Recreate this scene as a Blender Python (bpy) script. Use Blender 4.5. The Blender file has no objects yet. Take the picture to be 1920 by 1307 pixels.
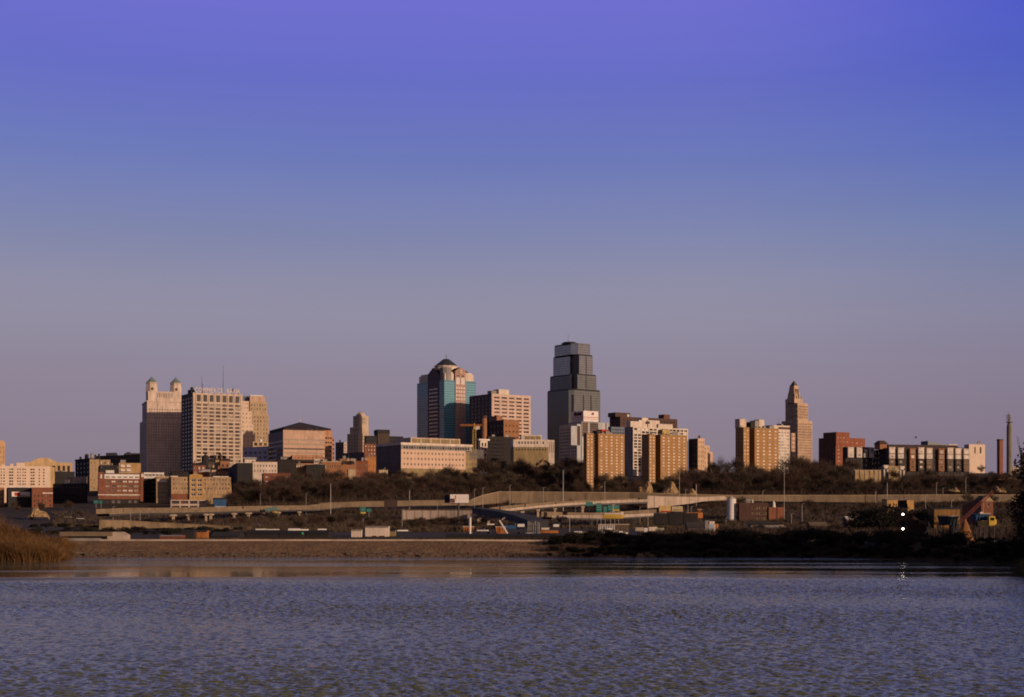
import bpy, math, random
import numpy as np
from mathutils import Vector, Matrix
R = math.radians
rng = random.Random(7)
sc = bpy.context.scene
col = sc.collection
# ---------------------------------------------------------------- camera: level 50 mm lens, horizon low in the frame (shift)
F, YH, CAMH = 2690.0, 968.0, 9.5           # focal length in photo pixels, horizon row, eye height above the river
cam_d = bpy.data.cameras.new('camera'); cam = bpy.data.objects.new('camera', cam_d); col.objects.link(cam)
cam.location = (0, 0, CAMH); cam.rotation_euler = (R(90), 0, 0)
cam_d.sensor_width = 36; cam_d.lens = 36 * F / 1920.0
cam_d.shift_y = (YH - 653.5) / 1920.0
cam_d.clip_start = 0.5; cam_d.clip_end = 20000
sc.camera = cam
# ---------------------------------------------------------------- light
SUN_AZ, SUN_EL = -39.0, 10.5               # degrees: heading from +X, height
SUN_DIR = Vector((math.cos(R(SUN_AZ)) * math.cos(R(SUN_EL)), math.sin(R(SUN_AZ)) * math.cos(R(SUN_EL)), math.sin(R(SUN_EL))))
sd = bpy.data.lights.new('sun', 'SUN'); so = bpy.data.objects.new('sun', sd); col.objects.link(so)
sd.energy = 4.7; sd.angle = R(0.5); sd.color = (1.0, 0.70, 0.47)
so.rotation_euler = SUN_DIR.to_track_quat('Z', 'Y').to_euler()
so.location = (300, -100, 300)
w = bpy.data.worlds.new('World'); sc.world = w; w.use_nodes = True
nt = w.node_tree; N = nt.nodes; L = nt.links
for n in list(N): N.remove(n)
out = N.new('ShaderNodeOutputWorld'); bg = N.new('ShaderNodeBackground'); bg.inputs['Strength'].default_value = 0.1
L.new(bg.outputs[0], out.inputs[0])
sky = N.new('ShaderNodeTexSky'); sky.sky_type = 'NISHITA'; sky.sun_disc = False
sky.sun_elevation = R(SUN_EL); sky.sun_rotation = R(90 - SUN_AZ); sky.air_density = 1.0; sky.dust_density = 1.2; sky.ozone_density = 3.0
tc = N.new('ShaderNodeTexCoord'); sep = N.new('ShaderNodeSeparateXYZ'); L.new(tc.outputs['Generated'], sep.inputs[0])
def ramp(stops):
    r = N.new('ShaderNodeValToRGB'); e = r.color_ramp.elements
    while len(e) < len(stops): e.new(0.5)
    for i, (p, c) in enumerate(stops):
        e[i].position = p; e[i].color = (c[0], c[1], c[2], 1)
    return r
def lin(c): return tuple(((x / 255 + 0.055) / 1.055) ** 2.4 if x > 10 else x / 255 / 12.92 for x in c)
# an evening sky: dusty mauve low down, cold blue, violet high up; bluer towards the right
warm = [(0.0, lin((131, 117, 130))), (0.05, lin((138, 125, 140))), (0.10, lin((142, 132, 150))), (0.135, lin((145, 140, 160))), (0.16, lin((141, 140, 165))), (0.195, lin((126, 133, 173))), (0.24, lin((108, 121, 184))), (0.29, lin((102, 109, 196))),
        (0.34, lin((111, 110, 207))), (0.41, lin((96, 98, 118))), (0.6, lin((66, 67, 72))), (1.0, lin((34, 35, 40)))]
cold = [(0.0, lin((122, 108, 125))), (0.05, lin((129, 116, 134))), (0.10, lin((133, 124, 144))), (0.135, lin((130, 128, 155))), (0.16, lin((123, 128, 161))), (0.195, lin((107, 123, 172))), (0.24, lin((88, 106, 184))), (0.29, lin((74, 91, 192))),
        (0.34, lin((66, 82, 197))), (0.41, lin((84, 89, 116))), (0.6, lin((64, 66, 72))), (1.0, lin((34, 35, 40)))]
rw, rc = ramp(warm), ramp(cold)
L.new(sep.outputs['Z'], rw.inputs[0]); L.new(sep.outputs['Z'], rc.inputs[0])
mr_ = N.new('ShaderNodeMapRange'); mr_.inputs['From Min'].default_value = 0.10; mr_.inputs['From Max'].default_value = 0.42
mr_.interpolation_type = 'SMOOTHSTEP'
L.new(sep.outputs['X'], mr_.inputs['Value'])
mx = N.new('ShaderNodeMix'); mx.data_type = 'RGBA'
L.new(mr_.outputs['Result'], mx.inputs['Factor']); L.new(rw.outputs[0], mx.inputs['A']); L.new(rc.outputs[0], mx.inputs['B'])
# faint long streaks of thin cloud
mp = N.new('ShaderNodeMapping'); mp.inputs['Scale'].default_value = (1.0, 1.0, 9.0); mp.inputs['Rotation'].default_value = (0, R(3), 0)
L.new(tc.outputs['Generated'], mp.inputs[0])
nz = N.new('ShaderNodeTexNoise'); nz.inputs['Scale'].default_value = 2.2; nz.inputs['Detail'].default_value = 3
L.new(mp.outputs[0], nz.inputs['Vector'])
mr2 = N.new('ShaderNodeMapRange'); mr2.inputs['From Min'].default_value = 0.3; mr2.inputs['From Max'].default_value = 0.7
mr2.inputs['To Min'].default_value = 9.75; mr2.inputs['To Max'].default_value = 10.25
L.new(nz.outputs['Fac'], mr2.inputs['Value'])
sc1 = N.new('ShaderNodeVectorMath'); sc1.operation = 'SCALE'
L.new(mx.outputs['Result'], sc1.inputs[0]); L.new(mr2.outputs['Result'], sc1.inputs['Scale'])
# sunset glow round the low sun (behind the camera, to the right)
gd = N.new('ShaderNodeVectorMath'); gd.operation = 'DOT_PRODUCT'; gd.inputs[1].default_value = SUN_DIR; L.new(tc.outputs['Generated'], gd.inputs[0])
gm = N.new('ShaderNodeMapRange'); gm.interpolation_type = 'SMOOTHERSTEP'; gm.inputs['From Min'].default_value = 0.35; gm.inputs['From Max'].default_value = 1.0; gm.inputs['To Max'].default_value = 1.0; L.new(gd.outputs['Value'], gm.inputs['Value'])
gs_ = N.new('ShaderNodeVectorMath'); gs_.operation = 'SCALE'; gs_.inputs[0].default_value = (5.0, 2.9, 1.4); L.new(gm.outputs['Result'], gs_.inputs['Scale'])
sc2 = N.new('ShaderNodeVectorMath'); sc2.operation = 'SCALE'; sc2.inputs['Scale'].default_value = 0.02
L.new(sky.outputs[0], sc2.inputs[0])
ad = N.new('ShaderNodeVectorMath'); ad.operation = 'ADD'
ad0 = N.new('ShaderNodeVectorMath'); ad0.operation = 'ADD'; L.new(sc1.outputs[0], ad0.inputs[0]); L.new(gs_.outputs[0], ad0.inputs[1]); L.new(ad0.outputs[0], ad.inputs[0]); L.new(sc2.outputs[0], ad.inputs[1]); L.new(ad.outputs[0], bg.inputs['Color'])
vs = sc.view_settings; vs.view_transform = 'Standard'; vs.look = 'None'; vs.exposure = 0; vs.gamma = 1; vs.use_curve_mapping = False
cy = sc.cycles; cy.use_denoising = True; cy.filter_width = 1.8; cy.max_bounces = 5; cy.diffuse_bounces = 2; cy.glossy_bounces = 3
cy.caustics_reflective = False; cy.caustics_refractive = False

# ---------------------------------------------------------------- helpers
def zat(py, D): return CAMH + (YH - py) / F * D
def xat(px, D): return (px - 960.0) / F * D
def P(px, py, D): return Vector((xat(px, D), D, zat(py, D)))
_m = {}
ALB = 0.64                                  # one common albedo factor, lowered against a stronger sun to deepen the shade
def mat(name, c, rough=0.85, var=0.18, scale=0.25, metal=0.0, spec=0.25, streak=0.25, c2=None, bump=0.0, emit=None):
    """procedural surface: base colour broken up by stains (stretched downwards) and a fine grain"""
    if name in _m: return _m[name]
    c = tuple(x * ALB for x in c); c2 = tuple(x * ALB for x in c2) if c2 else None
    m = bpy.data.materials.new(name); m.use_nodes = True; t = m.node_tree; b = t.nodes['Principled BSDF']
    b.inputs['Roughness'].default_value = rough; b.inputs['Metallic'].default_value = metal
    b.inputs['Specular IOR Level'].default_value = spec
    if emit:
        b.inputs['Emission Color'].default_value = (*emit[0], 1); b.inputs['Emission Strength'].default_value = emit[1]
    co = t.nodes.new('ShaderNodeTexCoord'); ma = t.nodes.new('ShaderNodeMapping'); ma.inputs['Scale'].default_value = (1, 1, streak)
    t.links.new(co.outputs['Object'], ma.inputs[0])
    n1 = t.nodes.new('ShaderNodeTexNoise'); n1.inputs['Scale'].default_value = scale; n1.inputs['Detail'].default_value = 6; n1.inputs['Roughness'].default_value = 0.7
    t.links.new(ma.outputs[0], n1.inputs['Vector'])
    mxx = t.nodes.new('ShaderNodeMix'); mxx.data_type = 'RGBA'
    d = c2 if c2 else tuple(x * (1 - 2 * var) for x in c)
    u = c if c2 else tuple(min(0.9, x * (1 + var)) for x in c)
    mxx.inputs['A'].default_value = (*d, 1); mxx.inputs['B'].default_value = (*u, 1)
    rg = t.nodes.new('ShaderNodeMapRange'); rg.inputs['From Min'].default_value = 0.3; rg.inputs['From Max'].default_value = 0.65
    t.links.new(n1.outputs['Fac'], rg.inputs['Value']); t.links.new(rg.outputs['Result'], mxx.inputs['Factor'])
    t.links.new(mxx.outputs['Result'], b.inputs['Base Color'])
    if bump:
        bp = t.nodes.new('ShaderNodeBump'); bp.inputs['Strength'].default_value = bump; bp.inputs['Distance'].default_value = 0.5
        n2 = t.nodes.new('ShaderNodeTexNoise'); n2.inputs['Scale'].default_value = scale * 6; n2.inputs['Detail'].default_value = 5
        t.links.new(co.outputs['Object'], n2.inputs['Vector']); t.links.new(n2.outputs['Fac'], bp.inputs['Height']); t.links.new(bp.outputs[0], b.inputs['Normal'])
    _m[name] = m
    return m
def glass(name, c, rough=0.08, spec=0.5): return mat(name, c, rough=rough, var=0.25, scale=0.6, spec=spec, streak=1)

class MB:
    """collects faces and links them as ONE mesh object"""
    def __init__(s): s.v = []; s.f = []; s.m = []; s.mats = []
    def mi(s, m):
        if m not in s.mats: s.mats.append(m)
        return s.mats.index(m)
    def poly(s, pts, m):
        i = len(s.v); s.v.extend(tuple(p) for p in pts); s.f.append(tuple(range(i, i + len(pts)))); s.m.append(s.mi(m))
    def box(s, x0, x1, y0, y1, z0, z1, m, top=None):
        i = len(s.v); k = s.mi(m); kt = s.mi(top) if top else k
        s.v += [(x0, y0, z0), (x1, y0, z0), (x1, y1, z0), (x0, y1, z0), (x0, y0, z1), (x1, y0, z1), (x1, y1, z1), (x0, y1, z1)]
        for q, kk in (((0, 3, 2, 1), k), ((4, 5, 6, 7), kt), ((0, 1, 5, 4), k), ((1, 2, 6, 5), k), ((2, 3, 7, 6), k), ((3, 0, 4, 7), k)):
            s.f.append(tuple(i + a for a in q)); s.m.append(kk)
    def prism(s, pl, z0, z1, m, top=None, pt=None):
        """plan polygon (counter-clockwise) pulled up from z0 to z1; pt = another plan at the top"""
        i = len(s.v); n = len(pl); k = s.mi(m); kt = s.mi(top) if top else k; pt = pt or pl
        s.v += [(p[0], p[1], z0) for p in pl] + [(p[0], p[1], z1) for p in pt]
        for j in range(n):
            s.f.append((i + j, i + (j + 1) % n, i + n + (j + 1) % n, i + n + j)); s.m.append(k)
        s.f.append(tuple(i + n + j for j in range(n))); s.m.append(kt)
        s.f.append(tuple(i + n - 1 - j for j in range(n))); s.m.append(k)
    def cone(s, cx, cy, r, z0, z1, m, n=8, ph=0.0):
        ring = [(cx + r * math.cos(ph + 2 * math.pi * j / n), cy + r * math.sin(ph + 2 * math.pi * j / n), z0) for j in range(n)]
        for j in range(n): s.poly([ring[j], ring[(j + 1) % n], (cx, cy, z1)], m)
        s.poly(ring[::-1], m)
    def tube(s, p, q, r0, r1, m, n=6, caps=True):
        p, q = Vector(p), Vector(q); d = (q - p)
        if d.length < 1e-6: return
        d.normalize(); a = d.orthogonal().normalized(); b = d.cross(a)
        i = len(s.v); k = s.mi(m)
        for c, r in ((p, r0), (q, r1)):
            for j in range(n):
                t = 2 * math.pi * j / n; s.v.append(tuple(c + a * (r * math.cos(t)) + b * (r * math.sin(t))))
        for j in range(n):
            s.f.append((i + j, i + (j + 1) % n, i + n + (j + 1) % n, i + n + j)); s.m.append(k)
        if caps:
            s.f.append(tuple(i + n - 1 - j for j in range(n))); s.m.append(k)
            s.f.append(tuple(i + n + j for j in range(n))); s.m.append(k)
    def gable(s, x0, x1, y0, y1, z0, z1, m, axis='x', wall=None, over=0.0):
        """gabled roof; the ridge runs along axis"""
        wall = wall or m
        if axis == 'x':
            ym = (y0 + y1) / 2
            s.poly([(x0, y0, z0), (x1, y0, z0), (x1, ym, z1), (x0, ym, z1)], m); s.poly([(x1, y1, z0), (x0, y1, z0), (x0, ym, z1), (x1, ym, z1)], m)
            s.poly([(x0, y1, z0), (x0, y0, z0), (x0, ym, z1)], wall); s.poly([(x1, y0, z0), (x1, y1, z0), (x1, ym, z1)], wall)
        else:
            xm = (x0 + x1) / 2
            s.poly([(x1, y0, z0), (x1, y1, z0), (xm, y1, z1), (xm, y0, z1)], m); s.poly([(x0, y1, z0), (x0, y0, z0), (xm, y0, z1), (xm, y1, z1)], m)
            s.poly([(x0, y0, z0), (x1, y0, z0), (xm, y0, z1)], wall); s.poly([(x1, y1, z0), (x0, y1, z0), (xm, y1, z1)], wall)
    def mesh(s, name):
        me = bpy.data.meshes.new(name); me.from_pydata(s.v, [], s.f)
        for m in s.mats: me.materials.append(m)
        if len(s.mats) > 1: me.polygons.foreach_set('material_index', s.m)
        me.update(); return me
    def obj(s, name, parent=None, loc=None, rz=0.0, smooth=False):
        me = s.mesh(name)
        if smooth: me.polygons.foreach_set('use_smooth', [True] * len(me.polygons))
        return link(name, me, parent, loc, rz)
def link(name, me, parent=None, loc=None, rz=0.0):
    o = bpy.data.objects.new(name, me); col.objects.link(o); o.parent = parent
    if loc is not None: o.location = loc
    if rz: o.rotation_euler = (0, 0, rz)
    return o
def tag(o, label=None, cat=None, group=None, kind=None):
    if label: o['label'] = label
    if cat: o['category'] = cat
    if group: o['group'] = group
    if kind or label: o['kind'] = kind or 'thing'
    return o
def thing(name, label, cat, loc=(0, 0, 0), rz=0.0, group=None):
    o = bpy.data.objects.new(name, None); col.objects.link(o); o.empty_display_size = 1
    o.location = loc; o.rotation_euler = (0, 0, rz)
    return tag(o, label, cat, group)
def copy_thing(root, loc, rz=None, label=None, scale=None, kids={}):
    r = root.copy(); col.objects.link(r); r.location = loc
    if rz is not None: r.rotation_euler = (0, 0, rz)
    if scale is not None: r.scale = scale
    if label: r['label'] = label
    ch = kids.get(root.name)
    if ch is None: ch = kids[root.name] = [c for c in root.children]
    for c in ch:
        d = c.copy(); col.objects.link(d); d.parent = r
        for g in c.children:
            e = g.copy(); col.objects.link(e); e.parent = d
    return r
def text_mesh(body, size, ext, m, shear=0.0, bold=0.0):
    cu = bpy.data.curves.new('lettering', 'FONT'); cu.body = body; cu.size = size; cu.extrude = ext; cu.shear = shear; cu.offset = bold
    cu.align_x = 'LEFT'; cu.resolution_u = 2
    o = bpy.data.objects.new('lettering', cu); col.objects.link(o)
    dg = bpy.context.evaluated_depsgraph_get(); me = bpy.data.meshes.new_from_object(o.evaluated_get(dg))
    bpy.data.objects.remove(o); me.materials.clear(); me.materials.append(m)
    return me

# ---------------------------------------------------------------- ground heights
KY = np.array([250, 332, 348, 362, 800, 900, 1000, 1045, 1060, 1250, 1400, 2000, 2600, 4000, 12000], float)
PROF = {-0.36: [-7, 0, 3.4, 3, 4.5, 9, 15, 17, 18, 22, 28, 62, 78, 55, 20], -0.2: [-7, 0, 3.4, 3, 4.5, 9, 14, 17, 19, 27, 34, 66, 78, 55, 20],
        -0.12: [-7, 0, 3.4, 3, 4, 8, 15, 19, 22, 36, 42, 70, 78, 55, 20], -0.03: [-7, 0, 3.4, 3, 3.5, 7, 14, 19, 24, 42, 48, 72, 80, 55, 20],
        0.12: [-7, 0, 3.0, 3, 3.5, 7, 14, 19, 24, 44, 49, 72, 80, 55, 20], 0.37: [-7, 0, 3.2, 3, 3.5, 7, 15, 19, 24, 46, 52, 66, 72, 55, 20]}
PS = np.array(sorted(PROF)); PZ = np.array([PROF[s] for s in sorted(PROF)], float)
def ground(X, Y):
    X = np.asarray(X, float); Y = np.asarray(Y, float)
    sh = np.interp(X, [-400, -160, -128, -114, -106, 60, 82, 104, 135, 220, 600], [60, 50, 26, 8, 0, 0, 6, 44, 120, 250, 300])
    sh = sh * np.clip((760 - Y) / 250, 0, 1)
    Ye = Y + sh; s = np.clip(X / np.maximum(Y, 300), -0.359, 0.369)
    zs = np.stack([np.interp(Ye, KY, PZ[i]) for i in range(len(PS))])
    j = np.clip(np.searchsorted(PS, s) - 1, 0, len(PS) - 2); t = (s - PS[j]) / (PS[j + 1] - PS[j])
    ii = np.indices(s.shape)
    a = zs[(j, *ii)]; b = zs[(j + 1, *ii)]
    z = a * (1 - t) + b * t
    z = z + (np.sin(X * 0.11) * np.cos(Y * 0.07) * 0.35 + np.sin(X * 0.031 + 1) * np.sin(Y * 0.023) * 0.9) * np.clip((Y - 355) / 300, 0, 1)
    return z
def gz(X, Y): return float(ground(np.array([X]), np.array([Y]))[0])

# ---------------------------------------------------------------- materials
STONE = mat('limestone', (0.56, 0.43, 0.32)); STONE2 = mat('tan stone', (0.50, 0.37, 0.24)); PINK = mat('pink granite', (0.56, 0.37, 0.27))
CREAM = mat('cream concrete', (0.70, 0.58, 0.48)); WHITE = mat('white paint', (0.78, 0.74, 0.70), var=0.08); BEIGE = mat('beige precast concrete', (0.60, 0.46, 0.36))
PALE = mat('pale pink stucco', (0.72, 0.55, 0.43), var=0.07); YBRICK = mat('yellow brick', (0.385, 0.205, 0.075), var=0.12, scale=0.5)
RBRICK = mat('red brick', (0.225, 0.082, 0.046), scale=0.6); OBRICK = mat('orange brick', (0.33, 0.155, 0.075), scale=0.6); DBRICK = mat('dark brown brick', (0.10, 0.055, 0.045), scale=0.6)
TBRICK = mat('tan brick', (0.36, 0.25, 0.14), scale=0.6); DARKC = mat('dark cladding', (0.03, 0.026, 0.027)); GREYC = mat('grey concrete', (0.30, 0.27, 0.25)); BLUEG = mat('blue grey panel', (0.16, 0.19, 0.25))
ROOFD = mat('dark roofing', (0.04, 0.036, 0.036)); ROOFB = mat('slate blue roofing', (0.045, 0.05, 0.075), rough=0.6); ROOFW = mat('white roofing', (0.75, 0.68, 0.62)); COPPER = mat('green copper', (0.17, 0.225, 0.215), scale=0.5)
OLIVE = mat('olive tan cladding', (0.30, 0.22, 0.11)); SILVER = mat('silver panel', (0.36, 0.36, 0.37), rough=0.45, spec=0.5); METAL = mat('dark steel', (0.06, 0.055, 0.055), rough=0.6); GALV = mat('galvanised steel', (0.42, 0.39, 0.36), rough=0.55)
TEAL = mat('teal curtain wall', (0.135, 0.35, 0.45), rough=0.16, spec=0.5, var=0.08); TEALD = mat('teal spandrel', (0.075, 0.20, 0.26), rough=0.2, spec=0.5, var=0.08); BLACKG = mat('grey mirror glass', (0.155, 0.165, 0.17), rough=0.2, spec=0.4, var=0.12); BLACKM = mat('black glass band', (0.035, 0.035, 0.038), rough=0.2, spec=0.5)
GD = glass('dark window glass', (0.035, 0.028, 0.026)); GB = glass('brown window glass', (0.12, 0.07, 0.045)); GN = glass('blue black glass', (0.02, 0.024, 0.032)); GM = glass('mid window glass', (0.14, 0.12, 0.11))
BLIND_GLINT = mat('window with pale blinds', (0.72, 0.62, 0.54), rough=0.5, var=0.1, scale=1.0); CURT = mat('window with tan curtains', (0.36, 0.27, 0.2), rough=0.5, var=0.2, scale=1.0)  # the pale pane also paints in sun glint on glass
RUST = mat('rusty orange steel', (0.40, 0.15, 0.045), scale=0.6, var=0.25); ORANGE = mat('orange paint', (0.52, 0.20, 0.06)); YELLOW = mat('yellow paint', (0.62, 0.42, 0.07)); SIGNG = mat('green sign sheeting', (0.0, 0.17, 0.14), rough=0.5); SIGNW = mat('white sign face', (0.80, 0.72, 0.68), var=0.05)
RED = mat('red paint', (0.50, 0.05, 0.03)); BLUE = mat('blue paint', (0.03, 0.09, 0.2)); CONC = mat('weathered concrete', (0.215, 0.155, 0.10), scale=0.15, streak=0.5); CONCL = mat('pale concrete', (0.46, 0.36, 0.29), scale=0.15); SANDS = mat('sandstone blocks', (0.42, 0.30, 0.16), scale=0.4, var=0.3)
BARK = mat('brown bark', (0.075, 0.048, 0.034), scale=2.0); TWIG = mat('bare twigs', (0.070, 0.044, 0.032), scale=0.4, streak=1, var=0.25); TWIG2 = mat('reddish bare twigs', (0.082, 0.046, 0.034), scale=0.4, streak=1, var=0.25); TWIG3 = mat('greyish olive twigs', (0.075, 0.055, 0.036), scale=0.4, streak=1, var=0.25)
GOLD = mat('dry golden willow stems', (0.17, 0.085, 0.028), scale=0.5, streak=1, var=0.3); DSCRUB = mat('dense dark scrub leaves', (0.022, 0.019, 0.012), scale=0.5, streak=1, var=0.25); RUBBER = mat('black rubber', (0.02, 0.02, 0.02))
# ---------------------------------------------------------------- ground sheet
def grow(a, b, s0, k):
    r = [a]; s = s0
    while r[-1] < b: r.append(r[-1] + s); s *= k
    return r
ys = [60, 100, 140, 180, 210, 235] + list(np.arange(250, 372, 2.0)) + grow(372, 12000, 3, 1.035)
xp = list(np.arange(0, 240, 3.0)) + grow(240, 7000, 4, 1.06)
xs = sorted(set([-x for x in xp] + xp))
XX, YY = np.meshgrid(np.array(xs), np.array(ys)); ZZ = ground(XX, YY)
nx, ny = len(xs), len(ys)
me = bpy.data.meshes.new('ground')
vv = np.stack([XX, YY, ZZ], -1).reshape(-1, 3)
ff = [(j * nx + i, j * nx + i + 1, (j + 1) * nx + i + 1, (j + 1) * nx + i) for j in range(ny - 1) for i in range(nx - 1)]
me.from_pydata(vv.tolist(), [], ff); me.polygons.foreach_set('use_smooth', [True] * len(ff))
me.materials.append(mat('brown earth and dead grass', (0.055, 0.037, 0.024), scale=0.06, streak=1, c2=(0.026, 0.018, 0.013), bump=0.4))
tag(link('ground', me), kind='structure')
# pale stony foreshore of the levee: uneven riprap slope with a flat crest
xs_ = np.arange(-112, 36, 0.45); ys_ = np.arange(329, 352.5, 0.45)
XX, YY = np.meshgrid(xs_, ys_)
npr = np.random.RandomState(3)
ZZ = ground(XX, YY) + 0.12 + (npr.rand(*XX.shape) - 0.5) * np.where(YY < 347.5, 0.17, 0.05)
edge = np.clip((36 - 4 - XX) / 6 + np.sin(YY * 1.3) * 0.3, 0, 1); ZZ -= (1 - edge) * 1.2
me = bpy.data.meshes.new('levee'); nx, ny = len(xs_), len(ys_)
me.from_pydata(np.stack([XX, YY, ZZ], -1).reshape(-1, 3).tolist(), [], [(j * nx + i, j * nx + i + 1, (j + 1) * nx + i + 1, (j + 1) * nx + i) for j in range(ny - 1) for i in range(nx - 1)])
me.materials.append(mat('riprap and dry mud', (0.22, 0.135, 0.078), scale=0.2, streak=1, c2=(0.12, 0.07, 0.042), bump=0.3))
tag(link('levee', me), kind='structure')
# service road along the levee crest
mb = MB(); mb_x = np.arange(-100, 22, 4.0)
for x in mb_x:
    z0, z1 = [max(gz(x + d, 349), gz(x + d, 352)) + 0.3 for d in (0, 4)]
    mb.poly([(x, 348.4, z0), (x + 4, 348.4, z1), (x + 4, 352.2, z1 - .05), (x, 352.2, z0 - .05)], CONCL)
tag(mb.obj('levee_road'), kind='structure')
mb = MB()
for x in np.arange(-100, 30, 3.0): z = gz(x + 1.5, 348.2) + .1; mb.box(x + .02, x + 2.98, 348.0, 348.35, z - .6, z + .42, CONCL)
tag(mb.obj('levee_kerb'), kind='structure')  # pale strip added as the sunlit top edge of the crest
WAVE = 0.0075
# ---------------------------------------------------------------- river: choppy near the camera, sheltered and smooth under the far bank
cs_ = np.linspace(-0.42, 0.42, 900); ys_ = [62.0]
while ys_[-1] < 250: ys_.append(ys_[-1] + 0.125 + 0.0010 * (ys_[-1] - 62))
ys_ = np.array(ys_); XX = ys_[:, None] * cs_[None, :]; YY = np.repeat(ys_[:, None], len(cs_), 1)
Z = np.zeros_like(XX); npr = np.random.RandomState(11)
for k in range(90):
    lam = 0.4 * (3.2 ** npr.rand()); th = npr.normal(math.pi * 0.40, 0.75); ph = npr.rand() * 6.283
    kx, ky = math.cos(th) * 6.283 / lam, math.sin(th) * 6.283 / lam
    Z += WAVE * lam * np.sin(kx * XX + ky * YY + ph + 1.3 * np.sin(XX * 0.063 * (1 + .3 * npr.rand()) + ph) + 1.1 * np.sin(YY * 0.07 + XX * .031 + 2 * ph))
gust = 0.75 + 0.35 * np.sin(XX * 0.041 + YY * 0.063 + 1.5 * np.sin(YY * .037)) * np.sin(XX * 0.023 - YY * 0.039 + .8)
lim = 222 + 5 * np.sin(XX * 0.035 + 1) + 2 * np.sin(XX * .11)
Z *= gust * np.clip((lim - YY) / 14, 0.0, 1)
b0 = np.clip(np.minimum((0.42 - np.abs(cs_))[None, :] * YY / 4, np.minimum(YY - 62, 250 - YY) / 4), 0, 1); Z *= b0
nx, ny = len(cs_), len(ys_)
nx, ny = len(cs_), len(ys_); ya, yb = float(ys_[0]), float(ys_[-1]); c_ = 0.42
ext = [p for q in ([(-900, -300), (900, -300), (900, ya), (-900, ya)], [(-900, ya), (-c_ * ya, ya), (-c_ * yb, yb), (-900, yb)], [(c_ * ya, ya), (900, ya), (900, yb), (c_ * yb, yb)], [(-900, yb), (900, yb), (900, 420), (-900, 420)]) for p in q]
vv = np.concatenate([np.stack([XX, YY, Z], -1).reshape(-1, 3), np.array([[x, y, 0] for x, y in ext])]).astype(np.float32)
jj, ii = np.meshgrid(np.arange(ny - 1), np.arange(nx - 1), indexing='ij'); o_ = (jj * nx + ii).ravel()
ff = np.concatenate([np.stack([o_, o_ + 1, o_ + nx + 1, o_ + nx], -1), nx * ny + np.arange(16).reshape(4, 4)]).astype(np.int32)
me = bpy.data.meshes.new('river'); me.vertices.add(len(vv)); me.vertices.foreach_set('co', vv.ravel()); me.loops.add(ff.size); me.loops.foreach_set('vertex_index', ff.ravel())
me.polygons.add(len(ff)); me.polygons.foreach_set('loop_start', np.arange(0, ff.size, 4, dtype=np.int32)); me.polygons.foreach_set('use_smooth', np.ones(len(ff), dtype=bool)); me.update(calc_edges=True); me.validate()
m = bpy.data.materials.new('river water'); m.use_nodes = True; t = m.node_tree; b = t.nodes['Principled BSDF']
b.inputs['Base Color'].default_value = (0.080, 0.088, 0.066, 1); b.inputs['Roughness'].default_value = 0.05; b.inputs['IOR'].default_value = 1.33; b.inputs['Specular Tint'].default_value = (1.0, 0.98, 0.86, 1); b.inputs['Specular IOR Level'].default_value = 0.24
g_ = t.nodes.new('ShaderNodeNewGeometry'); sp = t.nodes.new('ShaderNodeSeparateXYZ'); t.links.new(g_.outputs['Position'], sp.inputs[0])
def tn(scale, sx, sy, det=4):
    mp = t.nodes.new('ShaderNodeMapping'); mp.inputs['Scale'].default_value = (sx, sy, 1); t.links.new(g_.outputs['Position'], mp.inputs[0])
    n = t.nodes.new('ShaderNodeTexNoise'); n.inputs['Scale'].default_value = scale; n.inputs['Detail'].default_value = det; t.links.new(mp.outputs[0], n.inputs['Vector']); return n.outputs['Fac']
def mr(v, a0, a1, b0, b1):
    r = t.nodes.new('ShaderNodeMapRange'); r.inputs['From Min'].default_value = a0; r.inputs['From Max'].default_value = a1; r.inputs['To Min'].default_value = b0; r.inputs['To Max'].default_value = b1; t.links.new(v, r.inputs['Value']); return r.outputs['Result']
def mth(op, x, y):
    r = t.nodes.new('ShaderNodeMath'); r.operation = op
    for i, q in enumerate((x, y)):
        if isinstance(q, float): r.inputs[i].default_value = q
        else: t.links.new(q, r.inputs[i])
    return r.outputs[0]
ripple = tn(1.3, 1.0, 0.55, 5); patches = tn(1, 0.03, 0.05, 3); streaks = tn(1, 0.009, 0.075, 4); Yo = sp.outputs['Y']
rough_s = mth('MULTIPLY', mr(Yo, 80, 205, 0.35, 1.9), mr(patches, .3, .7, .6, 1.3))            # wind ripples on the open reach
calm_s = mth('ADD', mr(streaks, .5, .66, .03, .6), mr(Yo, 306, 318, 0.0, .9))                 # slicks and cat's paws in the lee of the bank
edge_y = mth('ADD', Yo, mr(patches, 0.0, 1.0, -10.0, 10.0)); wgt = mr(edge_y, 213, 226, 0.0, 1.0)
mixn = t.nodes.new('ShaderNodeMix'); mixn.data_type = 'FLOAT'; t.links.new(wgt, mixn.inputs['Factor']); t.links.new(rough_s, mixn.inputs['A']); t.links.new(calm_s, mixn.inputs['B'])
bp = t.nodes.new('ShaderNodeBump'); bp.inputs['Distance'].default_value = 0.35; t.links.new(ripple, bp.inputs['Height']); t.links.new(mixn.outputs['Result'], bp.inputs['Strength']); t.links.new(bp.outputs[0], b.inputs['Normal'])
me.materials.append(m); tag(link('river', me), kind='structure')
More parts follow.
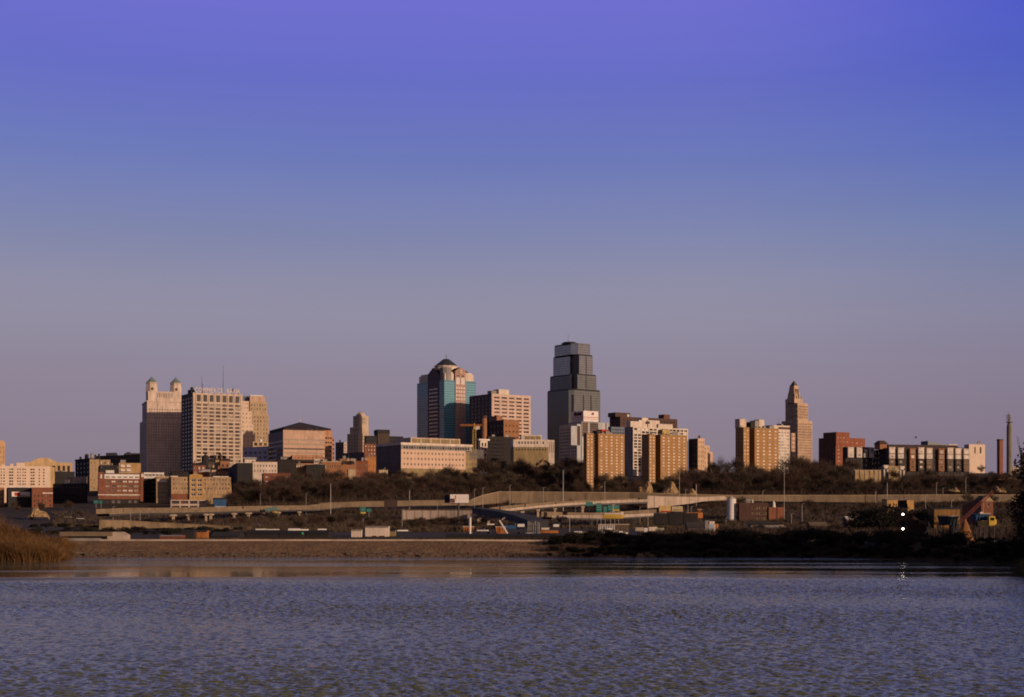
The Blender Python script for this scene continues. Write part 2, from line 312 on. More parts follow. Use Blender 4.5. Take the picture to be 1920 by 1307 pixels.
# ---------------------------------------------------------------- evening haze: one even box of thin air round everything
HAZE = 0.0
if HAZE:
    hb = MB(); hm = bpy.data.materials.new('evening haze'); hm.use_nodes = True; ht = hm.node_tree; ht.nodes.clear()
    ho = ht.nodes.new('ShaderNodeOutputMaterial'); hv = ht.nodes.new('ShaderNodeVolumePrincipled'); hv.inputs['Color'].default_value = (0.9, 0.88, 0.9, 1); hv.inputs['Density'].default_value = HAZE; hv.inputs['Anisotropy'].default_value = 0.0
    ht.links.new(hv.outputs[0], ho.inputs['Volume']); hb.box(-7600, 7600, -900, 12600, -9, 245, hm); tag(hb.obj('haze'), kind='stuff')
# stones and drift caught along the waterline
rr = random.Random(21); mb = MB()
for i in range(900):
    x = -104 + 142 * rr.random(); y = 331.2 + abs(rr.gauss(0, 1)) * 2.2 - .8 * math.sin(x * .21) * rr.random(); k = rr.uniform(.12, .5) * (1 if rr.random() < .93 else 2.2); z = gz(x, y) + .1
    mb.prism([(x - k, y - k * .6), (x + k * .9, y - k * .7), (x + k, y + k * .5), (x - k * .8, y + k * .7)], z - .3, z + k * rr.uniform(.5, .9), mat('wet stones', (0.12, 0.085, 0.06), scale=1.5, var=.35), pt=[(x - k * .6, y - k * .3), (x + k * .5, y - k * .4), (x + k * .6, y + k * .3), (x - k * .5, y + k * .4)])
for i in range(26):
    x = -100 + 134 * rr.random(); y = 332.5 + rr.random() * 5; a = rr.gauss(0, .35); l = rr.uniform(.8, 3.2); z = gz(x, y) + .3
    mb.tube((x - l * math.cos(a), y - l * math.sin(a), z), (x + l * math.cos(a), y + l * math.sin(a), z + rr.uniform(0, .3)), .12, .06, mat('driftwood', (0.16, 0.12, 0.09)), 5)
tag(mb.obj('shore_debris'), kind='stuff')
# ---------------------------------------------------------------- building kit
_win = {}
def win_mesh(w, h, d, gl, fr):
    """one window: a frame ring with a reveal and a recessed pane (local x along the wall, y into it)"""
    key = (round(w, 2), round(h, 2), d, gl.name, fr.name if fr else None)
    if key in _win: return _win[key]
    mb = MB(); a, b = w / 2, h / 2
    if fr:
        k = min(0.16 * w, 0.16 * h, 0.35); y0, y1 = d * 0.45, d
        o_ = [(-a, -b), (a, -b), (a, b), (-a, b)]; i_ = [(-a + k, -b + k), (a - k, -b + k), (a - k, b - k), (-a + k, b - k)]
        for j in range(4):
            p, q, r, s = o_[j], o_[(j + 1) % 4], i_[(j + 1) % 4], i_[j]
            mb.poly([(p[0], y0, p[1]), (q[0], y0, q[1]), (r[0], y0, r[1]), (s[0], y0, s[1])], fr)
            mb.poly([(s[0], y0, s[1]), (r[0], y0, r[1]), (r[0], y1, r[1]), (s[0], y1, s[1])], fr)
        if w > 1.6 * h or w > 2.2: mb.box(-k * .3, k * .3, y0 + .02, y1 - .02, -b + k, b - k, fr)
        mb.poly([(i_[j][0], y1, i_[j][1]) for j in range(4)], gl)
    else: mb.poly([(-a, d, -b), (a, d, -b), (a, d, b), (-a, d, b)], gl)
    _win[key] = mb.mesh('window'); return _win[key]
def G(nc, pitch, fw, fh, top=6, gl=((GD, 1),), fr=None, stuff=False, nr=99, ml=0.03, mr=0.03, d=0.35, bot=0, sill=None, cols=None):
    """window grid of a facade; pitch and top are in photo pixels, fw and fh are the glazed share of a bay"""
    return dict(nc=nc, pitch=pitch, fw=fw, fh=fh, top=top, gl=gl, fr=fr, stuff=stuff, nr=nr, ml=ml, mr=mr, d=d, bot=bot, cols=cols)
def pick(gl):
    x = rng.random() * sum(w for _, w in gl)
    for m, w in gl:
        x -= w
        if x <= 0: return m
    return gl[-1][0]
class Bld:
    def __init__(s, name, label, cat, pl, pc, pr, pt, D, th=35.0, group=None, sink=6.0, base=None):
        if pc < 960: th = max(th, math.degrees(math.atan((960 - pc) / F)) + 1.5)
        s.c, s.s = math.cos(R(th)), math.sin(R(th)); s.D = D; s.Cx = xat(pc, D)
        s.z0 = (gz(s.Cx, D) - sink) if base is None else base
        s.root = thing(name, label, cat, (s.Cx, D, s.z0), R(th), group)
        s.a = s.u(pr); s.b = s.v(pl) if pl < pc else 18.0; s.b = s.b if 2 < s.b < 160 else 18.0; s.h = s.z(pt)
        s.wall = MB(); s.roof = MB(); s.stuffw = MB(); s.extra = {}
    def u(s, px): t = (px - 960) / F; return (t * s.D - s.Cx) / (s.c - t * s.s)     # along the sunny front
    def v(s, px): t = (px - 960) / F; return (s.Cx - t * s.D) / (s.s + t * s.c)     # along the shaded side
    def z(s, py): return zat(py, s.D) - s.z0
    def m(s, n): return n * s.D / F                                                  # photo pixels to metres
    def facade(s, face, u0, u1, z0, z1, off, mw, g):
        mb = s.wall
        if face == 'W': pt = lambda u, d, z: (u, off + d, z)
        else: pt = lambda u, d, z: (off + d, u, z)
        def q(ua, ub, za, zb, d=0.0):
            p = [pt(ua, d, za), pt(ub, d, za), pt(ub, d, zb), pt(ua, d, zb)]
            mb.poly(p if face == 'W' else p[::-1], mw)
        if g is None: q(u0, u1, z0, z1); return
        U = u1 - u0; pit = s.m(g['pitch']); top = z1 - s.m(g['top'])
        if g['cols']: cols = [(s.u(a), s.u(b)) if face == 'W' else (s.v(b), s.v(a)) for a, b in g['cols']]
        else:
            p = U * (1 - g['ml'] - g['mr']) / g['nc']
            cols = [(u0 + g['ml'] * U + i * p + p * (1 - g['fw']) / 2, u0 + g['ml'] * U + i * p + p * (1 + g['fw']) / 2) for i in range(g['nc'])]
        cols = sorted(cols); rows = []; k = 0
        while k < g['nr'] and top - pit * k - pit * g['fh'] > z0 + s.m(g['bot']) + 0.3:
            rows.append((top - pit * k - pit * g['fh'], top - pit * k)); k += 1
        if not rows: q(u0, u1, z0, z1); return
        zp = z1; d = g['d']
        for ra, rb in rows:
            q(u0, u1, rb, zp); up = u0
            for ca, cb in cols:
                q(up, ca, ra, rb); up = cb
                A, B, C_, D_ = (ca, ra), (cb, ra), (cb, rb), (ca, rb)
                for e, f in ((A, B), (B, C_), (C_, D_), (D_, A)):
                    p4 = [pt(e[0], 0, e[1]), pt(e[0], d, e[1]), pt(f[0], d, f[1]), pt(f[0], 0, f[1])]
                    mb.poly(p4 if face == 'N' else p4[::-1], mw)
                gl = pick(g['gl'])
                if g['stuff']:
                    p4 = [pt(ca, d, ra), pt(cb, d, ra), pt(cb, d, rb), pt(ca, d, rb)]
                    s.stuffw.poly(p4 if face == 'W' else p4[::-1], gl)
                else:
                    me = win_mesh(cb - ca, rb - ra, d, gl, g['fr'])
                    o = link('window', me, s.root, pt((ca + cb) / 2, 0, (ra + rb) / 2), 0 if face == 'W' else R(-90))
            q(up, u1, ra, rb); zp = ra
        q(u0, u1, z0, zp)
    def block(s, x0, x1, y0, y1, z0, z1, mw, W=None, N=None, roof=ROOFD, mn=None, name=None):  # mn: side wall colour, mostly darker to deepen its shade
        """one rectangular mass: sunny front, shaded side, plain back walls, roof with a raised rim"""
        s.facade('W', x0, x1, z0, z1, y0, mw, W); s.facade('N', y0, y1, z0, z1, x0, mn or mw, N)
        mb = s.wall
        mb.poly([(x1, y0, z0), (x1, y1, z0), (x1, y1, z1), (x1, y0, z1)], mw); mb.poly([(x1, y1, z0), (x0, y1, z0), (x0, y1, z1), (x1, y1, z1)], mw)
        e = min(0.5, (x1 - x0) * .1, (y1 - y0) * .1)
        for a, b, c, d in ((x0, x1, y0, y0 + e), (x0, x1, y1 - e, y1), (x0, x0 + e, y0 + e, y1 - e), (x1 - e, x1, y0 + e, y1 - e)):
            mb.poly([(a, c, z1), (b, c, z1), (b, d, z1), (a, d, z1)], mw)
        s.roof.poly([(x0 + e, y0 + e, z1 - .05), (x1 - e, y0 + e, z1 - .05), (x1 - e, y1 - e, z1 - .05), (x0 + e, y1 - e, z1 - .05)], roof)
    def main(s, mw, W=None, N=None, roof=ROOFD, mn=None): s.block(0, s.a, 0, s.b, 0, s.h, mw, W, N, roof, mn)
    def part(s, name): return s.extra.setdefault(name, [])
    def add(s, name):
        mb = MB(); s.part(name).append(mb); return mb
    def pbox(s, name, pa, pb, depth, pt, pbm, m, y0=2.0, top=None):
        """a box part given by its photo columns and rows on the front, set back y0"""
        mb = s.add(name); mb.box(s.u(pa), s.u(pb), y0, y0 + depth, s.z(pbm), s.z(pt), m, top); return mb
    def kit(s, n=3, seed=1, z=None, m=GREYC, x0=None, x1=None, y0=1.5, y1=None):
        """rooftop plant: housings, vents and a thin aerial, each its own part"""
        r = random.Random(seed); z = s.h if z is None else z; x0 = 1.5 if x0 is None else x0; x1 = s.a - 1.5 if x1 is None else x1; y1 = s.b - 1.5 if y1 is None else y1
        for i in range(n):
            w, l, h = r.uniform(.08, .22) * (x1 - x0), r.uniform(.1, .25) * (y1 - y0), r.uniform(1.2, 3.4)
            x, y = r.uniform(x0, x1 - w), r.uniform(y0, max(y0 + .1, y1 - l)); mb = s.add('roof_vent')
            mb.box(x, x + w, y, y + l, z - .04, z + h, m, ROOFD); mb.box(x - .2, x + w + .2, y - .2, y + l + .2, z + h, z + h + .25, METAL)
        if r.random() < .6:
            x, y = r.uniform(x0, x1), r.uniform(y0, y1); mb = s.add('aerial'); mb.tube((x, y, z - .05), (x, y, z + r.uniform(4, 8)), .12, .05, METAL, 5)
    def done(s):
        if s.wall.f: s.wall.obj('wall', s.root)
        if s.roof.f: s.roof.obj('roof', s.root)
        if s.stuffw.f: tag(s.stuffw.obj('window_panes', s.root), kind='stuff')
        for n, l in s.extra.items():
            for mb in l: mb.obj(n, s.root)
        return s.root
def simple(name, label, cat, pl, pc, pr, pt, D, mw, W=None, N=None, th=35.0, roof=ROOFD, mn=None, kit=0, seed=1, trim=None, group=None):
    b = Bld(name, label, cat, pl, pc, pr, pt, D, th, group); b.main(mw, W, N, roof, mn)
    if trim: b.add('cornice').box(-.35, b.a + .35, -.35, b.b + .35, b.h + .002, b.h + b.m(trim[1]), trim[0], roof)
    if kit: b.kit(kit, seed)
    b.done(); return b

# ================================================================ the towers, left to right
# --- stone tower with two green cones
b = Bld('twin_spire_tower', 'tall limestone tower topped by two turrets with green cone roofs, its lower half in shade', 'skyscraper', 262, 275, 352, 785, 2330, 20)
STONE_ = STONE; STONE = mat('pinkish limestone', (0.66, 0.52, 0.43)); gs = G(16, 5.2, .34, .46, 8, ((GD, 3), (GB, 1)), stuff=True); gn = G(8, 5.2, .42, .55, 8, stuff=True)
b.block(0, b.a, 0, b.v(262), 0, b.z(785), STONE, gs, gn)
b.block(.6, b.a, .6, b.v(266), b.z(785), b.z(753), STONE, G(15, 5.2, .34, .46, 13, ((GD, 3), (GB, 1)), stuff=True), G(6, 5.2, .42, .55, 13, stuff=True))
zc = b.z(753); b.add('cornice').box(-.3, b.a, -.3, b.v(266), zc + .002, zc + 1.6, STONE)
b.block(b.u(278), b.u(340), 2.0, 22, zc + 1.6, b.z(733), STONE, G(9, 12, .45, .75, 3, ((GB, 1), (GM, 1)), fr=CREAM, nr=1, ml=.26, mr=.26))
for pa, pb in ((274.5, 297), (320, 342)):
    cx, r = (b.u(pa) + b.u(pb)) / 2, (b.u(pb) - b.u(pa)) / 2; y = r + 1.0; oc = lambda q: [(cx + q * math.cos(R(22.5 + 45 * j)), y + q * math.sin(R(22.5 + 45 * j))) for j in range(8)]
    t = b.add('turret'); t.prism(oc(r * 1.0), zc + 1.6, b.z(724), STONE); t.prism(oc(r * .93), b.z(724), b.z(717.5), STONE); t.prism(oc(r * 1.06), b.z(717.5), b.z(716), STONE)
    t.box(cx - r * .22, cx + r * .22, y - r * .95, y - r * .90, b.z(731), b.z(726), GB)
    t = b.add('cone_roof'); t.cone(cx, y, r * 1.05, b.z(716) + .002, b.z(705), COPPER, 8, R(22.5)); t.tube((cx, y, b.z(706)), (cx, y, b.z(701)), .35, .1, COPPER, 5)
b.done()
STONE = STONE_
# --- bank tower with rooftop letters
b = Bld('bank_tower', 'beige gridded office tower with tall white letters and aerials along its roof', 'skyscraper', 340, 362, 455, 736, 2200, 30)
cols = [(366.5 + 12.25 * i, 376.0 + 12.25 * i) for i in range(7)]
rowt = b.z(739.5)
b.facade('W', 0, b.a, b.z(754.5), b.h, 0, BEIGE, G(7, 12.8, .5, 1.0, 3.5, ((GD, 1), (GN, 1)), fr=GB, nr=1, cols=[(369 + 12.05 * i, 376.3 + 12.05 * i) for i in range(7)], d=.9))
b.facade('W', 0, b.a, 0, b.z(754.5), 0, BEIGE, G(7, 6.98, .5, .66, 1.5, ((GB, 3), (GD, 2), (CURT, 1)), fr=GB, cols=[(368.3 + 12.05 * i, 376.8 + 12.05 * i) for i in range(7)], d=.9))
b.facade('N', 0, b.b, 0, b.h, 0, mat('brown grey shaded granite', (0.13, 0.105, 0.095)), G(4, 6.98, .6, .5, 8, ((GD, 1),), stuff=True))  # side wall coloured dark to deepen its shade
w_ = b.wall; w_.poly([(b.a, 0, 0), (b.a, b.b, 0), (b.a, b.b, b.h), (b.a, 0, b.h)], BEIGE); w_.poly([(b.a, b.b, 0), (0, b.b, 0), (0, b.b, b.h), (b.a, b.b, b.h)], BEIGE)
b.roof.poly([(0, 0, b.h), (b.a, 0, b.h), (b.a, b.b, b.h), (0, b.b, b.h)], ROOFD)
for i in range(19):                                    # pale spandrel courses and slim fins stand proud of the wall
    z = b.z(754.5 + 6.98 * i)
    if z > 20: b.add('spandrel').box(0, b.a, -.35, -.003, z - .55, z + .55, CREAM)
for i in range(8): b.add('pier').box(b.u(366.3 + 12.05 * i), b.u(367.6 + 12.05 * i), -.7, -.36, 20, b.h, BEIGE)
body = 'COMMERCE BANK'; x = b.u(364.5); xe = b.u(452)
mes = [text_mesh(c, 11.0, .35, CREAM, bold=.12) if c != ' ' else None for c in body]; wid = [(max(v.co.x for v in m_.vertices) if m_ else 5.5) + 1.1 for m_ in mes]; k = (xe - x) / sum(wid)
for m_, wd in zip(mes, wid):
    if m_:
        o = link('sign_letter', m_, b.root, (x, .4, b.h + .9)); o.rotation_euler = (R(90), 0, 0); o.scale = (k, 1.0, 1)
        b.add('letter_leg').box(x + wd * k * .3, x + wd * k * .3 + .3, .3, .6, b.h - .02, b.h + 1.1, METAL)
    x += wd * k
for px, yt, r in ((421.5, 681, .45), (381.5, 703, .4), (383, 717, .7), (369, 722, .3), (396, 721, .4), (440, 719, .25)):
    b.add('aerial').tube((b.u(px), 8, b.h - .02), (b.u(px), 8, b.z(yt)), r, .18, METAL, 6)
mb = b.add('microwave_dish'); mb.tube((b.u(437), 3, b.h), (b.u(437), 3, b.z(727)), .4, .3, METAL); mb.tube((b.u(437), 2.4, b.z(727.5)), (b.u(437), 3.4, b.z(727.5)), 1.7, 1.2, METAL, 10)
mb = b.add('water_tank'); mb.tube((b.u(450), 4, b.h), (b.u(450), 4, b.z(733)), 2.0, 1.6, WHITE, 10)
mb = b.add('roof_house'); mb.box(1, 8, 14, 30, b.h + .002, b.z(729), DARKC); mb.tube((4.5, 20, b.z(729)), (4.5, 20, b.z(724)), 2.6, 2.2, DARKC, 10)
b.done()
# --- pinkish white stepped block behind the bank tower
b = Bld('stepped_block', 'pale pink stepped block between the lettered bank tower and the tan tower', 'building', 452, 456, 478, 832, 2330, 20)
for pr_, pt_, pb_ in ((466.5, 752, 771), (472, 771, 795), (474.5, 795, 814), (478.5, 814, 900)):
    b.block(b.u(452), b.u(pr_), 0, 20, b.z(pb_), b.z(pt_), PALE, G(3, 8, .36, .42, 3, ((CURT, 2), (GB, 2)), fr=PALE, nr=20))
b.done()
# --- tan tower with a shaded flank
b = Bld('tan_tower', 'golden tan masonry tower with a low brown penthouse, right of the lettered bank tower', 'skyscraper', 454, 468, 504, 776, 2420, 18)
gt = G(6, 7.6, .4, .6, 4, ((GB, 2), (GD, 1), (CURT, 1)), fr=STONE2)
b.block(0, b.a, 0, b.v(454) + 6, 0, b.z(776), STONE2, gt, G(3, 7.6, .4, .6, 4))
b.block(.4, b.u(501), .4, 30, b.z(776), b.z(753), STONE2, gt); b.block(.8, b.u(497), .8, 28, b.z(753), b.z(742.5), PINK, None)
b.add('cornice').box(.1, b.u(502), .1, 30, b.z(798), b.z(796.6), STONE2)
mb = b.add('penthouse'); mb.box(b.u(470), b.u(494), 4, 20, b.z(742.5) + .01, b.z(740), ROOFW)
b.part('penthouse'); mb = b.add('penthouse'); mb.box(-14, -1, 12, 32, b.z(850), b.z(742), BLUEG)  # tall blue grey box colours in the tower's shaded flank
b.done()
# --- pyramid roofed office
b = Bld('pyramid_roof_office', 'wide pink office block under a dark pyramid roof with a needle spire', 'office building', 503, 531, 623, 808, 1950, 24)
b.facade('W', 0, b.u(609), 0, b.z(806), 0, PINK, G(1, 8.3, .97, .36, 17, ((GM, 1), (CURT, 1)), nr=7, ml=.0, mr=.0, stuff=True, d=.6))
b.facade('W', b.u(609), b.a, 0, b.z(805), .0, mat('salmon brick', (0.50, 0.26, 0.15)), G(3, 8.3, .8, .42, 13, ((GD, 2), (GB, 1)), nr=7))
b.facade('N', 0, b.b, 0, b.z(808), 0, mat('brown granite panel', (0.30, 0.23, 0.23)), G(7, 8.3, .7, .36, 17, stuff=True))  # shaded side coloured darker than the pink front
w_ = b.wall; w_.poly([(b.a, 0, 0), (b.a, b.b, 0), (b.a, b.b, b.z(806)), (b.a, 0, b.z(806))], PINK)
b.block(b.a + .02, b.u(629), 6, 26, 0, b.z(817), mat('salmon brick', ()), G(2, 8.3, .8, .5, 4, ((GN, 1),), nr=6), None)
mb = MB(); x0, x1, y0, y1 = -.0 + b.u(533), b.u(621), 1, b.b - 1; ze, za = b.z(802), b.z(787); xm, ym = (x0 + x1) / 2, (y0 + y1) / 2
mb = b.add('pyramid_roof'); mb.box(x0, x1, y0, y1, b.z(809), ze, mat('dark attic band', (0.05, 0.03, 0.027)))
for p, q in (((x0 - 1, y0 - 1), (x1 + 1, y0 - 1)), ((x1 + 1, y0 - 1), (x1 + 1, y1 + 1)), ((x1 + 1, y1 + 1), (x0 - 1, y1 + 1)), ((x0 - 1, y1 + 1), (x0 - 1, y0 - 1))): mb.poly([(*p, ze + .01), (*q, ze + .01), (xm, ym, za)], mat('dark slate roof', (0.055, 0.045, 0.048), rough=.6))
b.roof.poly([(0, 0, b.z(808.5)), (b.a, 0, b.z(808.5)), (b.a, b.b, b.z(808.5)), (0, b.b, b.z(808.5))], ROOFD)
for px in (577.5, 585, 594.5):
    b.add('attic_opening').box(b.u(px - 2.6), b.u(px + 2.6), y0 - .5, y0 - .01, b.z(807), b.z(801.5), GD)
mb = b.add('spire'); mb.tube((xm, ym, za - 1), (xm, ym, b.z(779)), .8, .5, CREAM); mb.tube((xm, ym, b.z(779)), (xm, ym, b.z(766)), .22, .08, CREAM)
b.done()
# --- small art deco tower
b = Bld('deco_tower', 'small stepped art deco tower, dark on its left side and cream where the sun hits', 'skyscraper', 651, 672, 692, 818, 2250, 38)
gd = G(5, 6, .35, .6, 4, ((GB, 1),), fr=STONE); gdn = G(7, 6, .4, .5, 4, stuff=True)
b.block(0, b.u(692), 0, b.v(651), 0, b.z(812), STONE, gd, gdn)
b.block(1, b.u(692), 1, b.v(655), b.z(812), b.z(800), STONE, gd, gdn)
b.block(2, b.u(692.5), 2, b.v(660), b.z(800), b.z(779), STONE, G(4, 7, .4, .6, 4, ((GB, 1), (GD, 1)), fr=STONE), gdn)
b.block(3.4, b.u(688), 3.4, b.v(664), b.z(779), b.z(776), STONE, G(3, 5, .4, .6, 1.0, nr=1), None)
mb = b.add('cap'); cx, cyy = (3.4 + b.u(688)) / 2, (3.4 + b.v(664)) / 2; o8 = lambda q: [(cx + q * math.cos(R(45 * j)), cyy + q * math.sin(R(45 * j))) for j in range(8)]
mb.prism(o8(5.4), b.z(776), b.z(773.4), STONE); mb.prism(o8(5.0), b.z(773.4), b.z(771.3), STONE2, pt=o8(2.2))
for i in range(5): b.add('buttress').box(b.u(676 + 3.2 * i), b.u(677.2 + 3.2 * i), 1.2, 1.98, b.z(820), b.z(782 + (i % 2) * 2), CREAM)
b.done()
# --- teal glass tower with gabled crown
b = Bld('teal_glass_tower', 'teal glass tower with stone bays, a gabled crown and a domed dark roof', 'skyscraper', 782, 833, 892, 712, 2050, 35)
gtw = G(1, 4.6, .985, .62, 4, ((TEAL, 1),), stuff=True, ml=.005, mr=.005, d=.12)
A, B_, H_ = b.a, b.b, b.h; sb0, sb1 = b.u(853), b.u(873); nb0, nb1 = b.v(823), b.v(803); SH = mat('rose granite', (0.42, 0.26, 0.20)); SKYW = mat('sky reflecting window', (0.90, 0.84, 0.80), rough=.14, metal=.6, var=.05)
b.facade('W', 0, sb0, 0, H_, 0, TEALD, gtw); b.facade('W', sb1, A, 0, H_, 0, TEALD, gtw)
b.facade('N', 0, nb0, 0, H_, 0, TEALD, gtw); b.facade('N', nb1, B_, 0, H_, 0, TEALD, gtw)
w_ = b.wall; w_.poly([(A, 0, 0), (A, B_, 0), (A, B_, H_), (A, 0, H_)], TEALD); w_.poly([(A, B_, 0), (0, B_, 0), (0, B_, H_), (A, B_, H_)], TEALD)
b.roof.poly([(0, 0, H_ - .3), (A, 0, H_ - .3), (A, B_, H_ - .3), (0, B_, H_ - .3)], ROOFD)
zt = b.z(703)
b.facade('W', sb0, sb1, b.z(721.5), zt, -.9, SH, G(2, 15, .78, .93, 2.7, ((SKYW, 1),), fr=SH, nr=1, d=.2))
b.facade('W', sb0, sb1, 0, b.z(721.5), -.9, SH, G(4, 7.03, .64, .56, 2.2, ((SKYW, 1),), fr=None, d=.15, ml=.04, mr=.04))
for x in (sb0, sb1): w_.poly([(x, -.9, 0), (x, 0, 0), (x, 0, zt), (x, -.9, zt)], SH)
SHN = mat('plum granite', (0.17, 0.12, 0.125))  # darkened copy of the rose granite for the shaded bay
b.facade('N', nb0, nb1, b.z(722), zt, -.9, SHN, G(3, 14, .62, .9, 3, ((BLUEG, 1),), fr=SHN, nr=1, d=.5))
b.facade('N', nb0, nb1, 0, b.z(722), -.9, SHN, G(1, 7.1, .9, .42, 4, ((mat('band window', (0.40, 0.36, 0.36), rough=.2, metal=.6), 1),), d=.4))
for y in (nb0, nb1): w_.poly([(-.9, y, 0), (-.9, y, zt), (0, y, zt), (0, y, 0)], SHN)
g0 = b.add('gable'); g0.box(sb0, sb1, -.9, 11, zt, b.z(694), SH); g0.gable(sb0 - .4, sb1 + .4, -1.3, 15, b.z(694), b.z(687), ROOFD, 'y', SH)
mb = b.add('medallion'); mb.tube(((sb0 + sb1) / 2, -1.31, b.z(695.2)), ((sb0 + sb1) / 2, -1.7, b.z(695.2)), 2.5, 2.3, CREAM, 14); mb.tube(((sb0 + sb1) / 2, -1.71, b.z(695.2)), ((sb0 + sb1) / 2, -1.8, b.z(695.2)), 1.3, 1.2, SH, 10)
for k in (0.28, 0.72): b.add('gable_opening').box(sb0 + (sb1 - sb0) * k - 2.4, sb0 + (sb1 - sb0) * k + 2.4, -1.0, -.905, b.z(704.2), b.z(702.2), GD)
g1 = b.add('gable'); g1.box(-.9, 11, nb0, nb1, zt, b.z(699), SHN); g1.gable(-1.3, 15, nb0 - .4, nb1 + .4, b.z(699), b.z(686.5), ROOFD, 'x', SHN)
g2 = b.add('gable'); g2.box(A - 11, A + .9, nb0, nb1, zt, b.z(699), SH); g2.gable(A - 15, A + 1.3, nb0, nb1, b.z(699), b.z(687), ROOFD, 'x', SH)
cr = b.add('crown'); cr.box(2.2, A - 2.2, 2.2, B_ - 2.2, H_ - .29, b.z(699), CREAM); cr.box(4, A - 4, 4, B_ - 4, b.z(699), b.z(696), CREAM); b.add('corner_pier').prism([(1.2, 5), (5, 1.2), (13, 1.2), (13, 13), (1.2, 13)], H_ - .29, b.z(687.5), GREYC, ROOFD)
cx, cyy = A / 2, B_ / 2; rr = b.m(46) / 2
oc = lambda q, n=12: [(cx + q * math.cos(R(15 + 30 * j)), cyy + q * math.sin(R(15 + 30 * j))) for j in range(n)]
cr2 = b.add('drum'); cr2.prism(oc(rr * .97), b.z(698), b.z(682), CREAM); cr2.prism(oc(rr * 1.03), b.z(682), b.z(680.8), CREAM)
rf = b.add('dome_roof'); rf.prism(oc(rr * 1.02), b.z(680.8), b.z(668.3), ROOFB, pt=oc(rr * .32)); rf.prism(oc(rr * .32), b.z(668.3), b.z(667), ROOFB, pt=oc(rr * .25))
mb = b.add('spire'); mb.tube((cx, cyy, b.z(667)), (cx, cyy, b.z(657.5)), .6, .15, METAL); mb.box(cx - 1.2, cx + 1.2, cyy - .15, cyy + .15, b.z(660.4), b.z(659.9), METAL)
b.done()
# --- dark sided tower with gridded tan front
b = Bld('tan_grid_tower', 'square tower with a pinkish front of wide dark windows and a plum shaded side', 'office building', 880, 922, 995, 738, 1985, 35)
b.block(0, b.a, 0, b.b, 0, b.h, mat('pinkish precast', (0.64, 0.47, 0.39)), G(5, 6.95, .74, .58, 5, ((GD, 3), (GB, 2)), fr=mat('pinkish precast', ()), d=.7, ml=.035, mr=.02), G(6, 6.95, .68, .6, 5, ((GN, 1), (GD, 2)), d=.7), mn=mat('plum precast', (0.15, 0.10, 0.10)))  # the side wears a copy of the front precast, darkened as shade
b.pbox('roof_house', 940, 959, 14, 728, 738, CREAM, 6); b.pbox('roof_house', 929, 940, 10, 731, 738, GREYC, 10); b.kit(2, 5)
b.done()
# --- dark stepped glass tower
b = Bld('stepped_glass_tower', 'tallest tower, charcoal glass rising in set back tiers to a flat crown', 'skyscraper', 1024, 1071, 1128, 728, 2150, 38)
def ch(x0, x1, y0, y1, c, nx=0, ny=0):
    p = [(x1 - c, y0), (x1, y0 + c), (x1, y1 - c), (x1 - c, y1), (x0 + c, y1), (x0, y1 - c)]
    return p + ([(x0, y0 + ny), (x0 + nx, y0 + ny), (x0 + nx, y0)] if nx else [(x0, y0 + c * 2), (x0 + c * 2, y0)])
def vx(px, x): t = (px - 960) / F; return (b.Cx - t * b.D + x * (b.c - t * b.s)) / (b.s + t * b.c)
A, B_ = b.a, b.b
MIRG = mat('silver grey mirror glass', (0.38, 0.39, 0.41), rough=0.14, metal=0.8, var=.1)  # lighter copy of the tower glass paints in the upper tiers' brighter reflection
def tier(x0, x1, y0, y1, pa, pb_, c, nx=0, ny=0, lip=True, m=BLACKG):
    za, zb = b.z(pb_), b.z(pa); t = b.add('tier'); n = nx > 0
    pl = ch(x0, x1, y0, y1, c, nx, ny)
    t.prism(pl, za, zb - 2.2, m, ROOFD)
    if nx: b.add('notch_panel').box(x0 + nx - .12, x0 + nx - .01, y0 + .3, y0 + ny - .02, za + .05, zb - 2.4, mat('brown black glass', (0.045, 0.03, 0.03), rough=.2))  # dark sheet set in as the shade of the notch
    ctr = ((x0 + x1) / 2, (y0 + y1) / 2); sh = [(q[0] + (ctr[0] - q[0]) * .035, q[1] + (ctr[1] - q[1]) * .035) for q in pl]
    t.prism(pl, zb - 2.2, zb, BLACKM if lip else BLACKG, ROOFD, pt=sh)
    k = b.m(4.4); z = za + k
    while z < zb - 2.5:                                  # thin raised floor lines round each tier
        for face in ('W', 'N'):
            mb = b.lines
            if face == 'W': mb.box(x0 + (nx or 2 * c), x1 - c, y0 - .12, y0 - .004, z - .2, z + .2, BLACKM)
            else: mb.box(x0 - .12, x0 - .004, y0 + max(2 * c, ny), y1 - c, z - .2, z + .2, BLACKM)
        z += k
b.lines = MB()
tier(0, A, 0, B_, 728, 960, 3)
x0 = b.u(1084) - 3; tier(x0, b.u(1122), 1.5, vx(1029, x0), 699, 728.3, 3, 3, 12)
x0 = b.u(1088) - 3; tier(x0, b.u(1116), 2.5, vx(1035, x0), 662, 699.3, 3, 3, 18, m=MIRG)
x0 = b.u(1080); tier(x0, b.u(1113.5), 4, vx(1036.5, x0), 641, 662.3, 4, lip=False, m=MIRG)
tag(b.lines.obj('floor_lines', b.root), kind='stuff')
for px in (1075.5, 1094, 1108): b.add('slot_window').box(b.u(px - 1), b.u(px + 1), -.22, -.13, b.z(773), b.z(739), GD)
for px, ya, yb in ((1101, 666, 699), (1100, 700, 726)): b.add('slot_window').box(b.u(px - .7), b.u(px + .7), (2.5 if ya < 690 else 1.5) - .3, (2.5 if ya < 690 else 1.5) - .15, b.z(yb), b.z(ya), GD)
mb = b.add('crown'); mb.prism([(b.u(1085) + 13 * math.cos(R(45 * j)), 22 + 13 * math.sin(R(45 * j))) for j in range(8)], b.z(641), b.z(638), BLACKM, pt=[(b.u(1085) + 10 * math.cos(R(45 * j)), 22 + 10 * math.sin(R(45 * j))) for j in range(8)])
